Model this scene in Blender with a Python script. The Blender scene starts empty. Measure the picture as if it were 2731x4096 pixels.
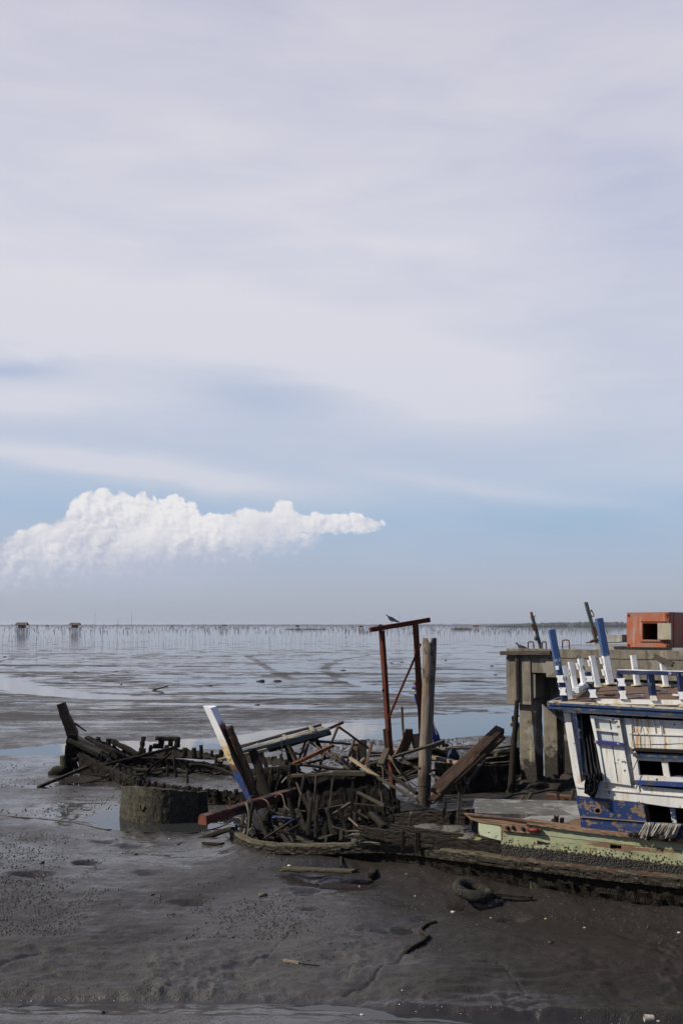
import bpy, bmesh, math, random
import numpy as np
from mathutils import Vector, Matrix, noise as mn
random.seed(7)
S = bpy.context.scene
COL = S.collection
R = math.radians
# ------------------------------------------------------------------ camera
F = 35.0/36.0*4096; CX, CY = 1365.5, 2048.0; H = 4.0
TH = math.atan(454.0/F)
cam = bpy.data.cameras.new('camera'); cam_o = bpy.data.objects.new('camera', cam); COL.objects.link(cam_o)
cam.sensor_fit = 'VERTICAL'; cam.sensor_height = 36; cam.lens = 35; cam.clip_start = .1; cam.clip_end = 60000
cam_o.location = (0, 0, H); cam_o.rotation_euler = (R(90)+TH, 0, 0)
S.camera = cam_o
# ------------------------------------------------------------------ light
SUN_EL, SUN_AZ = 36.0, 100.0          # degrees left of the view direction (+Y)
sun_dir = Vector((-math.sin(R(SUN_AZ))*math.cos(R(SUN_EL)), math.cos(R(SUN_AZ))*math.cos(R(SUN_EL)), math.sin(R(SUN_EL))))
sl = bpy.data.lights.new('sun', 'SUN'); sl.energy = 4.9; sl.angle = R(.6); sl.color = (1, .91, .78)
so = bpy.data.objects.new('sun', sl); COL.objects.link(so); so.rotation_euler = sun_dir.to_track_quat('Z', 'Y').to_euler()
S.view_settings.view_transform = 'Standard'; S.view_settings.look = 'None'
S.view_settings.exposure = 0; S.view_settings.gamma = 1
S.render.engine = 'CYCLES'

# ------------------------------------------------------------------ pixel rays (the photo is 2731 x 4096)
def ray(px, py):
    a, b = (px-CX)/F, (CY-py)/F
    return Vector((a, math.cos(TH)-b*math.sin(TH), math.sin(TH)+b*math.cos(TH)))
def P(px, py, D):                     # point at depth D
    r = ray(px, py); return Vector((0, 0, H)) + r*(D/r.y)
def G(px, py, z=0.0):                 # point at height z
    r = ray(px, py); return Vector((0, 0, H)) + r*((z-H)/r.z)
def gD(px, py, z=0.0): return G(px, py, z).y
ZM = dict(A=(1000, 2850, 3.92), B=(1350, 2950, 3.92), C=(850, 3150, 3.136), D=(1700, 3100, 3.136), E=(1700, 2850, 3.484),
          F=(1480, 2680, 4.126), G=(1450, 2430, 4.48), H=(200, 2780, 4.356), I=(540, 2900, 3.564), J=(2000, 2900, 3.92),
          K=(2331, 2700, 3.92), L=(2331, 3000, 3.92), M=(2100, 2400, 3.92), N=(2200, 3250, 2.953), Q=(1950, 2350, 2.008),
          T=(1950, 2900, 2.008), U=(1200, 3100, 1.96), V=(100, 2750, 1.96), W=(750, 2750, 2.24), X=(0, 0, 1))
def z(k, x, y):
    a = ZM[k]; return (a[0]+x/a[2], a[1]+y/a[2])
def ZP(k, x, y, D): return P(*z(k, x, y), D)

# ------------------------------------------------------------------ world sky
def mk(nt, t, **kw):
    n = nt.nodes.new(t)
    for k, v in kw.items(): setattr(n, k, v)
    return n
class NB:                              # small node helper
    def __init__(s, nt): s.nt = nt
    def put(s, sock, v):
        if isinstance(v, bpy.types.NodeSocket): s.nt.links.new(v, sock)
        elif v is not None:
            if hasattr(sock, 'default_value'):
                if isinstance(v, (tuple, list)) and len(v) == 3 and len(sock.default_value) == 4: v = (*v, 1)
                sock.default_value = v
    def math(s, op, a, b=None, c=None, clamp=False):
        n = mk(s.nt, 'ShaderNodeMath', operation=op, use_clamp=clamp)
        s.put(n.inputs[0], a)
        if b is not None: s.put(n.inputs[1], b)
        if c is not None: s.put(n.inputs[2], c)
        return n.outputs[0]
    def vmath(s, op, a, b=None):
        n = mk(s.nt, 'ShaderNodeVectorMath', operation=op)
        s.put(n.inputs[0], a)
        if b is not None: s.put(n.inputs[1], b)
        return n.outputs['Value'] if op in ('DISTANCE', 'LENGTH', 'DOT_PRODUCT') else n.outputs[0]
    def mix(s, f, a, b, blend='MIX'):
        n = mk(s.nt, 'ShaderNodeMix', data_type='RGBA', blend_type=blend)
        s.put(n.inputs[0], f); s.put(n.inputs[6], a); s.put(n.inputs[7], b); return n.outputs[2]
    def mixf(s, f, a, b):
        n = mk(s.nt, 'ShaderNodeMix', data_type='FLOAT')
        s.put(n.inputs[0], f); s.put(n.inputs[2], a); s.put(n.inputs[3], b); return n.outputs[0]
    def mr(s, v, a, b, c=0.0, d=1.0, smooth=False):
        n = mk(s.nt, 'ShaderNodeMapRange', interpolation_type='SMOOTHSTEP' if smooth else 'LINEAR')
        s.put(n.inputs[0], v)
        for i, q in enumerate((a, b, c, d)): s.put(n.inputs[i+1], q)
        return n.outputs[0]
    def noise(s, vec, scale, detail=3, rough=.55, dist=0.0):
        n = mk(s.nt, 'ShaderNodeTexNoise'); s.put(n.inputs['Vector'], vec); s.put(n.inputs['Scale'], scale)
        s.put(n.inputs['Detail'], detail); s.put(n.inputs['Roughness'], rough); s.put(n.inputs['Distortion'], dist); return n.outputs[0]
    def vor(s, vec, scale, feature='F1', out=0, rnd=1.0):
        n = mk(s.nt, 'ShaderNodeTexVoronoi', feature=feature); s.put(n.inputs['Vector'], vec); s.put(n.inputs['Scale'], scale)
        s.put(n.inputs['Randomness'], rnd); return n.outputs[out]
    def mapv(s, vec, loc=(0, 0, 0), rot=(0, 0, 0), scale=(1, 1, 1)):
        n = mk(s.nt, 'ShaderNodeMapping'); s.put(n.inputs[0], vec); s.put(n.inputs[1], loc); s.put(n.inputs[2], rot); s.put(n.inputs[3], scale); return n.outputs[0]
    def ramp(s, f, stops):
        n = mk(s.nt, 'ShaderNodeValToRGB'); s.put(n.inputs[0], f); cr = n.color_ramp
        while len(cr.elements) > 1: cr.elements.remove(cr.elements[-1])
        cr.elements[0].position = stops[0][0]; cr.elements[0].color = (*stops[0][1], 1)
        for p, c in stops[1:]:
            e = cr.elements.new(p); e.color = (*c, 1)
        return n.outputs[0]
    def comb(s, x, y, zz=0.0):
        n = mk(s.nt, 'ShaderNodeCombineXYZ'); s.put(n.inputs[0], x); s.put(n.inputs[1], y); s.put(n.inputs[2], zz); return n.outputs[0]
    def sep(s, v):
        n = mk(s.nt, 'ShaderNodeSeparateXYZ'); s.put(n.inputs[0], v); return n.outputs

def lin(r, g, b):
    f = lambda c: (c/255/12.92) if c/255 <= .04045 else ((c/255+.055)/1.055)**2.4
    return (f(r), f(g), f(b))
def build_world():
    w = bpy.data.worlds.new('World'); S.world = w; w.use_nodes = True
    nt = w.node_tree; nt.nodes.clear(); b = NB(nt)
    STR = .1
    K = 1.0/STR
    d = mk(nt, 'ShaderNodeTexCoord').outputs['Generated']
    x, y, zz = b.sep(d)
    az = b.math('ARCTAN2', x, y); el = b.math('ARCSINE', zz)
    p = b.comb(b.math('MULTIPLY', az, 10.0), b.math('MULTIPLY', el, 10.0))
    def ae(px, py):
        r = ray(px, py).normalized(); return math.atan2(r.x, r.y)*10, math.asin(r.z)*10
    sky = mk(nt, 'ShaderNodeTexSky'); sky.sky_type = 'NISHITA'; sky.sun_disc = False
    sky.sun_elevation = R(SUN_EL); sky.sun_rotation = R(-SUN_AZ); sky.altitude = 0; sky.air_density = 1.0; sky.dust_density = 2.0; sky.ozone_density = 1.5
    e = b.math('MULTIPLY', el, 10.0)
    a = b.math('MULTIPLY', az, 10.0)
    # clear air below the veil, by elevation (unit .1 rad)
    clear = b.ramp(b.mr(e, 0, 8), [(0, tuple(c*K for c in lin(170, 177, 191))), (.035, tuple(c*K for c in lin(176, 184, 199))), (.09, tuple(c*K for c in lin(172, 188, 212))),
                    (.14, tuple(c*K for c in lin(158, 187, 217))), (.22, tuple(c*K for c in lin(160, 184, 216))), (.5, tuple(c*K for c in lin(150, 165, 208))), (1, tuple(c*K for c in lin(135, 145, 195)))])
    base = b.mix(.12, clear, sky.outputs[0])
    # high thin veil of cloud
    pw = b.mapv(p, rot=(0, 0, R(13)), scale=(.26, .9, 1))
    wn = b.noise(pw, 1.1, 2, .5)
    pv = b.vmath('ADD', pw, b.comb(b.math('MULTIPLY', wn, .9), b.math('MULTIPLY', wn, .5)))
    n1 = b.noise(pv, 1.3, 5, .55)
    n2 = b.noise(b.mapv(p, rot=(0, 0, R(10)), scale=(.5, 1.6, 1)), .9, 4, .5)
    cov = b.ramp(b.mr(e, 0, 8), [(0, (.0,)*3), (.08, (.06,)*3), (.13, (.18,)*3), (.17, (.42,)*3), (.24, (.60,)*3), (.33, (.76,)*3), (.45, (.86,)*3), (.75, (.84,)*3), (1, (.70,)*3)])
    nn = b.math('MULTIPLY_ADD', n1, 1.5, -.75); nn = b.math('ADD', nn, b.math('MULTIPLY_ADD', n2, .7, -.35))
    n3 = b.noise(b.mapv(pv, scale=(.7, 2.4, 1)), 2.2, 7, .62); nn = b.math('ADD', nn, b.math('MULTIPLY_ADD', n3, .45, -.22))
    veil = b.math('ADD', cov, b.math('MULTIPLY', nn, .42), clamp=True)
    def streak(p0, p1, wd, amp, v):            # long soft streak between two directions
        (x0, y0), (x1, y1) = ae(*p0), ae(*p1)
        L = math.hypot(x1-x0, y1-y0); t = math.atan2(y1-y0, x1-x0)
        q = b.mapv(b.vmath('SUBTRACT', p, ((x0+x1)/2, (y0+y1)/2, 0)), rot=(0, 0, -t), scale=(1, 1, 1))
        q = b.vmath('ADD', q, b.comb(0.0, b.math('MULTIPLY_ADD', n1, .5, -.25)))
        q = b.vmath('MULTIPLY', q, (2/L, 1/wd, 0))
        g = b.math('POWER', 2.718, b.math('MULTIPLY', b.math('POWER', b.vmath('LENGTH', q), 2.0), -1.0))
        return b.math('ADD', v, b.math('MULTIPLY', g, amp), clamp=True)
    veil = streak((-300, 1760), (1250, 1960), .13, .75, veil)
    veil = streak((1200, 1850), (2700, 2060), .10, .30, veil)
    veil = streak((-400, 1560), (500, 1600), .12, .35, veil)
    veil = streak((900, 1330), (2300, 1620), .42, .55, veil)
    veil = streak((-500, 1150), (900, 1350), .5, .3, veil)
    veil = streak((-200, 1450), (260, 1480), .09, -.5, veil)
    veil = streak((800, 1560), (1300, 1620), .2, -.28, veil)
    veil = streak((2200, 650), (3200, 1000), .8, -.3, veil)
    veilc = b.ramp(b.mr(e, 0, 9), [(0, tuple(c*K for c in lin(190, 194, 212))), (.16, tuple(c*K for c in lin(212, 214, 225))), (.42, tuple(c*K for c in lin(225, 223, 230))),
                    (.62, tuple(c*K for c in lin(214, 212, 222))), (1, tuple(c*K for c in lin(176, 174, 196)))])
    c1 = b.mix(b.math('MULTIPLY', veil, .92), base, veilc)
    # cumulus bank low on the left
    blobs = [(12, 2290, 52), (168, 2160, 60), (190, 2260, 90), (90, 2330, 90), (-90, 2310, 80), (62, 2330, 70), (168, 2145, 47), (150, 2216, 66), (105, 2290, 70), (235, 2237, 80), (306, 2150, 80), (330, 2056, 48), (408, 2014, 50),
             (480, 2034, 52), (400, 2110, 100), (560, 2050, 55), (633, 2084, 74), (694, 2034, 44), (752, 2052, 38), (560, 2120, 85), (760, 2110, 60), (845, 2098, 36), (930, 2100, 40),
             (985, 2084, 46), (1071, 2092, 44), (1132, 2062, 44), (1180, 2094, 40), (1260, 2096, 36), (1340, 2098, 33), (1420, 2101, 25), (960, 2130, 50), (1080, 2125, 40)]
    wob = b.noise(p, 9.0, 5, .6)
    wv = mk(nt, 'ShaderNodeTexNoise'); b.put(wv.inputs['Vector'], p); b.put(wv.inputs['Scale'], 5.0); b.put(wv.inputs['Detail'], 6); b.put(wv.inputs['Roughness'], .62)
    q = b.vmath('ADD', p, b.vmath('MULTIPLY', b.vmath('SUBTRACT', wv.outputs[1], (.5, .5, .5)), (.10, .09, 0)))
    q = b.vmath('MULTIPLY', q, (1, 1, 0))
    fld = None
    ell = [(1270, 2097, 262, 36), (1090, 2100, 170, 56), (300, 2215, 260, 120), (560, 2120, 270, 90), (900, 2115, 190, 44), (430, 2245, 430, 130), (930, 2165, 330, 80)]
    for bl in [(x_, y_, r_, r_) for x_, y_, r_ in blobs]+ell:
        bx, by, br, bry = bl; cx, cy = ae(bx, by); r = br*1.12/398.0
        if br == bry: dd_ = b.vmath('DISTANCE', q, (cx, cy, 0))
        else: dd_ = b.vmath('LENGTH', b.vmath('MULTIPLY', b.vmath('SUBTRACT', q, (cx, cy, 0)), (1, br/bry, 1))); r = r/1.12
        v = b.math('MULTIPLY_ADD', dd_, -1/r, 1.0); r = bry/398.0
        v = b.math('MULTIPLY', v, .28+r*4.2)
        fld = v if fld is None else b.math('SMOOTH_MAX', fld, v, .12)
    def billow(qq):
        s_ = None
        mod = b.mr(b.noise(qq, 1.3, 2, .5), .38, .62, .35, 1.5)
        for sc_, am in ((2.0, .60), (5.2, .40), (12.0, .17)):
            t = b.math('MULTIPLY', b.math('ABSOLUTE', b.math('SUBTRACT', b.noise(qq, sc_, 2, .5), .5)), am*4)
            if sc_ > 3: t = b.math('MULTIPLY', t, mod)
            s_ = t if s_ is None else b.math('ADD', s_, t)
        return s_
    q0 = b.vmath('ADD', q, b.vmath('MULTIPLY', b.vmath('SUBTRACT', wv.outputs[1], (.5, .5, .5)), (.035, .035, 0)))
    bil = billow(q0)
    f2 = b.math('ADD', fld, b.math('MULTIPLY_ADD', bil, .62, -.02))
    alpha = b.mr(f2, 0.0, .22, smooth=True)
    # the bank dissolves into haze at its foot
    foot = b.mr(b.math('ADD', e, b.math('MULTIPLY_ADD', wob, .5, -.25)), b.mr(a, -3.2, 0.2, .22, .80), b.mr(a, -3.2, 0.2, .72, 1.04), smooth=True)
    alpha = b.math('MULTIPLY', alpha, foot)
    sx, sy = -.035, .03
    q2 = b.vmath('ADD', q, (sx, sy, 0))
    pb = billow(b.vmath('ADD', q0, (sx, sy, 0)))
    lit = b.math('SUBTRACT', bil, pb)
    core = b.mr(f2, .1, 1.1, 0.0, 1.0)
    sh = b.math('ADD', b.math('MULTIPLY', lit, 1.1), b.math('SUBTRACT', .90, b.math('MULTIPLY', b.mr(e, 1.15, .55, 0, 1), .75)))
    sh = b.math('ADD', sh, b.math('MULTIPLY', b.math('SUBTRACT', b.noise(q, 1.6, 3, .5), .5), 1.1), clamp=True)
    cumc = b.mix(sh, tuple(c*K for c in lin(190, 194, 210)), tuple(c*K for c in lin(236, 234, 236)))
    # grey violet shade of the bank behind it
    sx0, sy0 = ae(480, 2230)
    qs = b.vmath('MULTIPLY', b.vmath('SUBTRACT', q, (sx0, sy0, 0)), (1/1.5, 1/.42, 0))
    sha = b.math('MULTIPLY', b.mr(b.vmath('LENGTH', qs), 1.25, .4, smooth=True), .75)
    c2 = b.mix(sha, c1, tuple(c*K for c in lin(180, 187, 207)))
    c3 = b.mix(b.math('MULTIPLY', alpha, .96), c2, cumc)
    c3 = b.mix(b.math('LESS_THAN', zz, -.0005), c3, tuple(c*K for c in lin(150, 155, 170)))
    # unseen sky overhead and behind the viewer, darkened to cut the ambient light
    ov = b.math('MAXIMUM', b.mr(zz, .60, .80, smooth=True), b.mr(y, .25, -.25, smooth=True))
    c3 = b.mix(b.math('MULTIPLY', ov, .88), c3, b.mix(.25, tuple(c*K for c in lin(72, 96, 145)), sky.outputs[0]))
    bg = mk(nt, 'ShaderNodeBackground'); b.put(bg.inputs[0], c3); bg.inputs[1].default_value = STR
    nt.links.new(bg.outputs[0], mk(nt, 'ShaderNodeOutputWorld').inputs[0])
    w.cycles.sampling_method = 'MANUAL'; w.cycles.sample_map_resolution = 512
build_world()

# ------------------------------------------------------------------ materials
MATS = {}
def base_mat(name):
    m = bpy.data.materials.new(name); m.use_nodes = True; nt = m.node_tree; nt.nodes.clear()
    b = NB(nt); bs = mk(nt, 'ShaderNodeBsdfPrincipled'); o = mk(nt, 'ShaderNodeOutputMaterial'); nt.links.new(bs.outputs[0], o.inputs[0])
    b.put(bs.inputs['Specular IOR Level'], .35)
    MATS[name] = m
    return m, nt, b, bs
def bump(b, bs, h, strength=.5, dist=.01):
    n = mk(b.nt, 'ShaderNodeBump'); b.put(n.inputs['Strength'], strength); b.put(n.inputs['Distance'], dist); b.put(n.inputs['Height'], h)
    b.nt.links.new(n.outputs[0], bs.inputs['Normal'])
def ocoord(b): return mk(b.nt, 'ShaderNodeTexCoord').outputs['Object']
def rnd(b): return mk(b.nt, 'ShaderNodeObjectInfo').outputs['Random']
def wpos(b): return mk(b.nt, 'ShaderNodeNewGeometry').outputs['Position']

def wood(name, ca, cb, dark=(.02, .016, .012), crust=0.0, low=True, rough=.8, grain=1.0, gl=1.0, lit_silt=0.0):
    """weathered timber, grain along local X; crust = how much barnacle and mud covers it; it grows towards the mud"""
    m, nt, b, bs = base_mat(name)
    o = b.vmath('ADD', ocoord(b), b.comb(b.math('MULTIPLY', rnd(b), 37.0), b.math('MULTIPLY', rnd(b), 11.0)))
    g = b.noise(b.mapv(o, scale=(1.6, 38*grain, 38*grain)), 1.0, 4, .65, .4)
    g2 = b.noise(b.mapv(o, scale=(.9, 7, 7)), 1.0, 3, .6)
    c = b.mix(b.mr(g, .3, .7), ca, cb)
    c = b.mix(b.mr(g2, .48, .68, 0, .75), c, tuple(q*.45 for q in ca))
    crack = b.mr(b.noise(b.mapv(o, scale=(1.2, 60, 60)), 1.0, 2, .5, .8), .34, .42, 1, 0)
    c = b.mix(b.math('MULTIPLY', crack, .7), c, dark)
    # barnacles
    wz = b.sep(wpos(b))[2]
    vs = b.vor(o, 34.0); cl = b.noise(o, 5.0, 4, .6)
    amt = b.math('ADD', cl, crust-.5)
    if low: amt = b.math('ADD', amt, b.mr(wz, .95, .15, 0, .42))
    cm = b.mr(amt, .48, .60)
    cm = b.math('MULTIPLY', cm, b.mr(vs, .55, .35))
    cc = b.mix(b.mr(b.noise(o, 60.0, 2), .45, .72), (.010, .008, .006), (.045*gl, .039*gl, .028*gl))
    cc = b.mix(b.mr(b.noise(o, 90.0, 1), .68, .74), cc, (.16*gl, .14*gl, .10*gl))
    c = b.mix(cm, c, cc)
    if lit_silt:  # paler colour on upward faces: sunlit tops painted in as silt
        up = b.mr(b.math('ADD', b.sep(mk(nt, 'ShaderNodeNewGeometry').outputs['Normal'])[2], b.math('MULTIPLY_ADD', cl, .8, -.4)), .55, .8)
        c = b.mix(b.math('MULTIPLY', up, lit_silt), c, (.092, .080, .060))
    b.put(bs.inputs['Specular IOR Level'], .15)
    b.put(bs.inputs['Base Color'], c); b.put(bs.inputs['Roughness'], rough)
    h = b.math('ADD', b.math('MULTIPLY', g, .5), b.math('MULTIPLY', b.math('MULTIPLY', cm, b.math('SUBTRACT', 1.0, vs)), 2.0))
    bump(b, bs, b.math('SUBTRACT', h, b.math('MULTIPLY', crack, .5)), .8, .012)
    return m
W_GREY = wood('weathered_grey_timber', (.115, .094, .074), (.05, .042, .034), crust=.02, lit_silt=.45)
W_BROWN = wood('weathered_brown_timber', (.12, .078, .052), (.055, .036, .026), crust=.0)
W_PALE = wood('bleached_timber', (.36, .29, .20), (.20, .155, .10), crust=-.05)
W_DARK = wood('wet_dark_timber', (.028, .022, .017), (.012, .010, .008), crust=.14, gl=.6, lit_silt=.25)
W_CRUST = wood('barnacled_timber', (.026, .021, .016), (.013, .011, .009), crust=.40, gl=.6, lit_silt=.22)
W_RED = wood('red_stained_timber', (.15, .042, .023), (.065, .022, .015), crust=-.2, low=False)
W_POLE = wood('grey_brown_pole', (.15, .115, .095), (.075, .058, .048), crust=-.02, grain=.6)
W_SLAT = wood('grey_slat', (.30, .28, .23), (.19, .175, .15), crust=-.1)

def paint(name, col, under=(.16, .11, .07), chip=.40, rust=0.0, grime=.3, low=0.0, spec=.35, streakdir=2, sc=7.0):
    """flaking paint over wood; rust runs down local Z"""
    m, nt, b, bs = base_mat(name)
    o = b.vmath('ADD', ocoord(b), b.comb(b.math('MULTIPLY', rnd(b), 23.0), b.math('MULTIPLY', rnd(b), 7.0)))
    n = b.noise(o, sc, 6, .65); n2 = b.noise(o, 2.3, 3, .5)
    gr = b.noise(b.mapv(o, scale=(2.0, 45, 45)), 1.0, 3, .6)
    c = b.mix(b.mr(n2, .35, .7), col, tuple(q*(1-.35*grime) for q in col))
    st = b.noise(b.mapv(o, scale=(14, 14, 1.1) if streakdir == 2 else (1.1, 14, 14)), 1.0, 3, .6)
    c = b.mix(b.mr(st, .52, .78, 0, .8*grime), c, (.30, .27, .20))
    if rust > 0:
        rs = b.noise(b.mapv(o, loc=(3, 1, 5), scale=(9, 9, .8)), 1.0, 4, .65)
        rm = b.mr(rs, .64-rust*.2, .76-rust*.2, 0, .9)
        c = b.mix(b.math('MULTIPLY', rm, b.mr(b.noise(o, 1.9, 2), .42, .58)), c, b.mix(b.mr(rs, .55, .72), (.55, .42, .20), (.34, .15, .04)))
        pit = b.math('MULTIPLY', b.mr(b.vor(o, 8.0), .16, .10), b.mr(b.noise(o, 3.0, 1), .45, .55))
        c = b.mix(pit, c, (.055, .022, .010))
    cm = b.mr(b.math('ADD', n, b.math('MULTIPLY_ADD', gr, .22, -.11)), chip, chip-.035)
    uc = b.mix(gr, under, tuple(q*.5 for q in under))
    c = b.mix(cm, c, uc)
    b.put(bs.inputs['Base Color'], c); b.put(bs.inputs['Roughness'], b.mixf(cm, .5, .85)); b.put(bs.inputs['Specular IOR Level'], spec)
    bump(b, bs, b.math('ADD', b.math('MULTIPLY', cm, -1.0), b.math('MULTIPLY', gr, .3)), .5, .004)
    return m
P_WHITE = paint('flaking_white_paint', (.66, .67, .65), chip=.365, rust=.62, grime=.5)
P_WHITE2 = paint('white_paint_on_post', (.68, .71, .73), chip=.36, rust=0.30, grime=.25, streakdir=0)
P_BLUE = paint('flaking_blue_paint', (.020, .048, .125), chip=.43, under=(.20, .14, .09), grime=.35)
P_BLUE2 = paint('worn_light_blue_paint', (.040, .085, .21), chip=.40, under=(.45, .5, .55), grime=.2, streakdir=0)
P_DBLUE = paint('dark_blue_paint', (.011, .022, .070), chip=.39, under=(.5, .52, .55), grime=.2)
P_SAGE = paint('grey_green_paint', (.075, .105, .10), chip=.42, under=(.05, .03, .02), grime=.4, streakdir=0)
P_RED = paint('worn_red_paint', (.20, .030, .020), chip=.455, under=(.05, .035, .028), grime=.3, streakdir=0)
P_STRIP = paint('faded_red_strip', (.10, .042, .034), chip=.49, under=(.07, .06, .045), grime=.5, streakdir=0)
P_PANE = paint('milky_pane', (.48, .54, .53), chip=.2, grime=.5, spec=.6)

def concrete(name, ca, cb, stain=.6, low=True, moss=.0):
    m, nt, b, bs = base_mat(name)
    o = ocoord(b); w = wpos(b); wz = b.sep(w)[2]
    n = b.noise(o, 3.0, 6, .65); f = b.noise(o, 40.0, 3, .6)
    c = b.mix(b.mr(n, .35, .65), ca, cb)
    c = b.mix(b.mr(f, .35, .7, 0, .35), c, tuple(q*.5 for q in ca))
    st = b.noise(b.mapv(o, scale=(6, 6, .8)), 1.0, 4, .6)
    c = b.mix(b.mr(st, .5, .75, 0, stain), c, (.055, .048, .035))
    c = b.mix(b.mr(b.noise(b.mapv(o, loc=(5, 5, 5), scale=(7, 7, .7)), 1.0, 3), .58, .72, 0, .6), c, (.36, .33, .23))
    pat = b.mr(b.noise(b.mapv(o, loc=(9, 2, 1)), 2.2, 5, .5), .58, .60)
    c = b.mix(b.math('MULTIPLY', pat, .35), c, (.34, .33, .29))
    if low:
        vs = b.vor(o, 30.0)
        cm = b.mr(b.math('ADD', b.noise(o, 5.0, 4), b.mr(wz, 1.2, .2, 0, .55)), .62, .78)
        cc = b.mix(b.mr(b.noise(o, 60.0, 2), .5, .72), (.016, .013, .010), (.10, .09, .07))
        cc = b.mix(b.mr(b.noise(o, 80.0, 1), .70, .75), cc, (.30, .28, .24))
        c = b.mix(cm, c, cc)
    if moss:
        c = b.mix(b.mr(b.noise(o, 9.0, 5), .5, .62, 0, moss), c, (.10, .115, .04))
    b.put(bs.inputs['Base Color'], c); b.put(bs.inputs['Roughness'], .88)
    cr = b.vor(b.vmath('ADD', o, b.vmath('MULTIPLY', b.comb(n, n, n), (.5, .5, .5))), 1.3, 'DISTANCE_TO_EDGE')
    bump(b, bs, b.math('ADD', b.math('MULTIPLY', f, 1.0), b.mr(cr, 0, .02, -1, 0)), .5, .008)
    return m
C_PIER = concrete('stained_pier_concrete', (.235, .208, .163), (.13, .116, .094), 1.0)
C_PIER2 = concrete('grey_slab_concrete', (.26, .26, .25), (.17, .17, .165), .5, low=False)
C_DARK = concrete('muddy_shaded_concrete', (.075, .07, .06), (.035, .033, .028), .5)  # darker pier concrete with under-deck shade in its colour; also the muddy footing
C_BLOCK = concrete('mossy_barnacled_concrete', (.070, .058, .032), (.011, .009, .007), .9, moss=.3)

def rusty(name, ca=(.20, .075, .03), cb=(.05, .025, .018)):
    m, nt, b, bs = base_mat(name); o = ocoord(b)
    n = b.noise(o, 14.0, 5, .7)
    b.put(bs.inputs['Base Color'], b.mix(b.mr(n, .35, .68), cb, ca)); b.put(bs.inputs['Roughness'], .85)
    bump(b, bs, n, .5, .006); return m
RUST = rusty('rusty_steel'); RUST2 = rusty('orange_rusty_steel', (.48, .19, .05), (.16, .06, .02))
def boxpaint():
    m, nt, b, bs = base_mat('orange_primer_on_concrete'); o = ocoord(b)
    n = b.noise(o, 2.6, 5, .6); f = b.noise(o, 30.0, 4, .6)
    c = b.mix(b.mr(n, .42, .62), (.36, .095, .045), (.27, .15, .115))
    c = b.mix(b.mr(f, .5, .75, 0, .5), c, (.16, .05, .03))
    c = b.mix(b.mr(b.noise(b.mapv(o, scale=(8, 8, .9)), 1, 3), .56, .72, 0, .55), c, (.40, .33, .27))
    b.put(bs.inputs['Base Color'], c); b.put(bs.inputs['Roughness'], .8); bump(b, bs, f, .4, .006); return m
BOXM = boxpaint()
def plain(name, col, rough=.7, var=.3, scale=12.0, bd=.003, spec=.35):
    m, nt, b, bs = base_mat(name); o = ocoord(b); n = b.noise(o, scale, 4, .6)
    b.put(bs.inputs['Base Color'], b.mix(b.mr(n, .3, .7), col, tuple(q*(1-var) for q in col))); b.put(bs.inputs['Roughness'], rough)
    b.put(bs.inputs['Specular IOR Level'], spec); bump(b, bs, n, .5, bd); return m
ROPE = plain('tan_rope', (.15, .125, .085), .9, .5, 60); ROPE_D = plain('muddy_rope', (.045, .036, .028), .9, .5, 60)
ROPE_Y = plain('yellow_green_rope', (.22, .24, .08), .9, .5, 60); ROPE_P = plain('pale_frayed_rope', (.42, .40, .34), .9, .45, 90)
TARP = plain('black_net', (.018, .018, .022), .85, .6, 30, .02); CLOTH = plain('blue_cloth', (.02, .055, .24), .8, .5, 9, .01)
CLOTH2 = plain('violet_cloth', (.05, .05, .20), .8, .4); YEL = plain('yellow_cloth', (.5, .46, .2), .8, .3); BROWN = plain('red_brown_wood', (.17, .05, .03), .7, .4)
BLACK = plain('dark_interior', (.02, .018, .016), .9, .4); STAKE = plain('bamboo_stake', (.14, .125, .11), .85, .5, 3)
THATCH = plain('brown_thatch', (.13, .085, .06), .9, .4, 6); HUTW = plain('hut_boards', (.10, .10, .11), .85, .5, 3); TEAL = plain('teal_board', (.10, .22, .22), .8, .3)
GLEAF = plain('mangrove_leaves', (.045, .06, .035), .9, .5, .02, 0); RUBBER = plain('old_tyre_rubber', (.035, .034, .032), .7, .6, 30, .01)
FEATHER = plain('dark_feathers', (.045, .045, .055), .7, .5, 60); FEATHER2 = plain('grey_feathers', (.12, .12, .14), .7, .4, 40)
SHELL = plain('white_litter', (.55, .52, .48), .6, .3, 40); ORANGE = plain('orange_float', (.5, .17, .06), .6, .3); GREENP = plain('green_leaf', (.08, .25, .06), .6, .3)
MUDLUMP = plain('mud_crust', (.045, .04, .035), .55, .5, 20, .02)
MUDPALE = plain('drying_mud', (.105, .10, .08), .8, .35, 10, .01)

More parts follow.
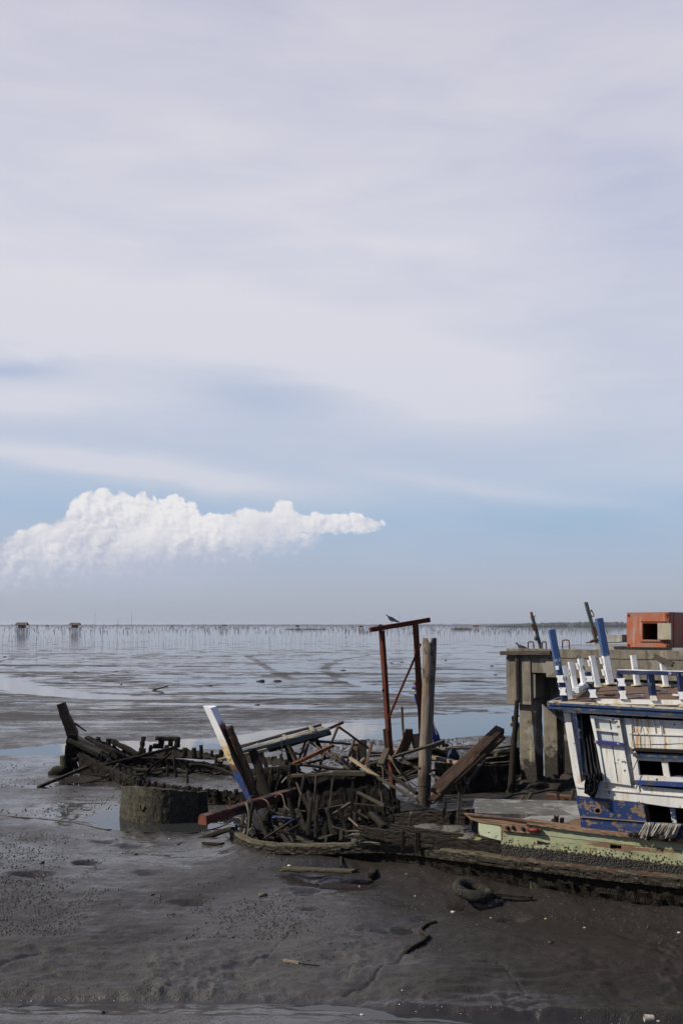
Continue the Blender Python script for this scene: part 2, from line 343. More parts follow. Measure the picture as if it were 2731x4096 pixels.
def deckm():
    m, nt, b, bs = base_mat('worn_plywood_roof'); o = ocoord(b)
    n = b.noise(b.mapv(o, scale=(.8, 3, 3)), 2.0, 6, .65); f = b.noise(b.mapv(o, scale=(2, 30, 30)), 1.0, 3)
    c = b.mix(b.mr(n, .35, .65), (.17, .105, .065), (.10, .062, .042)); c = b.mix(b.mr(f, .45, .7, 0, .6), c, (.06, .038, .027))
    ed = b.math('PINGPONG', b.sep(o)[0], .61); c = b.mix(b.mr(ed, .012, .0), c, (.03, .02, .015))
    b.put(bs.inputs['Base Color'], c); b.put(bs.inputs['Roughness'], .85); bump(b, bs, b.math('ADD', n, f), .5, .006); return m
DECK = deckm()
def hullm():
    """green upper planking whose lower part is grown over with barnacles (local Z = height above the mud)"""
    m, nt, b, bs = base_mat('green_hull_with_barnacles'); o = ocoord(b); x, y, zz = b.sep(o)
    n = b.noise(o, 5.0, 4, .6); f = b.noise(o, 22.0, 4, .7)
    c = b.mix(b.mr(n, .35, .7), (.25, .28, .17), (.33, .32, .17))
    c = b.mix(b.mr(b.noise(b.mapv(o, scale=(1.5, 8, 8)), 1.0, 4), .5, .7, 0, .5), c, (.22, .30, .25))
    gm = b.noise(b.mapv(o, loc=(4, 4, 4), scale=(2.5, 5, 3)), 1.0, 6, .7); c = b.mix(b.mr(gm, .48, .70, 0, .5), c, (.13, .12, .075)); wd = b.mr(b.noise(b.mapv(o, scale=(1.2, 9, 9)), 1.0, 4, .7), .57, .62); c = b.mix(wd, c, (.16, .10, .06))
    seam = b.mr(b.math('ABSOLUTE', b.math('SUBTRACT', zz, b.math('ADD', 1.0, b.math('MULTIPLY_ADD', n, .02, -.01)))), .006, .002)
    c = b.mix(seam, c, (.05, .03, .02))
    nail = b.mr(b.vor(b.mapv(o, scale=(1, 0, 1.3)), 4.2), .10, .06); c = b.mix(nail, c, (.03, .018, .012))
    vs = b.vor(o, 40.0)
    lev = b.math('ADD', b.mr(zz, .96, .78, -.26, .62), b.math('MULTIPLY_ADD', f, .55, -.1))
    lev = b.math('ADD', lev, b.math('MULTIPLY_ADD', n, .35, -.17))
    rc = b.sep(b.vor(o, 36.0, out=1))[0]; cm = b.math('MAXIMUM', b.math('MULTIPLY', b.mr(b.math('SUBTRACT', lev, b.math('MULTIPLY_ADD', rc, .75, .10)), -.01, .01), b.mr(b.vor(o, 36.0), .56, .46)), b.mr(lev, .60, .68))
    cc = b.mix(b.mr(b.noise(o, 60.0, 2), .45, .72), (.012, .011, .010), (.060, .056, .048)); cc = b.mix(b.mr(b.noise(o, 85.0, 1), .68, .74), cc, (.16, .15, .13))
    c = b.mix(cm, c, cc)
    b.put(bs.inputs['Base Color'], c); b.put(bs.inputs['Roughness'], .8)
    bump(b, bs, b.math('MULTIPLY', cm, b.math('SUBTRACT', 1.6, vs)), .9, .02); return m
HULLM = hullm()

# ------------------------------------------------------------------ object helpers
ROOTS = {}
def tag(o, label=None, cat=None, group=None, kind=None):
    if label: o['label'] = label
    if cat: o['category'] = cat
    if group: o['group'] = group
    if kind: o['kind'] = kind
    return o
def thing(name, label, cat, loc, rotz=0.0, group=None):
    o = bpy.data.objects.new(name, None); COL.objects.link(o); o.empty_display_size = .2
    M = Matrix.Translation(loc) @ Matrix.Rotation(rotz, 4, 'Z'); o.matrix_basis = M; ROOTS[o] = M
    return tag(o, label, cat, group)
def link(name, me, mat, world, parent=None):
    o = bpy.data.objects.new(name, me); COL.objects.link(o)
    if mat: me.materials.append(mat)
    if parent is not None:
        o.parent = parent; o.matrix_basis = ROOTS[parent].inverted() @ world
    else: o.matrix_basis = world
    ROOTS[o] = world
    return o
def mesh(name, verts, faces, mat, parent=None, smooth=False, origin=None):
    """world-space vertices; local frame = the parent's frame (or a frame at the first point)"""
    if parent is not None: W = ROOTS[parent].copy()
    else:
        W = Matrix.Translation(origin if origin is not None else Vector((sum(v[0] for v in verts)/len(verts), sum(v[1] for v in verts)/len(verts), min(v[2] for v in verts))))
    I = W.inverted()
    me = bpy.data.meshes.new(name); me.from_pydata([I @ Vector(v) for v in verts], [], faces)
    bm = bmesh.new(); bm.from_mesh(me); bmesh.ops.recalc_face_normals(bm, faces=bm.faces); bm.to_mesh(me); bm.free()
    if smooth: me.polygons.foreach_set('use_smooth', [True]*len(me.polygons))
    return link(name, me, mat, W, parent)
def ring_mesh(rings, cap=True):
    vs = [v for r in rings for v in r]; n = len(rings[0]); fs = []
    for i in range(len(rings)-1):
        for j in range(n):
            k = (j+1) % n; fs.append((i*n+j, i*n+k, (i+1)*n+k, (i+1)*n+j))
    if cap:
        for i, s in ((0, -1), (len(rings)-1, 1)):
            c = sum((Vector(v) for v in rings[i]), Vector())/n; vs.append(c); ci = len(vs)-1
            for j in range(n):
                k = (j+1) % n; fs.append((ci, i*n+k, i*n+j) if s < 0 else (ci, i*n+j, i*n+k))
    return vs, fs
def frame_of(p0, p1, roll=0.0):
    p0, p1 = Vector(p0), Vector(p1); X = (p1-p0).normalized(); up = Vector((0, 0, 1))
    if abs(X.z) > .9: up = Vector((0, -1, 0))
    Y = up.cross(X).normalized(); Z = X.cross(Y)
    M = Matrix((X, Y, Z)).transposed().to_4x4() @ Matrix.Rotation(roll, 4, 'X'); M.translation = p0
    return M
def beam(name, p0, p1, w, h=None, mat=None, parent=None, roll=0.0, rnd_=False, jit=.0035, crust=0.0, jag=0.0, taper=1.0, bow=0.0, step=None, w1=None):
    """timber from p0 to p1, grain along local X; w across, h high; crust = lumpy growth; jag = splintered ends"""
    h = h or w; M = frame_of(p0, p1, roll); L = (Vector(p1)-Vector(p0)).length
    step = step or (.05 if crust else .16); n = max(2, min(120, int(L/step))); sd = random.random()*50
    if rnd_: sec = [(math.cos(a)*.5, math.sin(a)*.5) for a in [i*math.tau/12 for i in range(12)]]
    else:
        e = .42; sec = [(-.5, -e), (-.5, e), (-e, .5), (e, .5), (.5, e), (.5, -e), (e, -.5), (-e, -.5)]
        if crust or w > .12: sec = [(-.5, -e), (-.5, 0), (-.5, e), (-e, .5), (0, .5), (e, .5), (.5, e), (.5, 0), (.5, -e), (e, -.5), (0, -.5), (-e, -.5)]
    rings = []
    for i in range(n+1):
        t = i/n; k = 1+(taper-1)*t; x = L*t; bz = bow*math.sin(math.pi*t); r = []
        for j, (a, c) in enumerate(sec):
            v = Vector((x, a*w*k, c*h*k+bz))
            if jag and i in (0, n): v.x += (random.random()-.5)*2*jag
            q = Vector((v.x*6+sd, v.y*14+sd*2, v.z*14))
            nn = mn.noise(q)
            v.y += nn*jit*2.2 + (mn.noise(Vector((x*1.1+sd, 3, sd))) * jit*2.5); v.z += mn.noise(q+Vector((9, 9, 9)))*jit*2.2 + mn.noise(Vector((x*1.1+sd, 8, sd)))*jit*2.5
            if crust:
                k2 = mn.noise(Vector((v.x*16+sd, v.y*22, v.z*22)))+.6*mn.noise(Vector((v.x*40+sd, v.y*40, v.z*40)))
                v.y += (1 if a > 0 else -1)*k2*crust*abs(a)*2; v.z += (1 if c > 0 else -1)*k2*crust*abs(c)*2
            r.append(v)
        rings.append(r)
    vs, fs = ring_mesh(rings)
    me = bpy.data.meshes.new(name); me.from_pydata(vs, [], fs)
    if rnd_ or crust > .006: me.polygons.foreach_set('use_smooth', [True]*len(me.polygons))
    return link(name, me, mat, M, parent)
def tube(name, pts, r, mat, parent=None, seg=7, wob=0.0, sub=6):
    """rope, cable or pipe through points (smoothed)"""
    pts = [Vector(p) for p in pts]; out = []
    for i in range(len(pts)-1):
        a = pts[max(0, i-1)]; b_ = pts[i]; c = pts[i+1]; d = pts[min(len(pts)-1, i+2)]
        for k in range(sub):
            t = k/sub; out.append(.5*((2*b_)+(c-a)*t+(2*a-5*b_+4*c-d)*t*t+(3*b_-a-3*c+d)*t**3))
    out.append(pts[-1]); sd = random.random()*40; rings = []
    for i, p in enumerate(out):
        T = (out[min(i+1, len(out)-1)]-out[max(i-1, 0)]).normalized(); u = T.cross(Vector((0, 0, 1)))
        if u.length < .1: u = T.cross(Vector((0, 1, 0)))
        u.normalize(); v = T.cross(u); rr = r if not callable(r) else r(i/(len(out)-1))
        p = p + Vector((mn.noise(Vector((i*.3, sd, 0))), mn.noise(Vector((i*.3, sd, 9))), 0))*wob
        rings.append([p+u*math.cos(a)*rr+v*math.sin(a)*rr for a in [j*math.tau/seg for j in range(seg)]])
    vs, fs = ring_mesh(rings)
    return mesh(name, vs, fs, mat, parent, smooth=True, origin=pts[0])
def slab(name, pts, vec, mat, parent=None):
    """polygon (world points) extruded along vec"""
    pts = [Vector(p) for p in pts]; vec = Vector(vec); n = len(pts)
    vs = pts+[p+vec for p in pts]; fs = [tuple(range(n)), tuple(range(2*n-1, n-1, -1))]+[(i, (i+1) % n, n+(i+1) % n, n+i) for i in range(n)]
    return mesh(name, vs, fs, mat, parent)
def lump(name, c, r, mat, parent=None, amp=.25, sub=3, freq=2.0):
    bm = bmesh.new(); bmesh.ops.create_icosphere(bm, subdivisions=sub, radius=1); sd = random.random()*90
    for v in bm.verts:
        k = 1+amp*mn.noise(v.co*freq+Vector((sd, 0, 0)))+amp*.5*mn.noise(v.co*freq*2.7+Vector((0, sd, 0)))
        v.co = Vector((v.co.x*r[0]*k, v.co.y*r[1]*k, v.co.z*r[2]*k))
    me = bpy.data.meshes.new(name); bm.to_mesh(me); bm.free()
    me.polygons.foreach_set('use_smooth', [True]*len(me.polygons))
    return link(name, me, mat, Matrix.Translation(c), parent)
def lerp_pts(pts, n):
    """resample polyline of 3D points"""
    pts = [Vector(p) for p in pts]; d = [0]
    for i in range(1, len(pts)): d.append(d[-1]+(pts[i]-pts[i-1]).length)
    out = []
    for k in range(n+1):
        s = d[-1]*k/n; i = 1
        while i < len(d)-1 and d[i] < s: i += 1
        t = (s-d[i-1])/max(1e-9, d[i]-d[i-1]); out.append(pts[i-1].lerp(pts[i], min(1, t)))
    return out
def strake(name, top, bot, thick, mat, parent=None, rough=.02, ragged=.0, nv=8, step=.05, inward=None):
    """band of planking between a top and a bottom polyline, lumpy surface and ragged top edge"""
    L = sum((Vector(top[i+1])-Vector(top[i])).length for i in range(len(top)-1)); n = max(4, min(260, int(L/step)))
    T = lerp_pts(top, n); B = lerp_pts(bot, n); sd = random.random()*70; rings = []
    for i in range(n+1):
        tg = (T[min(i+1, n)]-T[max(i-1, 0)]); nrm = Vector((tg.y, -tg.x, 0)).normalized()
        if inward is not None and nrm.dot(Vector(inward)) < 0: nrm = -nrm       # nrm points inboard
        r = []; rag = ragged*(mn.noise(Vector((i*step*5+sd, 0, 0)))+.7*mn.noise(Vector((i*step*17+sd, 4, 0))))
        for j in range(nv+1):
            t = j/nv; p = T[i].lerp(B[i], t); p = p+Vector((0, 0, rag*(1-t)))
            k = rough*(mn.noise(Vector((i*step*9+sd, t*9, 0)))+.7*mn.noise(Vector((i*step*25+sd, t*25, 5))))
            r.append(p-nrm*k)
        for j in range(nv, -1, -1):
            t = j/nv; p = T[i].lerp(B[i], t)+Vector((0, 0, rag*(1-t))); r.append(p+nrm*thick)
        rings.append(r)
    vs, fs = ring_mesh(rings)
    return mesh(name, vs, fs, mat, parent, smooth=False)
W_TAN = wood('bare_tan_timber', (.30, .195, .125), (.13, .08, .055), crust=-.06, low=False); W_MOSSY = wood('mossy_timber', (.085, .08, .05), (.035, .033, .023), crust=.08, lit_silt=.6)
W_BLACK = wood('black_timber', (.010, .0085, .007), (.006, .0055, .005), crust=.15, gl=.22); W_CABIN = wood('dark_cabin_boards', (.035, .03, .028), (.018, .016, .015), crust=-.3, low=False); W_DARKB = wood('dark_brown_grain', (.075, .052, .042), (.03, .022, .018), crust=-.05, low=False)  # W_BLACK is timber of a near-black base colour
W_BROWNP = wood('split_brown_plank', (.20, .115, .07), (.09, .05, .03), crust=-.1, low=False); MOSSW = wood('green_silt_timber', (.125, .125, .075), (.06, .058, .038), crust=.02, low=False); CAPM = wood('sunlit_wale_cap', (.15, .135, .092), (.07, .063, .045), crust=.0, low=False); WALEM = wood('barnacled_wale', (.05, .045, .034), (.026, .022, .018), crust=.36, lit_silt=.5)
P_CREAM = paint('dirty_cream_paint', (.50, .45, .33), chip=.44, rust=.4, grime=.6); P_GREENW = paint('pale_green_paint', (.42, .48, .33), chip=.44, under=(.22, .13, .08), grime=.4)
P_PURP = paint('flaked_violet_sill', (.035, .03, .16), chip=.46, under=(.55, .52, .5), grime=.3, streakdir=0); P_DBLUE2 = paint('worn_blue_sill', (.018, .045, .17), chip=.45, under=(.10, .08, .06), grime=.4, streakdir=0)
P_BLUEB = paint('worn_blue_board', (.009, .030, .11), chip=.475, under=(.23, .155, .095), grime=.3, streakdir=0); P_RUSTW = paint('rusted_white_plate', (.66, .62, .55), chip=.36, rust=1.2, grime=.6)
P_REDB = paint('patchy_red_beam_paint', (.095, .024, .019), chip=.51, under=(.030, .022, .018), sc=3.0, grime=.5, streakdir=0); P_ORB = paint('orange_end_grain', (.20, .06, .03), chip=.45, under=(.08, .05, .04), grime=.3)
SEAM = plain('dark_seam', (.06, .055, .05)); C_PALE = concrete('pale_rough_concrete', (.42, .38, .30), (.28, .25, .20), .3, low=False); PVC = plain('grey_pipe', (.10, .12, .13)); BROWNCAP = plain('red_cap', (.30, .04, .03))
NAVY = plain('navy_cloth', (.02, .03, .055)); BILGE = plain('hold_mud', (.014, .012, .010), .6, .6, 8, .04); C_BEAM = concrete('wet_grey_concrete', (.13, .13, .12), (.075, .073, .068), .4, low=False)
TYREM = wood('overgrown_rubber', (.05, .048, .042), (.03, .028, .025), crust=.2)

# frame of the fishing boat (used for the mud banked round it too)
BA = R(-31.13); B0 = Vector((1.97, 15.25, 0)); bu = Vector((math.cos(BA), math.sin(BA), 0)); bn = Vector((-bu.y, bu.x, 0))
def BS(px, py, off=0.0):
    r = ray(px, py); o = Vector((0, 0, H)); q = B0+bn*off; t = (q-o).dot(bn)/r.dot(bn); return o+r*t

wale = [(918, 3327, .30), (940, 3345, .30), (965, 3360, .30), (990, 3370, .30), (1030, 3378, .31), (1073, 3384, .32), (1130, 3387, .34), (1185, 3388, .36), (1270, 3388, .39), (1350, 3387, .42), (1440, 3383, .46), (1532, 3382, .50), (1620, 3388, .54), (1710, 3398, .58)]
W3 = [G(a, b_, c) for a, b_, c in wale]
line = [BS(px, py, -.05) for px, py in ((1850, 3416), (2000, 3437), (2200, 3461), (2420, 3487), (2731, 3519), (3000, 3548), (3300, 3580))]
WL = W3+line
def off_pts(pts, dz=0, inn=0.0):
    out = []
    for i, p in enumerate(pts):
        T = (pts[min(i+1, len(pts)-1)]-pts[max(0, i-1)]); nn = Vector((-T.y, T.x, 0)).normalized(); out.append(p+nn*inn+Vector((0, 0, dz)))
    return out
# ------------------------------------------------------------------ ground and water
def vnoise(x, y, seed=0):
    """smooth value noise on arrays, about -1..1"""
    xi = np.floor(x).astype(np.int64); yi = np.floor(y).astype(np.int64); xf = x-xi; yf = y-yi
    def hsh(a, b_):
        h = (a*374761393 + b_*668265263 + seed*974711) & 0x7fffffff
        h = ((h ^ (h >> 13))*1274126177) & 0x7fffffff
        return ((h ^ (h >> 16)) & 0xffff)/32767.5-1
    u = xf*xf*(3-2*xf); v = yf*yf*(3-2*yf)
    return (hsh(xi, yi)*(1-u)+hsh(xi+1, yi)*u)*(1-v)+(hsh(xi, yi+1)*(1-u)+hsh(xi+1, yi+1)*u)*v
def fbm(x, y, o=4, seed=0, g=.5):
    s = 0; a = 1; t = 0
    for i in range(o):
        s = s+a*vnoise(x*2**i+i*17.3, y*2**i-i*9.1, seed+i*31); t += a; a *= g
    return s/t*1.6
def sstep(x, a, b_):
    t = np.clip((x-a)/(b_-a), 0, 1); return t*t*(3-2*t)
def cov_px(x, y):
    """photo coordinates of ground points, used only to lay the channel, pools and tracks on the flat"""
    dy, dz = y, np.full_like(y, -H)
    fw = dy*math.cos(TH)+dz*math.sin(TH); up = -dy*math.sin(TH)+dz*math.cos(TH)
    return CX+F*x/fw, CY-F*up/fw
CH_T = ([-900, 0, 260, 600, 900, 1100, 1500, 2060, 3600], [3018, 2990, 2972, 2960, 2938, 2912, 2876, 2850, 2826])
CH_B = ([-900, 0, 260, 600, 900, 1200, 1500, 1800, 2060, 3600], [3060, 3036, 3024, 3020, 3000, 2972, 2966, 2956, 2940, 2930])
POOLS = [(650, 3282, 305, 46), (1400, 3538, 120, 16), (1290, 3512, 90, 8), (1208, 3582, 42, 8), (1600, 3728, 48, 16), (1512, 3732, 40, 8), (1705, 3690, 34, 7), (770, 3626, 44, 6), (150, 3146, 60, 9),
         (330, 3138, 60, 8), (1610, 3262, 60, 16), (520, 3396, 46, 5), (420, 3380, 30, 4), (140, 3520, 44, 5), (340, 3470, 30, 4), (590, 3505, 40, 5), (1240, 3650, 26, 4), (1880, 3650, 40, 6), (2050, 3700, 30, 5)]
def height(x, y):
    px, py = cov_px(x, y); D = y
    n2 = fbm(x*.55, y*.55, 4, 3); n05 = fbm(x*2.3, y*2.3, 4, 11)
    h = .075+.035*n2+.012*n05+.005*fbm(x*7, y*7, 3, 12)+.008*fbm(x*1.2, y*5, 3, 14)
    # streaky film-covered flat beyond the channel
    far = sstep(D, 36, 48)
    nf = fbm(x*.09+.8*fbm(x*.02, y*.02, 2, 9), y*.30, 5, 21, .7)
    nf2 = fbm(x*.35, y*1.1, 4, 44, .7)
    # how much stands proud of the film at each distance
    bias = np.interp(py, [2560, 2600, 2650, 2700, 2745, 2775, 2800, 2850, 2900], [-.55, -.05, .10, .20, .10, .48, .60, .50, .25])
    hf = .012*(.8*nf+1.0*nf2+bias)
    h = h*(1-far)+hf*far
    # lumpy bars along the channel's far edge
    bar = np.exp(-((py-np.interp(px, *CH_T)+16)/16)**2)*far
    h = h+bar*.03*fbm(x*.8, y*.5, 3, 77)
    # old boat tracks curving over the flat
    def track(pts, wd, dep):
        nonlocal h
        P_ = [G(*p) for p in pts]; d = np.full_like(x, 1e9)
        for a, c in zip(P_[:-1], P_[1:]):
            ex, ey = c.x-a.x, c.y-a.y; t = np.clip(((x-a.x)*ex+(y-a.y)*ey)/(ex*ex+ey*ey), 0, 1)
            d = np.minimum(d, np.hypot(x-a.x-t*ex, y-a.y-t*ey))
        h = h+dep*np.exp(-(d/wd)**2)
    track([(985, 2622), (1020, 2640), (1070, 2672), (1130, 2704), (1180, 2722)], .30, .022)
    track([(1480, 2620), (1360, 2640), (1310, 2660), (1300, 2680), (1320, 2700), (1370, 2730)], .4, .02)
    track([(1290, 2700), (1400, 2725), (1520, 2760), (1700, 2790)], .4, -.02)
    track([(-80, 2700), (60, 2740), (200, 2770), (420, 2790)], 1.3, -.03)
    track([(-40, 2650), (30, 2640), (60, 2630)], .4, .02)
    # water channel
    wob = 7*fbm(x*.5, y*.35, 3, 5)
    t_ = py-np.interp(px, *CH_T)+wob; b_ = np.interp(px, *CH_B)-py+wob*1.2
    ch = sstep(np.minimum(t_, b_), -5, 8)
    h = h*(1-ch)+(-.05)*ch+ch*.052*sstep(fbm(x*.25, y*.9, 3, 91), .55, .9)
    # stony wet ground just this side of the channel on the right
    # pools
    for i, (cx, cy, a, b2) in enumerate(POOLS):
        k = np.hypot((px-cx)/a, (py-cy)/b2)+.28*fbm(px/60.0, py/18.0, 3, 60+i)
        m0 = sstep(k, 2.6, 1.0); h = h*(1-m0)+(.012+.25*(h-.06))*m0; m = sstep(k, 1.25, .85); h = h*(1-m)+(-.014)*m
    # near bank: soft rolls, creases and the step down to the runnel at the bottom of the view
    roll = sstep(py, 3640, 3900)
    wx = x+.5*fbm(x*.9, y*.9, 2, 13); rid = 1-np.abs(fbm(wx*1.1, y*2.6+.3*x, 3, 15)); rid2 = 1-np.abs(fbm(wx*3.1+2, y*4.2, 3, 25))
    h = h+roll*(.060*(rid-.6)+.026*(rid2-.6)+.025*fbm(x*.6, y*1.7, 2, 33)+.006*fbm(x*5, y*14, 2, 34))
    edge = np.interp(px, [-800, 0, 700, 1300, 1700, 2200, 3400], [3995, 4002, 4012, 4008, 4052, 4085, 4130])
    e = py-edge-5*fbm(x*3, y*3, 3, 71)
    # a few long creases running down the bank
    for pts, wd, dep in (([(1170, 3745), (1120, 3790), (1075, 3850), (1040, 3862), (960, 3905)], .012, -.014), ([(1640, 3810), (1600, 3860), (1545, 3885), (1500, 3950), (1440, 3975), (1380, 4000)], .02, -.022), ([(2090, 3800), (2170, 3830), (2220, 3885), (2330, 3950), (2440, 4030)], .010, -.010),
                         ([(0, 3890), (60, 3872), (110, 3850), (165, 3838)], .05, -.035), ([(1480, 3960), (1440, 3990)], .02, -.014), ([(1990, 3880), (2060, 3960), (2100, 4020)], .015, -.014), ([(1420, 3880), (1390, 3950)], .012, -.012)):
        track(pts, wd, dep)
    dr = sstep(e, -9, 14); h = h*(1-dr)+(.008+.22*(h-.06)+.006*fbm(x*1.2, y*6, 3, 66))*dr-.010*dr*np.exp(-((e-26)/22)**2)-.02*dr*sstep(px, 1100, 1500)*np.exp(-((e-24)/20)**2)
    up_ = sstep(e, 52, 76); h = h+up_*(.03+.008*fbm(x*3, y*3, 3, 8))
    # mud banked against the near hull
    dd = np.full_like(x, 1e9); hh = np.zeros_like(x); HP = off_pts(WL, 0, .12); nH = len(HP)
    for i, (a, c) in enumerate(zip(HP[:-1], HP[1:])):
        ex, ey = c.x-a.x, c.y-a.y; t = np.clip(((x-a.x)*ex+(y-a.y)*ey)/(ex*ex+ey*ey), 0, 1); q = np.hypot(x-a.x-t*ex, y-a.y-t*ey); hh = np.where(q < dd, np.interp(i+t, [0, 8, 13, nH], [.13, .16, .18, .12]), hh); dd = np.minimum(dd, q)
    h = h+(hh+.04*fbm(x*2, y*2, 3, 55))*np.exp(-(dd/.55)**2)

    # beyond the stakes the bed drops under the sea
    h = h-.5*sstep(D, 260, 420)*(1-.9*sstep(fbm(x*.012, y*.02, 3, 99), .25, .6)*(D < 700))
    # hollow round the posts and hulls
    return h
def ground():
    rows = np.concatenate([np.linspace(4330, 3000, 560), np.linspace(2998, 2560, 240), np.linspace(2557, 2507, 40)])
    Dr = np.array([gD(CX, r) for r in rows]); Dr = np.concatenate([[2.0, 6.0], Dr, [5000, 12000, 40000]])
    s = np.concatenate([[-3, -1.6, -.9, -.6], np.linspace(-.40, .40, 620), [.6, .9, 1.6, 3]])
    Y, Sx = np.meshgrid(Dr, s, indexing='ij'); X = Y*Sx
    Z = height(X, Y); Z[-3:] = -.5
    nr, nc = X.shape; co = np.stack([X, Y, Z], -1).reshape(-1, 3)
    idx = np.arange(nr*nc).reshape(nr, nc); fc = np.stack([idx[:-1, :-1], idx[:-1, 1:], idx[1:, 1:], idx[1:, :-1]], -1).reshape(-1, 4)
    me = bpy.data.meshes.new('mud_flat'); me.vertices.add(len(co)); me.vertices.foreach_set('co', co.ravel().astype(np.float32))
    me.loops.add(fc.size); me.loops.foreach_set('vertex_index', fc.ravel().astype(np.int32))
    me.polygons.add(len(fc)); me.polygons.foreach_set('loop_start', np.arange(0, fc.size, 4, dtype=np.int32)); me.polygons.foreach_set('loop_total', np.full(len(fc), 4, dtype=np.int32))
    me.update(); me.validate(); me.polygons.foreach_set('use_smooth', np.ones(len(fc), dtype=bool))
    # wetness of the mud; its tone also holds painted shade
    px, py = cov_px(X, Y)
    farw = sstep(Y, 34, 46)
    wet = .30+.35*sstep(-Z, -.09, -.02)*(1-farw)+.35*fbm(X*.45, Y*.45, 4, 201)*sstep(Y, 60, 20)+np.interp(Y, [12, 18, 35, 60, 120], [.0, .12, .28, .16, .30])+.42*farw*fbm(X*.06, Y*.3, 4, 222, .65)
    wet = wet-.16*sstep(py, 3560, 3850)-.22*sstep(px, 1200, 2400)*sstep(py, 3420, 3600)
    wet = wet+.35*sstep(-Z, -.02, 0.0)*(1-farw)+.5*farw*sstep(-Z, -.006, 0.0)
    wet = wet+.55*sstep(py, 4002, 4030)*(1-.6*sstep(py, 4070, 4110))
    tone_shade = .5+.5*fbm(X*.25, Y*.25, 3, 301)-1.0*sstep(px, 1000, 2300)*sstep(py, 3420, 3560)*sstep(Y, 30, 20)  # lower right darkened: shade painted into the mud colour
    for nm, ar in (('wet', wet), ('tone_shade', tone_shade)):
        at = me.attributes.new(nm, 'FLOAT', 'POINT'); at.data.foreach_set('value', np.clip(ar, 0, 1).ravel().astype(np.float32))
    m, nt, b, bs = base_mat('tidal_mud')
    w = mk(nt, 'ShaderNodeAttribute', attribute_name='wet').outputs['Fac']; tn = mk(nt, 'ShaderNodeAttribute', attribute_name='tone_shade').outputs['Fac']
    p = wpos(b); dist = b.sep(p)[1]
    n1 = b.noise(p, 1.3, 5, .6); n2 = b.noise(p, 9.0, 5, .65); n3 = b.noise(p, 42.0, 3, .6)
    pel = b.vor(p, 26.0); pm = b.mr(b.noise(p, 1.7, 4, .6), .40, .62)
    c = b.mix(b.mr(n2, .3, .7), (.088, .085, .080), (.054, .053, .051))
    c = b.mix(b.mr(n1, .35, .7, 0, .6), c, (.070, .068, .068))
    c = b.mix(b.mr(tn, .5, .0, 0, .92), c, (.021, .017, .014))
    pelm = b.math('MULTIPLY', b.mr(pel, .30, .12), pm); c = b.mix(b.math('MULTIPLY', pelm, .75), c, (.030, .027, .024))
    c = b.mix(b.mr(n3, .68, .76, 0, .3), c, (.15, .14, .12))
    w2 = b.math('ADD', w, b.math('MULTIPLY_ADD', n1, .9, -.45)); w2 = b.math('ADD', w2, b.math('MULTIPLY_ADD', b.noise(b.mapv(p, scale=(1, 2, 1)), 3.6, 5, .7), 1.0, -.5)); st_ = b.noise(b.mapv(p, scale=(.25, 1.3, 1)), 1.0, 5, .7); w2 = b.math('ADD', w2, b.math('MULTIPLY', b.math('SUBTRACT', st_, .5), b.mr(dist, 25, 60, .3, 2.2))); w2 = b.math('ADD', w2, b.math('MULTIPLY_ADD', n2, .7, -.35), clamp=True)
    c = b.mix(b.math('MULTIPLY', w2, .35), c, (.035, .032, .030))
    b.put(bs.inputs['Base Color'], c)
    b.put(bs.inputs['Roughness'], b.mixf(b.mr(dist, 28, 42), b.mr(w2, .1, .95, .55, .10), b.mr(w2, .25, .95, .75, .10))); b.put(bs.inputs['Specular IOR Level'], b.mixf(b.mr(dist, 28, 42), b.mr(w2, .1, .7, .22, .5), b.mr(w2, .30, .85, .08, .5)))
    h = b.math('ADD', b.math('MULTIPLY', n2, .55), b.math('ADD', b.math('MULTIPLY', pelm, .5), b.math('MULTIPLY', n3, .12)))
    bm_ = mk(nt, 'ShaderNodeBump'); b.put(bm_.inputs['Height'], h); b.put(bm_.inputs['Distance'], .032)
    b.put(bm_.inputs['Strength'], b.math('MULTIPLY', b.mr(w2, .35, 1.0, .95, .08), b.mr(dist, 30, 160, 1.0, .25))); nt.links.new(bm_.outputs[0], bs.inputs['Normal'])
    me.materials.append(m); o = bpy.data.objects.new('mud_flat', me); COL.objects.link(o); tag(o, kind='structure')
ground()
def GZ(px, py, zr=.04):                # point on the mud itself
    zz = .07
    for _ in range(3):
        p = G(px, py, zz); zz = float(height(np.array([p.x]), np.array([p.y]))[0])
    return G(px, py, zz+zr-.04)
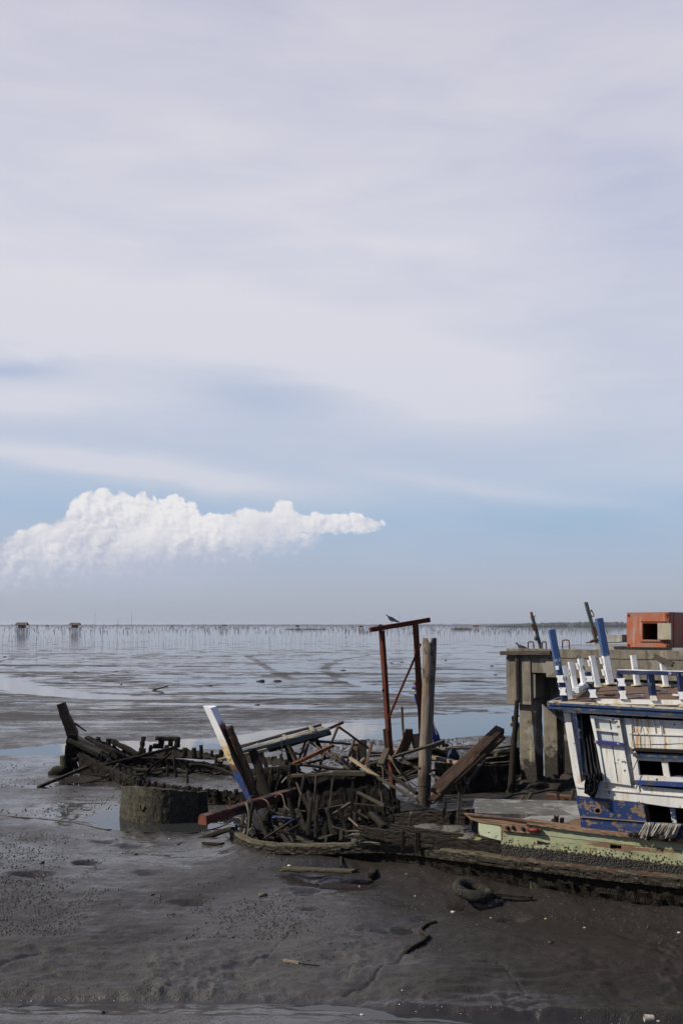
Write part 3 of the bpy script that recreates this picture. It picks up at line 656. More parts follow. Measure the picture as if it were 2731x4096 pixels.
def pellets(name, n, area, smin, smax, label, seed, thr=.1, lift=0.0):
    """crab pellets, shell bits and clods too many to count"""
    rng = np.random.RandomState(seed); px = rng.uniform(area[0], area[1], n*4); py = rng.uniform(area[2], area[3], n*4)
    pts = [G(a, c, .06) for a, c in zip(px, py)]; X = np.array([p.x for p in pts]); Y = np.array([p.y for p in pts])
    k = (fbm(X*.7, Y*.7, 3, seed)+.5*fbm(X*3, Y*3, 2, seed+1)+rng.uniform(-.25, .25, len(X))) > thr; X = X[k][:n]; Y = Y[k][:n]; Z = height(X, Y); m_ = Z > .004; X, Y, Z = X[m_], Y[m_], Z[m_]; n = len(X)
    s_ = smin+(smax-smin)*rng.uniform(0, 1, n)**3; base = np.array([(1, 0, 0), (0, 1, 0), (-1, 0, 0), (0, -1, 0), (0, 0, .8)])
    V = base[None]*s_[:, None, None]*rng.uniform(.6, 1.3, (n, 5, 1)); ang = rng.uniform(0, 6.28, n); c_, q_ = np.cos(ang)[:, None], np.sin(ang)[:, None]
    W = np.stack([V[:, :, 0]*c_-V[:, :, 1]*q_+X[:, None], V[:, :, 0]*q_+V[:, :, 1]*c_+Y[:, None], V[:, :, 2]+Z[:, None]-.002], -1).reshape(-1, 3)
    f = np.array([(0, 1, 4), (1, 2, 4), (2, 3, 4), (3, 0, 4)]); Fc = (f[None]+5*np.arange(n)[:, None, None]).reshape(-1, 3)
    me = bpy.data.meshes.new(name); me.from_pydata(W.tolist(), [], Fc.tolist()); me.materials.append(PELM); o = bpy.data.objects.new(name, me); COL.objects.link(o); tag(o, label, 'mud pellets', kind='stuff')
PELM = plain('dark_pellets', (.040, .037, .034), .6, .6, 20, .003)
pellets('mud_pellets', 9000, (-100, 1300, 3330, 3760), .006, .026, 'dark pellets and clods strewn over the near left mud', 5)
pellets('mud_pellets', 5000, (1150, 2731, 3560, 4000), .005, .020, 'dark pellets strewn over the near right mud', 6, .15)
pellets('shell_gravel', 6000, (1200, 2080, 2950, 3070), .012, .05, 'shelly gravel on the far bank of the channel behind the wrecks', 7, -.5)
pellets('mud_pellets', 3000, (-100, 1000, 3050, 3260), .008, .03, 'dark bits on the mud round the left wreck', 8)
def water():
    m, nt, b, bs = base_mat('shallow_water'); p = wpos(b); dist = b.sep(p)[1]
    b.put(bs.inputs['Base Color'], (.030, .032, .032)); b.put(bs.inputs['Roughness'], .03); b.put(bs.inputs['IOR'], 1.33); b.put(bs.inputs['Specular IOR Level'], .5)
    n = b.noise(b.mapv(p, scale=(.6, 1.6, 1)), 1.2, 3, .6); f = b.noise(b.mapv(p, scale=(.05, .12, 1)), 1.0, 4, .6)
    bm_ = mk(nt, 'ShaderNodeBump'); b.put(bm_.inputs['Height'], b.math('ADD', n, b.math('MULTIPLY', f, 3.0))); b.put(bm_.inputs['Distance'], .01)
    b.put(bm_.inputs['Strength'], b.mr(dist, 20, 200, .12, .9)); nt.links.new(bm_.outputs[0], bs.inputs['Normal'])
    me = bpy.data.meshes.new('water'); E = 40000
    me.from_pydata([(-E, 4, 0), (E, 4, 0), (E, E, 0), (-E, E, 0)], [], [(0, 1, 2, 3)]); me.materials.append(m)
    o = bpy.data.objects.new('water', me); COL.objects.link(o); tag(o, kind='structure')
water()

# ------------------------------------------------------------------ far things
def treeline(name, px0, px1, D, hpx, label, seed):
    rng = np.random.RandomState(seed); n = 420; x0 = (px0-CX)/F*D; x1 = (px1-CX)/F*D; vs = []; fs = []
    for i in range(n):                                    # overlapping leafy crowns, each a small cluster of faces
        t = i/(n-1); x = x0+(x1-x0)*t+rng.uniform(-6, 6); hh = hpx(px0+(px1-px0)*t)/F*D*rng.uniform(.8, 1.15); w = rng.uniform(6, 14)*D/3000; dy = rng.uniform(0, 60)
        k0 = len(vs); rings = []
        for a in range(4):
            zz = hh*(.0, .45, .82, 1)[a]; rr = w*(1, 1.25, .85, .15)[a]
            for q in range(6): ang = q*math.tau/6+rng.uniform(-.3, .3); vs.append((x+math.cos(ang)*rr*rng.uniform(.7, 1.2), D+dy+math.sin(ang)*rr, zz*rng.uniform(.93, 1.05)))
        for a in range(3):
            for q in range(6): r_ = (q+1) % 6; fs.append((k0+a*6+q, k0+a*6+r_, k0+a*6+6+r_, k0+a*6+6+q))
    o = mesh(name, vs, fs, GLEAF, None, origin=Vector((x0, D, 0))); tag(o, label, 'mangrove wood', kind='stuff')
treeline('mangrove_belt', 1950, 3400, 2900, lambda p: np.interp(p, [1950, 2100, 2300, 3400], [3, 14, 18, 22]), 'dark belt of mangrove trees along the horizon on the right', 1)
treeline('far_mangrove_belt', -900, 2700, 7000, lambda p: np.interp(p, [-900, 300, 1500, 2700], [5, 6, 7, 12]), 'faint bluish tree line right across the horizon', 2)

def stake_mesh(h, r, bend, fork, seed):
    rng = random.Random(seed); rings = []; 
    for i in range(5):
        t = i/4; rings.append([Vector((math.cos(a)*r*(1-.4*t)+bend*h*t*t, math.sin(a)*r*(1-.4*t), h*t-.3*(1-t))) for a in [q*math.tau/5 for q in range(5)]])
    vs, fs = ring_mesh(rings)
    if fork:
        r2 = []; k = len(vs)
        for i in range(3):
            t = i/2; r2.append([Vector((math.cos(a)*r*.6+bend*h*.3+t*.28*h*fork, math.sin(a)*r*.6, h*.55+t*h*.35)) for a in [q*math.tau/5 for q in range(5)]])
        v2, f2 = ring_mesh(r2); vs += v2; fs += [tuple(q+k for q in f) for f in f2]
    me = bpy.data.meshes.new('bamboo_stake'); me.from_pydata([tuple(v) for v in vs], [], fs); me.materials.append(STAKE); return me
STK = [('thin bamboo stake in the near row under the two larger huts, far left', 'stake', 'stakes below the two large huts'), ('thin bamboo stake in the broken near row between the second hut and bow stem', 'stake', 'stakes between hut and bow stem'),
       ('thin bamboo stake in the sparse near row between bow stem and gantry', 'stake', 'stakes between bow stem and gantry'), ('thin bamboo stake in the near row seen between gantry and quay corner', 'stake', 'stakes between gantry and quay'),
       ('thin bamboo stake in the near row seen over the quay deck', 'stake', 'stakes beyond the quay deck')]
def stakes():
    rng = random.Random(5); protos = [stake_mesh(1.0, .03, rng.uniform(-.08, .08), rng.choice([0, 0, 0, .5, -.5]), i) for i in range(10)]
    rest_v = []; rest_f = []; cnt = 0; spots = []
    # first rows: base height in the photo falls slightly; clumps and gaps
    def row(px0, px1, base, n, hmin, hmax, jit_, lean=.12, special=()):
        for i in range(n):
            px = px0+(px1-px0)*(i+rng.uniform(-.35, .35))/n; py = base(px)+rng.uniform(-jit_, jit_)
            hh = rng.uniform(hmin, hmax)*(1.9 if rng.random() < .10 else 1); spots.append((px, py, hh, rng.uniform(-lean, lean)*(2.2 if rng.random() < .12 else 1)))
    row(-40, 380, lambda p: 2580, 62, 26, 46, 2.5); row(380, 700, lambda p: 2581, 26, 12, 40, 1.5); row(700, 1300, lambda p: 2576-(p-700)*.006, 42, 12, 42, 1.5)
    row(1300, 1480, lambda p: 2566, 16, 12, 34, 1.5); row(1560, 2100, lambda p: 2560-(p-1560)*.006, 62, 14, 34, 2); row(2100, 2520, lambda p: 2556, 52, 12, 32, 2)
    for px, hh in ((524, 128), (470, 108), (377, 132), (47, 92), (148, 84), (576, 56), (552, 64), (228, 54), (410, 66), (655, 60), (1596, 110), (1246, 56), (1080, 64), (770, 66), (2022, 60), (2540, 60)): spots.append((px, 2582 if px < 1300 else 2564, hh, .0))
    def place(k, px, py, hh, ln):
        D = gD(px, py); b_ = G(px, py); s = hh/F*D
        return b_, s, ln, D
    spots = spots[:300]
    for px, py, hh, ln in spots:
        b_, s, ln, D = place(0, px, py, hh, ln)
        o = bpy.data.objects.new('bamboo_stake', rng.choice(protos)); COL.objects.link(o); o.location = (b_.x, b_.y, 0); th = min(1.1, .5+D/800); o.scale = (th, th, s); o.rotation_euler = (rng.uniform(-.05, .05), ln, rng.uniform(0, .5))
        tag(o, *STK[0 if px < 240 else 1 if px < 700 else 2 if px < 1480 else 3 if px < 2100 else 4])
    for (r0, r1, n, hmin, hmax) in ((2529, 2534, 440, 6, 16), (2519, 2525, 700, 4, 11), (2511, 2516, 1000, 3, 8), (2506, 2509, 1000, 2, 6)):
        for i in range(n):
            px = rng.uniform(-60, 2780); dens = .35+.65*min(1, max(0, (px-200)/1400)); dens *= .7+.5*math.sin(px*.011+r0)
            if rng.random() > dens+.15: continue
            py = rng.uniform(r0, r1) if rng.random() < .5 else rng.choice([r0, r1])+rng.uniform(-.4, .4); D = gD(px, py); b_ = G(px, py); h = rng.uniform(hmin, hmax)/F*D*.9; w = .00019*D*rng.uniform(.6, 1.3); ln = rng.uniform(-.1, .1)*h
            k = len(rest_v)
            for zz, q in ((-.5, 0), (h, ln)):
                for a in range(3): rest_v.append((b_.x+q+math.cos(a*2.1)*w, b_.y+math.sin(a*2.1)*w, zz))
            for a in range(3): c = (a+1) % 3; rest_f.append((k+a, k+c, k+3+c, k+3+a))
            rest_f.append((k+3, k+4, k+5))
    o = mesh('stake_field', rest_v, rest_f, STAKE, None, origin=Vector((0, 500, 0))); tag(o, 'dense field of thin bamboo stakes of the shellfish farms near the horizon', 'stakes', kind='stuff')
stakes()
def reed(px0, px1, py, hpx, label):
    rng = random.Random(int(px0)); D = gD(px0, py); vs = []; fs = []
    for i in range(260):
        px = rng.uniform(px0, px1); d = D+rng.uniform(0, 60); x = (px-CX)/F*D; h = hpx/F*D*rng.uniform(.5, 1.05); w = .16; k = len(vs); l = rng.uniform(-.3, .3)
        vs += [(x-w, d, -.2), (x+w, d, -.2), (x, d+w, -.2), (x+l, d, h)]; fs += [(k, k+1, k+3), (k+1, k+2, k+3), (k+2, k, k+3)]
    o = mesh('reed_bed', vs, fs, REEDM, None, origin=Vector(((px0-CX)/F*D, D, 0))); tag(o, label, 'brushwood fence', kind='stuff')
REEDM = plain('dry_reed', (.22, .17, .11), .9, .5, .5)
reed(1825, 1890, 2519, 12, 'pale dry brushwood by the small hut right of the tall post'); reed(1140, 1300, 2519, 9, 'low brushwood patch left of the timber gantry on the horizon')

def hut(px, py, wpx, hpx, label, roofm=THATCH, wall=HUTW, teal=False, group=None):
    D = gD(px, py); b_ = G(px, py); s = wpx/F*D; h = hpx/F*D; t = thing('stilt_hut', label, 'hut', (b_.x, b_.y, 0), 0, group); o = Vector((b_.x, b_.y, 0))
    rng = random.Random(int(px)); fz = h*.46
    def bx(name, x0, x1, y0, y1, z0, z1, mat): return slab(name, [o+Vector((x0, y0, z0)), o+Vector((x1, y0, z0)), o+Vector((x1, y0, z1)), o+Vector((x0, y0, z1))], (0, y1-y0, 0), mat, t)
    bx('platform', -s*.52, s*.55, -s*.35, s*.4, fz, fz+.18, HUTW)
    for i in range(7):
        for j in range(3):
            x = -s*.46+i*s*.155+rng.uniform(-.1, .1); y = -s*.3+j*s*.32; beam('stilt', o+Vector((x, y, -.3)), o+Vector((x+rng.uniform(-.15, .15), y, fz)), .16, .16, STAKE, t, step=2)
    bx('wall', -s*.30, -s*.26, -s*.22, s*.25, fz+.18, h*.80, wall); bx('wall', s*.18, s*.22, -s*.22, s*.25, fz+.18, h*.80, wall)
    bx('wall', -s*.26, s*.18, s*.21, s*.25, fz+.18, h*.80, wall)
    bx('front_panel', -s*.26, s*.00, -s*.22, -s*.20, fz+.18, h*.66, TEAL if teal else wall)
    for x in (-s*.42, s*.32): beam('post', o+Vector((x, -s*.3, fz)), o+Vector((x, -s*.3, h*.82)), .14, .14, STAKE, t, step=2)
    for sg in (-1, 1):
        a = [o+Vector((-s*.5, 0, h)), o+Vector((s*.42, 0, h)), o+Vector((s*.47, sg*s*.42, h*.76)), o+Vector((-s*.52, sg*s*.42, h*.76))]; slab('roof', a, (0, 0, .12), roofm, t)
    return t
hut(90, 2531, 47, 40, 'larger far hut on stilts with dark roof and teal panel, leftmost on the horizon', teal=True)
hut(302, 2528, 42, 36, 'far hut on stilts with dark roof, second from the left on the horizon')
def small_hut(px, py, wpx, hpx, label, mat=HUTW, roof=THATCH):
    D = gD(px, py); b_ = G(px, py); s = wpx/F*D; h = hpx/F*D; t = thing('stilt_hut', label, 'hut', (b_.x, b_.y, 0), 0); o = Vector((b_.x, b_.y, 0))
    for x in (-.4, -.13, .13, .4):
        for y in (-.3, .3): beam('stilt', o+Vector((x*s, y*s, -.3)), o+Vector((x*s, y*s, h*.5)), .3, .3, STAKE, t, step=5)
    slab('wall', [o+Vector((-.4*s, -.3*s, h*.45)), o+Vector((.4*s, -.3*s, h*.45)), o+Vector((.4*s, -.3*s, h*.8)), o+Vector((-.4*s, -.3*s, h*.8))], (0, .6*s, 0), mat, t)
    for sg in (-1, 1): slab('roof', [o+Vector((-.25*s, 0, h)), o+Vector((.25*s, 0, h)), o+Vector((.5*s, sg*.4*s, h*.75)), o+Vector((-.5*s, sg*.4*s, h*.75))], (0, 0, .2), roof, t)
THP = plain('tan_thatch', (.36, .24, .16), .9, .3, 4)
small_hut(190, 2509, 12, 10, 'tiny dark hut on the horizon between the two larger huts at the left')
small_hut(690, 2509, 11, 9, 'tiny dark hut on the horizon above the small forked driftwood branch')
small_hut(898, 2510, 24, 12, 'dark broad hut among stakes on the horizon above the painted bow stem')
small_hut(1190, 2514, 18, 14, 'small pale-roofed hut by the brushwood left of the gantry')
small_hut(1443, 2518, 20, 20, 'small hut on tall thin legs just left of the rusty gantry crossbeam', roof=THP)
small_hut(1902, 2514, 25, 17, 'small hut with tan pyramid roof beyond the pale brushwood, right of the tall post', roof=THP)
small_hut(995, 2507, 8, 6, 'tiny hut speck on the horizon right of the painted bow stem')
small_hut(2268, 2505, 12, 9, 'tiny dark hut before the mangrove belt between the two green leaning stems')
bo = thing('buoy', 'small orange float on a stick among the far stakes', 'buoy', G(1384, 2562)); bl = G(1384, 2562); bD = bl.y
lump('float', bl+Vector((0, 0, .8)), (.22, .22, .28), ORANGE, bo, .15, 2); beam('stick', bl+Vector((0, 0, -.3)), bl+Vector((0, 0, 1.3)), .04, .04, STAKE, bo, step=1)

# driftwood and lumps on the flat
def flat_lump(px, py, wpx, hpx, label, cat='mud-caked lump', name='debris_lump', mat=MUDLUMP):
    p = G(px, py); s = wpx/F*p.y/2; o = lump(name, (p.x, p.y, .01), (s, s*.7, hpx*.6/F*p.y), mat, None, .6, 3); tag(o, label, cat)
flat_lump(1044, 2726, 30, 10, 'rounded black lump on far mud above bow stem, left of the pair')
flat_lump(1110, 2725, 34, 7, 'long low black lump on far mud above bow stem, right of the pair')
flat_lump(838, 2744, 26, 6, 'tangled dark lump lying far out between branch and bow stem')
flat_lump(300, 2690, 24, 5, 'small dark lump on the far flat below the second hut')
flat_lump(463, 2686, 26, 3, 'flat dark scrap on the far flat at mid left')
flat_lump(486, 2739, 8, 4, 'tiny round dark lump left of the forked branch')
flat_lump(1372, 2682, 22, 4, 'dark scrap on the far flat left of the gantry post')
flat_lump(1781, 2642, 8, 4, 'small dark stone on the flat right of the tall post top')
flat_lump(1966, 2664, 12, 4, 'dark stone on the far flat near the pier corner')
flat_lump(1980, 2700, 10, 4, 'small dark stone lower on the flat beside the pier corner')
flat_lump(1565, 2652, 14, 3, 'flat dark scrap between the two gantry posts')
flat_lump(1607, 2649, 14, 3, 'rectangular dark scrap between the gantry posts, right one')
flat_lump(20, 2628, 16, 4, 'small dark lump at the left edge of the far flat')
flat_lump(1030, 2820, 22, 4, 'low dark lump on the mud just above the bow stem')
flat_lump(1266, 2818, 16, 4, 'low dark lump on the mud above the collapsed slatted frame')
b0 = thing('driftwood_branch', 'forked dark branch lying on the far wet mud at mid left', 'branch', G(640, 2768))
beam('limb', G(612, 2762)+Vector((0, 0, .02)), P(675, 2745, gD(640, 2762))+Vector((0, 0, .02)), .10, .10, W_DARK, b0, rnd_=True, taper=.6)
beam('limb', G(612, 2762)+Vector((0, 0, .03)), G(655, 2771)+Vector((0, 0, .03)), .07, .07, W_DARK, b0, rnd_=True, taper=.4)
# ------------------------------------------------------------------ pier
PD = 24.6
PA = P(2022, 2603, PD); pu = Vector((math.cos(R(-32)), math.sin(R(-32)), 0)); pn = Vector((-pu.y, pu.x, 0))     # along the quay face, and inland
def PS(px, py, off=0.0):               # point on the quay's face (or a plane behind it)
    r = ray(px, py); o = Vector((0, 0, H)); q = PA+pn*off; t = (q-o).dot(pn)/r.dot(pn); return o+r*t
pier = thing('concrete_pier', 'stained concrete quay on square columns behind the white cabin', 'pier', (PA.x, PA.y, 0), R(-32))
def pslab(name, pts, off, th, mat): return slab(name, [PS(*p, off) for p in pts], pn*th, mat, pier)
ztop = PS(2100, 2608).z
# deck, kerb and face beam
dk0 = PS(2075, 2640, .3); zb = ztop-.28
def boxp(name, a, c, off0, off1, z0, z1, mat):        # a, c distances along the quay
    f = lambda s, o_, z_: Vector((PA.x, PA.y, 0))+pu*s+pn*o_+Vector((0, 0, z_))
    return slab(name, [f(a, off0, z0), f(c, off0, z0), f(c, off0, z1), f(a, off0, z1)], pn*(off1-off0), mat, pier)
tpx = lambda px: (PS(px, 2700)-PA).dot(pu)
sc = PD/F                                             # metres per photo pixel on the face
boxp('deck_slab', .02, 16, .35, 9.5, ztop-.40, ztop-.10, C_PIER)
boxp('kerb', .03, 16, -.02, .36, ztop-.12, ztop+.075, C_PIER)
boxp('kerb_far', .02, 16, 8.6, 9.5, ztop-.098, ztop+.03, C_PIER)
boxp('face_beam', tpx(2183), 16, .0, .42, ztop-.585, ztop-.122, C_PIER)
boxp('corner_block', .0, tpx(2120), .0, .5, ztop-1.25, ztop-.122, C_PIER)
boxp('corner_block', tpx(2120)+.003, tpx(2183)-.003, .03, .5, ztop-.49, ztop-.125, C_PIER)
slab('haunch', [PS(2122, 2690, .05), PS(2140, 2700, .05), PS(2140, 2790, .05), PS(2122, 2803, .05)], pn*.6, C_PIER, pier)
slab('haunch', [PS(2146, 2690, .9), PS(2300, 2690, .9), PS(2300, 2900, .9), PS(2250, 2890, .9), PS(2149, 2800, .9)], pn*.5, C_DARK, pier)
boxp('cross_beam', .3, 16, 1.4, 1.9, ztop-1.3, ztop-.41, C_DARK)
def column(px0, px1, py0, off, mat=C_PIER, dep=.42):
    a = PS(px0, 3000, off); c = PS(px1, 3000, off); a.z = c.z = -.3; t1 = PS(px0, py0, off).z
    n = 26; rings = []
    for i in range(n+1):
        zz = -.3+(t1+.3)*i/n; k = lambda q: .012*mn.noise(Vector((q, zz*5, px0)))
        e = .02
        base = [a+pu*e, c-pu*e, c+pn*e, c+pn*(dep-e), c+pn*dep-pu*e, a+pn*dep+pu*e, a+pn*(dep-e), a+pn*e]
        rings.append([Vector((v.x+k(j), v.y+k(j+9), zz)) for j, v in enumerate(base)])
    vs, fs = ring_mesh(rings); return mesh('column', vs, fs, mat, pier)
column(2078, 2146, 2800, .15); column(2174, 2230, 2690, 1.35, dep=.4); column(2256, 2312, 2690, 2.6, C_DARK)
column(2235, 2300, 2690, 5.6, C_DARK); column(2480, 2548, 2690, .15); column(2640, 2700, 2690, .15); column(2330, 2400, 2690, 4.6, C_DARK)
# added black walls far under the deck, standing in for its deep shade
boxp('shade_wall', .1, 16, 6.6, 7.0, -.3, ztop-.41, W_BLACK)
boxp('shade_partition', .05, .2, 3.4, 6.59, -.3, ztop-.41, W_BLACK)
beam('fender_board', PS(2004, 2612, -.10), PS(2202, 2611, -.10), .10, .10, W_GREY, pier, jag=.02)
beam('fender_strip', PS(2066, 2617, -.05), PS(2068, 2803, -.05), .07, .07, W_GREY, pier)
for i, (px0, px1, py0, py1, off) in enumerate(((2111, 2133, 2568, 2588, 1.2), (2167, 2183, 2568, 2590, .2), (2248, 2275, 2561, 2582, 2.2))):
    a = PS(px0, py1, off); c = PS(px1, py1, off); h = (PS(px0, py0, off)-PS(px0, py1, off)).z; zz = ztop+.0 if off < 1 else ztop-.1
    a.z = c.z = zz; dh = (PS(px0, py0, off).z-zz)
    tube('lifting_loop', [a, a+Vector((0, 0, dh*.8)), a.lerp(c, .15)+Vector((0, 0, dh)), a.lerp(c, .85)+Vector((0, 0, dh)), c+Vector((0, 0, dh*.8)), c], .018, RUST, pier)
for px, py in ((2196, 2630), (2310, 2628)):
    c = PS(px, py, -.03); pts = [c+pn*-.0, c+pn*.06]
    rings = [[c+pn*o_+pu*(math.cos(a)*r)+Vector((0, 0, math.sin(a)*r)) for a in [i*math.tau/14 for i in range(14)]] for o_, r in ((.10, .035), (0, .035), (0, .045), (.10, .045))]
    vs, fs = ring_mesh(rings, cap=False); n = len(vs); fs.append(tuple(range(14))); mesh('drain_pipe', vs, fs, PVC if 'PVC' in globals() else C_DARK, pier)
ft = thing('footing_mound', 'rough grey concrete and mud mound at the foot of the quay columns', 'mound', G(2110, 3180), 0)
fz = PS(2110, 3160, .15)
lump('mound', Vector((fz.x+.1, fz.y+.2, .0)), (.85, .8, .34), C_DARK, ft, .35, 4, 3)
lump('mound', Vector((fz.x+1.3, fz.y+.9, .0)), (1.0, .8, .30), C_DARK, ft, .35, 4, 3)
# timber strip leaning at the corner column
o = beam('leaning_pole', P(2040, 3195, PD-.5), P(2066, 2800, PD-.28), .19, .19, W_DARK, None, rnd_=True, taper=.5, crust=.008); tag(o, 'dark tapering pole leaning against the left side of the front quay column', 'pole')
# things on the quay
ob = thing('orange_block_shelter', 'orange painted concrete cube with a square window hole on the quay', 'concrete box', P(2505, 2590, 27.5), R(-36))
OB = P(2505, 2590, 27.5); ou = Vector((math.cos(R(-36)), math.sin(R(-36)), 0)); on_ = Vector((-ou.y, ou.x, 0))
def ob_at(px, py, off=0.0):
    r = ray(px, py); o = Vector((0, 0, H)); q = OB+on_*off; t = (q-o).dot(on_)/r.dot(on_); return o+r*t
c00 = ob_at(2505, 2588); c10 = ob_at(2674, 2590); c11 = ob_at(2674, 2452); c01 = ob_at(2505, 2454)
w00 = ob_at(2567, 2558); w10 = ob_at(2681-8, 2560); w10 = ob_at(2650, 2560); w11 = ob_at(2650, 2493); w01 = ob_at(2567, 2493)
for q in ([c00, c10, w10, w00], [c10, c11, w11, w10], [c11, c01, w01, w11], [c01, c00, w00, w01]): slab('front_wall', q, on_*.11, BOXM, ob)
dpt = 2.2
slab('side_wall', [c10, c10+on_*dpt, c11+on_*dpt, c11], ou*-.11, BOXM, ob); slab('side_wall', [c00+on_*.111, c00+on_*dpt, c01+on_*dpt, c01+on_*.111], ou*.11, BOXM, ob)
slab('top_slab', [c01+Vector((0, 0, .002)), c11+Vector((0, 0, .002)), c11+on_*dpt+Vector((0, 0, .002)), c01+on_*dpt+Vector((0, 0, .002))], (0, 0, .025), BOXM, ob)
slab('back_wall', [c00+on_*dpt, c10+on_*dpt, c11+on_*dpt, c01+on_*dpt], on_*-.1, BOXM, ob)
slab('side_panel', [c10+on_*.35+ou*.001, c10+on_*1.5+ou*.001, c11+on_*1.5+ou*.001, c11+on_*.35+ou*.001], ou*.02, BOXM, ob)
for cpt in (c00, c10, c11, c01):
    lump('corner_bolt', cpt+(c10-c00).normalized()*(.05 if cpt in (c00, c01) else -.05)+Vector((0, 0, .05 if cpt in (c00, c10) else -.05))+on_*-.01, (.035, .02, .035), RUST, ob, .4, 2)
for (a_, b_) in (((2560, 2486), (2660, 2486)), ((2560, 2566), (2660, 2567))): beam('window_trim', ob_at(*a_, -.01), ob_at(*b_, -.01), .02, .03, RUST, ob)
pb = slab('loose_concrete_block', [ob_at(2628, 2558, -.12), ob_at(2682, 2558, -.12), ob_at(2681, 2493, -.12), ob_at(2628, 2493, -.12)], on_*.10, C_PALE if 'C_PALE' in globals() else C_PIER2); tag(pb, 'pale rough square concrete block covering part of the orange box window', 'concrete block')
b2 = beam('concrete_curb_block', P(2440, 2556, 28.2), P(2512, 2553, 27.6), .5, .21, C_PIER2, None); tag(b2, 'grey broken concrete kerb lying on the quay left of the orange box', 'concrete block')
b3 = slab('quay_step', [P(2380, 2584, 28.6), P(2731, 2592, 26.6), P(2900, 2596, 25.6), P(2900, 2580, 28.6), P(2380, 2574, 31)], (0, 0, -.16), C_PIER2); tag(b3, 'low raised concrete strip on the quay under the orange box', 'concrete step')
tg = thing('rusty_wire_heap', 'small heap of rusty wire on the quay beside the right green stem', 'wire', P(2375, 2568, 29))
for i in range(7):
    a = P(2345+random.uniform(-6, 20), 2572, 29); tube('wire', [a, a+Vector((.15, 0, random.uniform(.02, .1))), a+Vector((.35+random.uniform(-.1, .1), .1, random.uniform(.03, .14)))], .012, RUST, tg)
# bow stems of hidden boats beyond the quay
s1 = thing('green_stem_post', 'weathered grey-green stem leaning beyond the quay with red banded cap', 'boat stem', P(2178, 2640, 36))
beam('stem', P(2235, 2860, 36), P(2126, 2463, 36), .11, .14, P_SAGE, s1, jag=.01); beam('cap', P(2126, 2464, 36), P(2123, 2448, 36), .085, .085, BROWNCAP if 'BROWNCAP' in globals() else RUST, s1)
beam('splinter', P(2133, 2474, 36), P(2143, 2458, 36), .03, .03, W_PALE, s1, taper=.3); beam('patch', P(2139, 2522, 35.9), P(2128, 2496, 35.9), .12, .03, RUST, s1); lump('bracket', P(2142, 2552, 35.9), (.07, .05, .10), P_SAGE, s1)
s2 = thing('green_stem_post', 'taller weathered grey-green stem leaning beyond the quay, right of the first', 'boat stem', P(2390, 2640, 36))
beam('stem', P(2440, 2780, 36), P(2341, 2409, 36), .12, .14, P_SAGE, s2, jag=.01); tube('handle', [P(2362, 2448, 35.9), P(2364, 2440, 35.9), P(2374, 2462, 35.9), P(2369, 2466, 35.9), P(2364, 2462, 35.9)], .018, RUST, s2); beam('patch', P(2385, 2545, 35.9), P(2372, 2508, 35.9), .13, .03, RUST, s2)
# far boat fragment left of the corner column
s3 = thing('painted_boat_fragment', 'small blue and green painted boat stern piece just left of the quay column', 'boat part', P(2062, 2960, 29))
slab('gunwale', [P(2040, 2893, 29), P(2085, 2891, 29), P(2085, 2905, 29), P(2042, 2907, 29)], (0, .4, 0), paint('mixed_blue_yellow_paint', (.05, .10, .28), under=(.35, .32, .14), chip=.5), s3)
slab('quarter', [P(2055, 2906, 29), P(2085, 2906, 29), P(2085, 2965, 29), P(2064, 2960, 29)], (0, .3, 0), paint('sea_green_paint', (.06, .22, .16), under=(.35, .25, .08), chip=.47), s3); beam('bollard', P(2056, 2893, 29), P(2052, 2865, 29), .10, .10, W_DARK, s3); beam('cleat', P(2050, 2866, 29), P(2075, 2864, 29), .05, .05, W_DARK, s3)
# grey slabs dumped in front
# ------------------------------------------------------------------ pigeons
def pigeon(c, s, yaw, label, mat=FEATHER):
    t = thing('pigeon', label, 'pigeon', c, yaw); Cc = Vector(c); Rz = Matrix.Rotation(yaw, 3, 'Z')
    prof = [(-.17, .004, .012, .030), (-.12, .014, .022, .045), (-.06, .035, .040, .075), (0, .048, .055, .095), (.05, .046, .052, .115), (.085, .032, .036, .140), (.10, .020, .022, .165), (.108, .021, .023, .185), (.122, .018, .019, .195), (.135, .008, .008, .192), (.15, .002, .003, .186)]
    rings = [[Cc+Rz@(Vector((x, math.cos(a)*ry, zc+math.sin(a)*rz))*s) for a in [i*math.tau/12 for i in range(12)]] for x, ry, rz, zc in prof]
    vs, fs = ring_mesh(rings); mesh('body', vs, fs, mat, t, smooth=True)
    for sg in (-1, 1):
        w = [(-.15, .012, .055), (-.05, .045, .105), (.05, .050, .125), (.04, .056, .08), (-.08, .040, .045)]
        slab('wing', [Cc+Rz@(Vector((x, sg*y, zz))*s) for x, y, zz in w], Rz@Vector((0, sg*.008*s, 0)), FEATHER2, t)
        beam('leg', Cc+Rz@(Vector((.01, sg*.018, .05))*s), Cc+Rz@(Vector((.015, sg*.02, -.002))*s), .007*s, .007*s, BROWN, t, step=.02)
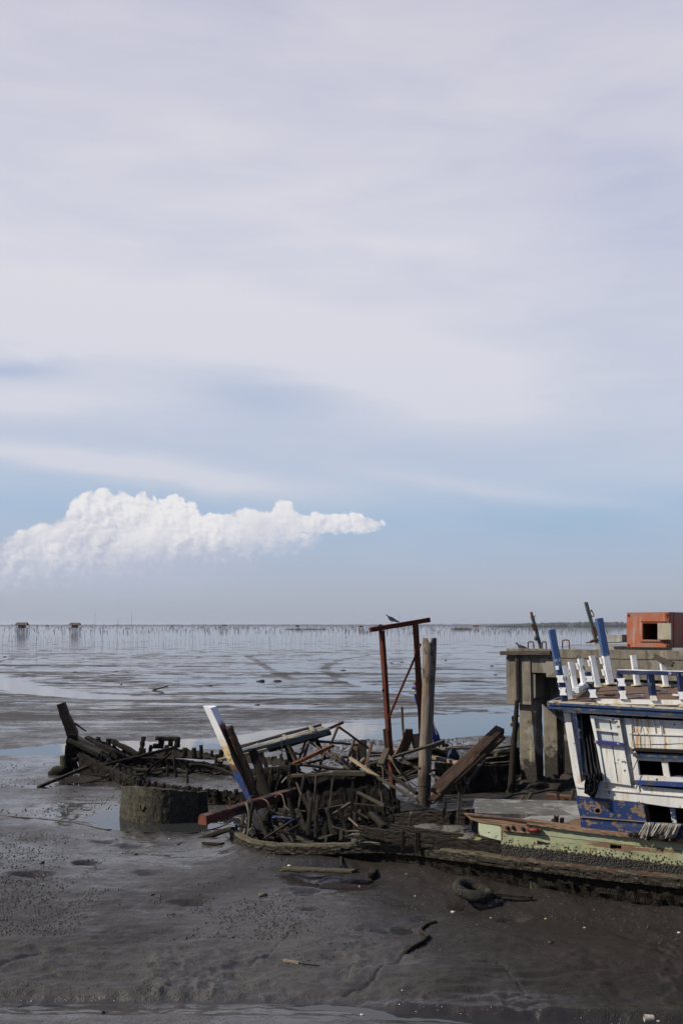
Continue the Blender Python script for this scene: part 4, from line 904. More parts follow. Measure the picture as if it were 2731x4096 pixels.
# ------------------------------------------------------------------ gantry of red-stained timber and the tall post
ga = thing('timber_gantry', 'tall red-brown timber frame with a sloping crossbeam and one diagonal brace', 'timber frame', G(1560, 3240))
beam('post', P(1576, 3235, 22.4), P(*z('G', 336, 415), 22.4), .105, .105, W_RED, ga, roll=R(45))
beam('post', P(1697, 3120, 22.6), P(*z('G', 946, 305), 22.6), .105, .105, W_RED, ga, roll=R(45))
beam('crossbeam', P(1479, 2519, 22.25), P(1716, 2480, 22.75), .12, .105, W_RED, ga)
beam('brace', P(1553, 2876, 22.25), P(1681, 2575, 22.5), .05, .06, W_RED, ga)
beam('foot_splice', P(1546, 3010, 22.3), P(1537, 2915, 22.3), .07, .08, W_BROWN, ga, jag=.02)
lump('knot', P(1532, 2761, 22.3), (.03, .02, .04), BLACK, ga, .2, 2); beam('wedge', P(1511, 2503, 22.3), P(1528, 2501, 22.3), .05, .03, W_RED, ga); beam('bolt', P(1520, 2503, 22.3), P(1520, 2495, 22.3), .012, .012, RUST, ga, step=.02)
pigeon(P(1567, 2492.5, 22.45), .92, R(172), 'dark pigeon perched on the sloping crossbeam of the gantry')
pc = PS(2094, 2586, 1.0); pc.z = ztop-.1; pigeon(pc, 1.5, R(168), 'dark pigeon on the quay edge beside the left iron loop')
def tall_post():
    cpts = [(1693, 3262, 26.5), (1696, 3150, 26), (1701, 3000, 25.5), (1707, 2900, 24.5), (1712, 2760, 25.5), (1716, 2640, 27), (1717.5, 2552, 27.5)]; D = 22.2; rings = []; N = 26; L = lerp_pts([(a, b_, c) for a, b_, c in cpts], 90)
    for i, q in enumerate(L):
        c = P(q.x, q.y, D); r0 = q.z/F*D; r = []
        for j in range(N):
            a = j*math.tau/N; k = r0*(1+.05*mn.noise(Vector((math.cos(a)*1.5, math.sin(a)*1.5, c.z*1.2)))+.035*mn.noise(Vector((math.cos(a)*5, math.sin(a)*5, c.z*1.5)))+.02*mn.noise(Vector((math.cos(a)*9, math.sin(a)*9, c.z*14))))
            if c.z < .7: k += .012*mn.noise(Vector((a*6, c.z*20, 3)))
            v = c+Vector((math.cos(a)*k, math.sin(a)*k, 0))
            if i >= len(L)-3:
                v.z += .03*mn.noise(Vector((a*2.5, 1, 1)))
                if 4.55 < a < 4.95 or 1.3 < a < 1.75: v.z -= .13*(1 if i == len(L)-1 else .6)
            if c.z > 2.2 and 3.2 < a < 4.4: v += Vector((math.cos(a), math.sin(a), 0))*-.02*max(0, mn.noise(Vector((a*3, c.z*4, 7))))
            r.append(v)
        rings.append(r)
    vs, fs = ring_mesh(rings, cap=False); n = len(rings)-1; c = sum((Vector(v) for v in rings[-1]), Vector())/N-Vector((0, 0, .12)); vs.append(c)
    for j in range(N): fs.append((n*N+j, n*N+(j+1) % N, len(vs)-1))
    o = mesh('mooring_post', vs, fs, POSTM, None, smooth=True, origin=P(1693, 3262, D)); tag(o, 'thick round grey wooden post standing upright, the tallest thing beside the gantry', 'post')
m, nt, b, bs = base_mat('old_post_wood'); POSTM = m
o = ocoord(b); g = b.noise(b.mapv(o, scale=(34, 34, 1.3)), 1.0, 5, .65, .5); zz = b.sep(wpos(b))[2]; n_ = b.noise(o, 4, 5, .65)
c = b.mix(b.mr(g, .32, .68), (.225, .185, .145), (.105, .088, .072)); c = b.mix(b.mr(b.noise(b.mapv(o, scale=(6, 6, .8)), 1.0, 4), .45, .7, 0, .6), c, (.15, .095, .06))
c = b.mix(b.mr(b.noise(b.mapv(o, scale=(50, 50, 1.0)), 1.0, 2, .5, 1.0), .36, .31, 0, .85), c, (.02, .015, .012))
bark = b.math('MULTIPLY', b.mr(zz, 2.4, 3.0), b.mr(b.noise(b.mapv(o, scale=(9, 9, 4)), 1.0, 4, .7), .55, .6)); c = b.mix(b.math('MULTIPLY', bark, .85), c, (.035, .025, .018))
wetp = b.mr(b.math('ADD', zz, b.math('MULTIPLY_ADD', n_, .6, -.3)), 1.0, .75); c = b.mix(b.math('MULTIPLY', wetp, .8), c, (.035, .028, .022))
sp = b.math('MULTIPLY', b.mr(zz, .75, .5), b.mr(b.noise(o, 50, 2), .6, .68)); c = b.mix(sp, c, (.17, .16, .14))
b.put(bs.inputs['Base Color'], c); b.put(bs.inputs['Roughness'], .85); bump(b, bs, b.math('ADD', g, b.math('MULTIPLY', bark, -.8)), .9, .02)
tall_post()

# ------------------------------------------------------------------ the left wreck
LW = thing('sunken_boat_wreck', 'black barnacle-crusted wooden boat skeleton half sunk in mud at left', 'wreck', G(300, 3110), 0)
def XP(pts, D=None): return [P(*p) if len(p) == 3 else P(*p, D) for p in pts]
near = [(312, 3010, 27.0), (345, 3026, 26.8), (405, 3060, 26.3), (450, 3086, 25.9), (500, 3112, 24.9), (560, 3124, 24.3), (610, 3134, 24.0), (665, 3142, 23.7), (740, 3154, 23.3), (815, 3162, 23.0), (890, 3166, 22.7), (960, 3174, 22.5), (1010, 3184, 22.3)]
T_ = XP(near); strake('near_side_planking', T_, [Vector((p.x*.99, p.y+.1, -.15)) for p in T_], .10, W_CRUST, LW, rough=.05, ragged=.07, nv=9, inward=(0, 1, 0))
far_ = [(300, 2962, 27.6), (345, 2952, 28.0), (400, 2956, 28.3), (452, 2984, 28.3), (491, 3005, 28.3), (545, 3014, 28.3), (620, 3002, 28.4), (697, 2988, 28.4), (753, 2998, 28.3), (815, 3008, 28.1), (888, 3026, 28), (960, 3017, 27.6), (1040, 3022, 27.2), (1165, 3045, 26.8)]
T_ = XP(far_); strake('far_side_planking', T_, [Vector((p.x, p.y-.2, .36)) for p in T_], .10, W_CRUST, LW, rough=.05, ragged=.06, nv=7, inward=(0, -1, 0))
led = [(480, 3040, 27.6), (582, 3030, 27.7), (708, 3037, 27.7), (801, 3050, 27.6), (919, 3064, 27.4), (1010, 3080, 27.0), (1100, 3096, 26.6)]
T_ = XP(led); strake('bilge_stringer', T_, [p+Vector((0, .05, -.24)) for p in T_], .16, W_CRUST, LW, rough=.04, ragged=.03, nv=4, inward=(0, 1, 0))
T_ = XP([(470, 3070, 27.3), (600, 3062, 27.4), (760, 3078, 27.3), (900, 3098, 27.0), (1000, 3104, 26.7)]); strake('lower_planking', T_, [Vector((p.x, p.y, .0)) for p in T_], .1, W_CRUST, LW, rough=.08, ragged=.10, nv=5, inward=(0, 1, 0))
for (k, x0, y0, x1, y1, w, D) in (('I', 125, 165, 90, 390, 58, 28.2), ('I', 232, 285, 218, 380, 42, 28.3), ('I', 262, 300, 340, 300, 80, 28.3), ('I', 382, 175, 372, 335, 72, 28.3), ('I', 522, 165, 508, 305, 66, 28.3), ('I', 612, 168, 598, 320, 76, 28.2),
                                  ('I', 1100, 365, 1085, 480, 40, 27.9), ('I', 1020, 392, 1015, 470, 50, 28.0), ('H', 1030, 760, 1010, 900, 80, 28.2), ('H', 845, 730, 830, 800, 60, 28.3)):
    beam('rib', ZP(k, x0, y0, D), ZP(k, x1, y1, D), w/ZM[k][2]/F*D, w/ZM[k][2]/F*D*.8, W_CRUST, LW, crust=.022)
beam('shelf_piece', ZP('I', 296, 190, 28.25), ZP('I', 610, 205, 28.25), .11, .10, W_CRUST, LW, crust=.022)
for (x, y0, y1, w) in ((905, 905, 960, 36), (1030, 925, 975, 50), (1152, 938, 990, 60), (1295, 942, 990, 46), (1442, 930, 1080, 52), (770, 880, 945, 34), (60, 780, 830, 60), (190, 795, 830, 50), (290, 820, 850, 40), (410, 845, 880, 36)):
    beam('rib', ZP('I', x, y0-16, 22.75), ZP('I', x+4, y1+40, 22.75), w/3.564/F*26, .08, W_CRUST, LW, crust=.012)
stm = [z('H', 200, 145), z('H', 255, 330), z('H', 330, 500), z('H', 400, 690), z('H', 395, 800), z('H', 345, 1060), z('H', 300, 1450)]; wd = [27, 29, 33, 38, 28, 26, 22]
def loft(name, pts, wpx, dep, D, mat, parent, crust=0.0, n=40, skew=.25):
    """curved squared timber following photo points at depth D"""
    c3 = lerp_pts([Vector((p[0], p[1], w)) for p, w in zip(pts, wpx)], n); rings = []; q3 = [P(q.x, q.y, D) for q in c3]
    for i, (q, c) in enumerate(zip(c3, q3)):
        T = (q3[min(i+1, n)]-q3[max(0, i-1)]).normalized(); sd_ = Vector((T.z, 0, -T.x)).normalized()
        if sd_.x < 0: sd_ = -sd_
        hw = q.z/F*D/2; r = []
        for (a, bb) in ((-1, -1), (0, -1), (1, -1), (1, 0), (1, 1), (0, 1), (-1, 1), (-1, 0)):
            v = c+sd_*(a*hw)+Vector((0, bb*dep/2+a*skew*dep, 0)); k = crust*(mn.noise(v*12)+.6*mn.noise(v*30)); v += Vector((a*k, bb*k, k*.4)); r.append(v)
        rings.append(r)
    vs, fs = ring_mesh(rings); return mesh(name, vs, fs, mat, parent)
loft('stem', stm, wd, .17, 27.3, W_BROWN, LW, crust=.012)
loft('stem_sheath', stm[3:], [30, 38, 36, 34], .18, 27.2, W_CRUST, LW, crust=.025)
beam('branch_peg', ZP('H', 440, 495, 27.3), ZP('H', 640, 632, 27.3), .07, .07, W_BROWN, LW, taper=.4, rnd_=True)
slab('deck_plank', [ZP('H', 310, 730, 27.4), ZP('H', 500, 700, 27.7), ZP('H', 730, 920, 27.6), ZP('H', 1040, 1010, 27.4), ZP('H', 870, 1050, 27.0), ZP('H', 520, 860, 27.0)], (0, 0, -.09), MOSSW, LW)
beam('beam', ZP('H', 340, 790, 26.9), ZP('H', 870, 1060, 26.7), .10, .10, W_CRUST, LW, crust=.01)
beam('beam', ZP('H', 620, 770, 28.0), ZP('H', 1380, 1150, 27.6), .17, .18, W_CRUST, LW, crust=.045)
beam('beam', ZP('H', 1090, 800, 28.2), ZP('H', 1560, 1060, 27.9), .12, .12, W_CRUST, LW, crust=.02)
beam('beam', ZP('H', 340, 1160, 27.1), ZP('H', 500, 1110, 27.1), .09, .09, W_CRUST, LW, crust=.01); beam('beam', ZP('H', 400, 1080, 27.2), ZP('H', 480, 1320, 27.2), .10, .14, W_CRUST, LW, crust=.01)
beam('beam', ZP('H', 230, 1050, 27.0), ZP('H', 250, 1360, 27.0), .15, .10, MOSSW, LW, crust=.01); lump('block', ZP('H', 150, 1340, 26.9), (.24, .2, .15), W_CRUST, LW, .2, 3, 1.5)
beam('beam', ZP('H', 900, 1000, 27.2), ZP('H', 1150, 1300, 27.0), .14, .14, W_CRUST, LW, crust=.03)
beam('beam', ZP('V', 430, 545, 27.2), ZP('V', 900, 760, 25.5), .17, .17, W_CRUST, LW, crust=.035)
for i in range(9):
    t = i/8; beam('rib', P(380+t*180, 3030+t*66, 26.9-t*.7), P(400+t*190, 3120+t*30, 26.6-t*.8), .10, .08, W_CRUST, LW, crust=.02)
T_ = XP([(345, 2960, 27.9), (420, 2990, 27.8), (500, 3030, 27.7), (560, 3050, 27.6)]); strake('inner_planking', T_, [Vector((p.x, p.y, -.1)) for p in T_], .1, W_CRUST, LW, rough=.06, ragged=.06, nv=6, inward=(0, 1, 0))
def loose(name, p0, p1, w, h, mat, label, cat='plank', **kw):
    o = beam(name, p0, p1, w, h, mat, None, **kw); return tag(o, label, cat)
loose('loose_board', P(153, 3149, 25.4), P(355, 3066, 26.3), .11, .07, W_CRUST, 'long dark board propped from the mud onto the left wreck bow', 'board', jag=.03, crust=.008)
loose('pole', P(420, 3060, 26.4), P(700, 2989, 27.8), .07, .07, W_CRUST, 'thin crooked pole lying slantwise across the left wreck', 'pole', rnd_=True, crust=.01)
for (x0, y0, x1, y1, w, lb) in ((560, 450, 592, 745, 38, 'taller of two black stakes standing in mud inside the left wreck'), (465, 570, 467, 725, 32, 'shorter of two black stakes standing in mud inside the left wreck'), (758, 650, 742, 925, 30, 'lone slanting black stake on the near side of the left wreck')):
    loose('mud_stake', ZP('I', x1, y1, 25.6), ZP('I', x0, y0, 25.6), w/3.564/F*25.6, w/3.564/F*25.6, W_CRUST, lb, 'stake', crust=.012, rnd_=True)

# ------------------------------------------------------------------ broken concrete ring in its pool
cr = thing('concrete_ring_fragment', 'broken piece of barnacled concrete ring standing in a pool at left', 'concrete ring', G(640, 3280))
top = [P(645-156*math.cos(q*math.pi/14), 3146+22*(1-math.cos(q*math.pi/14))/2, 21.75-.95*math.sin(q*math.pi/14)) for q in range(15)]; bot = [Vector((p.x+(p.x+3.9)*.06, p.y-.05, -.25)) for i, p in enumerate(top)]
strake('ring_wall', top, bot, .16, C_BLOCK, cr, rough=.015, ragged=.03, nv=18, inward=(0, 1, 0), step=.03)
RUST_P = plain('pale_limewash_streak', (.5, .46, .38), .8, .4, 20)
tube('rebar_hook', [P(514, 3158, 21.48), P(510, 3200, 21.46), P(508, 3222, 21.44), P(514, 3228, 21.38), P(519, 3218, 21.36)], .011, RUST_P, cr); tube('rebar_hook', [P(566, 3212, 20.95), P(560, 3232, 20.9), P(572, 3240, 20.86), P(580, 3222, 20.86)], .016, C_BLOCK, cr)

rq = random.Random(31)
for i in range(22):
    t = rq.random(); px = 430+t*700; D = 28.35-t*1.3; y = np.interp(px, [q[0] for q in far_], [q[1] for q in far_])
    w = rq.uniform(.06, .13); beam('rib', P(px, y+30, D), P(px+rq.uniform(-5, 5), y-rq.uniform(2, 26), D), w, w, W_CRUST, LW, crust=.02)
for i in range(16):
    px = 460+i*26; D = np.interp(px, [q[0] for q in near], [q[2] for q in near])+.12; y = np.interp(px, [q[0] for q in near], [q[1] for q in near]); w = rq.uniform(.06, .11)
    beam('rib', P(px, y+26, D), P(px+rq.uniform(-5, 5), y-rq.uniform(0, 13), D), w, w, W_CRUST, LW, crust=.02)
for (x0, y0, x1, y1, x2, y2) in ((620, 3100, 680, 3080, 760, 3092), (430, 3040, 520, 3075, 600, 3080), (760, 3060, 860, 3072, 960, 3110)):
    tube('fallen_rib', [P(x0, y0, 26.6), P(x1, y1, 26.8), P(x2, y2, 26.4)], .05, W_CRUST, LW, wob=.02)
# ------------------------------------------------------------------ the fishing boat wreck
FB = thing('fishing_boat_wreck', 'derelict wooden fishing boat with white and blue cabin, green hull and broken open bow', 'fishing boat', B0, BA)
def bs(k, x, y, off=0.0): return BS(*z(k, x, y), off)
def panel(name, pts, off, th, mat, k='X', parent=None): return slab(name, [bs(k, p[0], p[1], off) for p in pts], bn*th, mat, parent or FB)
def bbeam(name, k, a, c, w, h, mat, off=0.0, off1=None, parent=None, **kw):
    return beam(name, bs(k, *a, off), bs(k, *c, off if off1 is None else off1), w, h, mat, parent or FB, **kw)
# guard rail (wale) from the bow to the stern; photo points on its upper outer edge
strake('wale', WL, off_pts(WL, -.115), .19, WALEM, FB, rough=.030, ragged=.022, nv=4, inward=(.3, 1, 0))
strake('wale_capping', off_pts(WL, .035, .03), off_pts(WL, -.008, .03), .13, CAPM, FB, rough=.010, ragged=.012, nv=2, inward=(.3, 1, 0))  # paler than the wale: the sunlit rim is painted into its colour
strake('red_rubbing_strip', off_pts(line, .036, .03)[1:], off_pts(line, .004, .03)[1:], .05, P_STRIP, FB, rough=.003, nv=1, inward=(.3, 1, 0), step=.3)
# bottom planking tucked in under the wale
bot = [Vector((p.x, p.y, -.2)) for p in off_pts(WL, 0, .30)]
tp = off_pts(WL, -.10, .06)
strake('bottom_planking', tp, bot, .06, W_CRUST, FB, rough=.05, ragged=.0, nv=10, inward=(.3, 1, 0), step=.06)
# upper side planking: green, with its broken forward end
def BQ(pts, off=0.0): return [BS(*p, off) for p in pts]
cap = [(2003, 3290), (2100, 3300), (2250, 3316), (2400, 3333), (2560, 3351), (2731, 3370), (3000, 3400), (3300, 3434)]
capo = BQ(cap, .05)
walein = BQ([(2003, 3440), (2100, 3452), (2250, 3470), (2400, 3488), (2560, 3506), (2731, 3524), (3000, 3552), (3300, 3583)], .06)
def side_with_holes():
    """planking from cap to wale with two scupper holes and a ragged forward edge"""
    cols = []; xs = [2003, 2040, 2090, 2144, 2147, 2187, 2190, 2300, 2436, 2438, 2483, 2486, 2600, 2731, 2900, 3100, 3300]
    def topy(x): return np.interp(x, [p[0] for p in cap], [p[1] for p in cap])
    def boty(x): return np.interp(x, [2003, 2731, 3300], [3440, 3524, 3583])
    holes = [(2147, 2187, 3361, 3371, 3376, 3384), (2438, 2483, 3376, 3382, 3393, 3399)]
    vs = []; fs = []
    def quad(x0, x1, t0, t1, b0_, b1_):
        nonlocal vs, fs
        nx = max(1, int((x1-x0)/10)); ny = 8
        for i in range(nx):
            for j in range(ny):
                q = []
                for (u, v) in ((i, j), (i+1, j), (i+1, j+1), (i, j+1)):
                    fx = u/nx; fy = v/ny; x = x0+(x1-x0)*fx; y = (t0+(t1-t0)*fx)*(1-fy)+(b0_+(b1_-b0_)*fx)*fy
                    p = BS(x, y, .05); k = .01*mn.noise(p*6)+.008*mn.noise(p*25)*(1 if p.z < .9 else .2); q.append(p+bn*k)
                k0 = len(vs); vs += q; fs.append((k0, k0+1, k0+2, k0+3))
    for a, c in zip(xs[:-1], xs[1:]):
        hole = None
        for h in holes:
            if abs(a-h[0]) < 1 and abs(c-h[1]) < 1: hole = h
        if hole: quad(a, c, topy(a), topy(c), hole[2], hole[3]); quad(a, c, hole[4], hole[5], boty(a), boty(c))
        else: quad(a, c, topy(a), topy(c), boty(a), boty(c))
    me_v = vs; n = len(vs); vs = vs+[v+bn*.05 for v in vs]; fs = fs+[tuple(n+i for i in reversed(f)) for f in fs]
    return mesh('side_planking', vs, fs, HULLM, FB)
side_with_holes()
panel('bulwark_end_piece', [(1912, 3286), (1990, 3300), (2003, 3312), (2003, 3362), (1960, 3352), (1912, 3338)], .04, .05, P_GREENW)
panel('splintered_cap_plank', [(1853, 3254), (1912, 3259), (2003, 3270), (2105, 3281), (2105, 3306), (1995, 3300), (1912, 3288), (1880, 3278), (1868, 3266)], .02, .07, W_TAN)
panel('rubbing_edge', [(1862, 3255), (1990, 3265), (2225, 3300), (2225, 3306), (1990, 3272), (1880, 3263)], -.01, .028, P_STRIP)
panel('bare_plank', [(2003, 3302), (2110, 3306), (2160, 3318), (2150, 3338), (2060, 3330), (2003, 3322)], -.005, .05, W_TAN)
ct = BQ([(2105, 3281), (2250, 3302), (2400, 3322), (2560, 3339), (2731, 3359), (3000, 3391), (3300, 3426)], -.01)
strake('cap_rail', ct, [p+Vector((0, 0, -.055)) for p in ct], .16, W_TAN, FB, rough=.010, ragged=.008, nv=3, inward=(.3, 1, 0), step=.04)
for px, py in ((2028, 3312), (2050, 3310), (2090, 3316), (2118, 3312)): lump('bolt_hole', BS(px, py, -.012), (.03, .03, .03), BLACK, FB, .3, 2)
beam('red_fender_stub', BS(2108, 3318, -.02), BS(2152, 3322, -.05), .06, .06, P_RED, FB, rnd_=True)
# forward side planks, dark and broken
def darkside(name, pts_t, pts_b, off, mat=W_CRUST, rg=.03, th=.07): T_ = BQ(pts_t, off); B_ = BQ(pts_b, off); return strake(name, T_, B_, th, mat, FB, rough=.022, ragged=rg, nv=7, inward=(.3, 1, 0), step=.05)
darkside('broken_side_plank', [(1428, 3303), (1550, 3322), (1680, 3340), (1850, 3358), (1990, 3368), (2010, 3372)], [(1440, 3345), (1550, 3368), (1680, 3388), (1850, 3406), (1990, 3424), (2010, 3426)], .10)
darkside('broken_side_plank', [(1378, 3342), (1470, 3345), (1560, 3352)], [(1378, 3352), (1470, 3362), (1560, 3378)], .16, rg=.02)
darkside('inner_planking', [(1557, 3298), (1700, 3318), (1884, 3344), (2010, 3362)], [(1557, 3320), (1700, 3338), (1884, 3362), (2010, 3380)], .55, W_DARK, .01)
darkside('inner_planking', [(1578, 3258), (1700, 3247), (1850, 3240), (1890, 3236)], [(1578, 3300), (1700, 3296), (1850, 3300), (1890, 3300)], 1.5, W_DARK, .02)
for (x0, y0, x1, y1, w, off) in ((1780, 3205, 1770, 3270, 14, 1.4), (1838, 3182, 1832, 3262, 11, 1.4), (1645, 3250, 1635, 3300, 12, 1.3), (1612, 3330, 1610, 3400, 10, .1), (1670, 3338, 1666, 3400, 14, .1)):
    beam('rib', BS(x1, y1+10, off), BS(x0, y0, off), w/F*17, w/F*17, W_GREY if off > 1 else W_DARK, FB, jag=.05, crust=.006)
# mud filled bilge seen between the planks
def bil(name, pts, off, mat, zt): return slab(name, [BS(*p, off) for p in pts], (0, 0, zt), mat, FB)
P_ = [p.copy() for p in off_pts(WL, 0, .2)[1:]]+[ BS(3300, 3580, 0)+bn*3.2, BS(2000, 3437, 0)+bn*3.4, G(1580, 3232), G(1180, 3226), G(1010, 3250)]
for p in P_: p.z = 0
P_ = [p for p in P_]
mesh('bilge_mud', [Vector((p.x, p.y, .20)) for p in P_], [tuple(range(len(P_)))], BILGE, FB)
for (px, py, wp, hp, off, mat) in ((1715, 3300, 60, 12, .9, MUDPALE), (1820, 3306, 55, 12, .9, MUDPALE), (1425, 3334, 26, 7, .6, MUDPALE), (1875, 3330, 25, 7, .6, MUDPALE)):
    c = BS(px, py, off); s = wp/F*c.y; lump('silt_heap', c-Vector((0, 0, .06)), (s, .30, hp/F*c.y), mat, FB, .35, 4, 3)
# far side of the hull, inner face in view
fs_t = [(1150, 3106), (1180, 3098), (1290, 3092), (1400, 3091), (1462, 3094), (1500, 3112), (1550, 3160), (1592, 3205)]; Dn = [20.6, 20.3, 20.1, 19.9, 19.8, 19.7, 19.6, 19.5]
T_ = [P(a, b_, d) for (a, b_), d in zip(fs_t, Dn)]
strake('far_side_planking', T_, [Vector((p.x, p.y-.1, .1)) for p in T_], .08, W_BLACK, FB, rough=.05, ragged=.06, nv=12, inward=(.3, 1, 0))
beam('far_side_rail', P(1166, 3103, 20.1), P(1335, 3094, 19.85), .09, .055, W_MOSSY, FB, jit=.006); beam('far_side_rail', P(1335, 3092, 19.84), P(1461, 3093, 19.7), .09, .10, W_MOSSY, FB, jit=.006)
for (k, a, c, w, m_) in (('A', (845, 960), (750, 1570), 44, W_GREY), ('A', (1032, 975), (988, 1505), 22, W_GREY), ('A', (1295, 935), (1245, 1475), 30, W_GREY), ('A', (725, 1105), (800, 1270), 34, W_GREY), ('A', (1055, 1290), (1045, 1480), 30, W_DARK), ('B', (235, 690), (215, 1480), 38, W_DARK), ('B', (757, 820), (732, 1480), 36, W_DARK), ('B', (675, 870), (690, 1030), 14, W_GREY), ('B', (645, 780), (652, 920), 10, W_BROWN), ('B', (850, 1000), (830, 1300), 40, W_DARK)):
    D = 19.6 if k == 'A' else 18.9; beam('frame_post', ZP(k, *c, D-.2), ZP(k, *a, D), w/3.92/F*D*.8, w/3.92/F*D*.7, m_, FB, jag=.05, jit=.006, crust=.004)
# raked bow stem, white over yellow over blue, aft timber bare
def stemf():
    D = 20.0; n = 48; cols = []
    left = [(812, 2824), (850, 2905), (880, 2975), (912, 3045), (940, 3112), (985, 3195), (1000, 3225)]
    mid = [(842, 2832), (880, 2912), (912, 2985), (930, 3040), (965, 3105), (1003, 3190), (1018, 3225)]
    a3 = lerp_pts([P(*p, D) for p in left], n); m3 = lerp_pts([P(p[0], p[1], D-.12) for p in mid], n)
    rt = [(867, 2825), (905, 2905), (935, 2975), (972, 3050), (1000, 3110), (1035, 3205), (1045, 3235)]
    r3 = lerp_pts([P(p[0], p[1], D+.04) for p in rt], n); rings = []
    for i in range(n+1):
        k = .012 if i > 14 else .002
        f = lambda v, s: v+Vector((mn.noise(v*9+Vector((s, 0, 0))), mn.noise(v*9+Vector((0, s, 0))), 0))*k
        rings.append([f(a3[i], 1), f(a3[i].lerp(m3[i], .5), 2), f(m3[i], 3), f(m3[i].lerp(r3[i], .5), 4), f(r3[i], 5), f(r3[i]+Vector((-.06, .16, 0)), 6), f(a3[i]+Vector((.03, .14, 0)), 7)])
    vs, fs = ring_mesh(rings); return mesh('stem', vs, fs, STEMM, FB)
m, nt, b, bs_ = base_mat('stem_paint'); STEMM = m
o = ocoord(b); w_ = wpos(b); zz = b.sep(w_)[2]; ge = mk(nt, 'ShaderNodeNewGeometry').outputs['Normal']; nx = b.sep(ge)[0]
n_ = b.noise(o, 8, 5, .65); z2 = b.math('ADD', zz, b.math('MULTIPLY_ADD', n_, .22, -.11))
col = b.ramp(b.mr(z2, .5, 3.0), [(0, (.06, .05, .04)), (.05, (.014, .05, .19)), (.25, (.014, .05, .19)), (.27, (.10, .06, .04)), (.315, (.12, .07, .045)), (.325, (.56, .42, .21)), (.42, (.62, .48, .26)), (.50, (.70, .67, .58)), (.56, (.76, .78, .80))])
col.node.color_ramp.interpolation = 'LINEAR'
woodc = b.mix(b.mr(b.noise(b.mapv(o, scale=(30, 30, 2)), 1, 5, .65), .35, .65), (.10, .065, .045), (.03, .022, .018))
aft = b.math('MULTIPLY', b.mr(b.math('ADD', nx, b.math('MULTIPLY_ADD', n_, .3, -.15)), -.1, .1), b.mr(z2, 2.08, 1.98))
ch = b.math('MULTIPLY', b.mr(b.noise(o, 9, 6, .75), .54, .57), b.mr(z2, 1.9, 1.1, .0, 1))
ch = b.math('MULTIPLY', ch, 1.0); full = b.math('MAXIMUM', aft, ch)
rd = b.math('MULTIPLY', b.mr(z2, 1.94, 1.98), b.math('MULTIPLY', b.mr(z2, 2.12, 2.06), b.mr(nx, 0, .1))); col = b.mix(rd, col, (.22, .04, .03))
b.put(bs_.inputs['Base Color'], b.mix(full, col, woodc)); b.put(bs_.inputs['Roughness'], .7); bump(b, bs_, b.math('MULTIPLY', b.noise(b.mapv(o, scale=(30, 30, 3)), 1, 4), full), .8, .02)
stemf()
beam('stem_facing', P(915, 2905, 19.98), P(1040, 3215, 20.0), .13, .12, W_BROWN, FB, crust=.008, jit=.01); tube('iron_strap', [P(918, 2955, 19.8), P(924, 2950, 19.8), P(942, 3000, 19.8), P(955, 3026, 19.85)], .012, RUST, FB)
beam('knee', P(1010, 3000, 20.1), P(1090, 3240, 19.8), .16, .12, W_DARK, FB, crust=.015)
# bow rib stumps around the opening
for (a, c, w) in (((975, 3262), (960, 3345), 14), ((990, 3245), (1010, 3330), 12), ((1010, 3300), (1030, 3370), 10), ((945, 3300), (950, 3348), 10), ((1035, 3262), (1075, 3372), 12), ((1078, 3255), (1100, 3330), 14), ((1100, 3310), (1160, 3380), 14), ((1140, 3320), (1175, 3375), 16), ((1190, 3240), (1225, 3330), 18), ((1212, 3180), (1262, 3290), 16), ((1232, 3170), (1275, 3330), 13), ((1305, 3350), (1300, 3395), 8), ((1290, 3270), (1302, 3340), 10)):
    D = gD(*c, .3)+.3; beam('rib', P(*c, D-.2), P(*a, D+.3), w/F*D, w/F*D, W_DARK if w < 16 else W_CRUST, FB, crust=.008, jag=.04)
# ---- cabin
rtop = lambda px: np.interp(px, [2194, 2731, 3300], [2811, 2840, 2872])
# roof slab: near edge on the side plane, going 2.5 m inboard and heeled slightly
RN0 = BS(2194, 2812, -.12); RN1 = BS(3150, 2864, -.12); heel = Vector((0, 0, .15)); dep = 2.55
slab('roof', [RN0, RN1, RN1+bn*dep+heel, RN0+bn*dep+heel], (0, 0, -.04), DECK, FB)
def fascia(name, y0, y1, off, mat, th=.03, x0=2194): return slab(name, [BS(x0, rtop(x0)+y0, off), BS(3150, rtop(3150)+y0, off), BS(3150, rtop(3150)+y1, off), BS(x0, rtop(x0)+y1, off)], bn*th, mat, FB)
fascia('roof_edge_moulding', -1, 8, -.15, P_BLUE, .028); fascia('roof_fascia', 8.3, 24, -.125, P_BLUE, .03); fascia('soffit_trim', 24.4, 34, -.055, P_WHITE, .04, 2250); fascia('roof_edge_lip', -6, -1.3, -.14, P_CREAM, .22)
fl = slab('front_fascia', [RN0+bu*-.03+Vector((0, 0, .02)), RN0+bn*dep+heel+bu*-.03+Vector((0, 0, .02)), RN0+bn*dep+heel+bu*-.03+Vector((0, 0, -.1)), RN0+bu*-.03+Vector((0, 0, -.1))], bu*.028, P_BLUE, FB)
tr0, tr1 = 2364, 3150
slab('toe_rail', [BS(2364, 2796, -.02), BS(2731, 2801, -.02), BS(3150, 2815, -.02), BS(3150, 2834, -.02), BS(2731, 2820, -.02), BS(2392, 2814, -.02), BS(2380, 2800, -.02)], bn*.06, P_WHITE, FB)
for px in (2365, 2495, 2605, 2724): beam('rail_chock', BS(px-10, 2822, -.03), BS(px+16, 2823, -.03), .06, .04, P_CREAM, FB, jag=.02)
CI = .05     # cabin wall plane
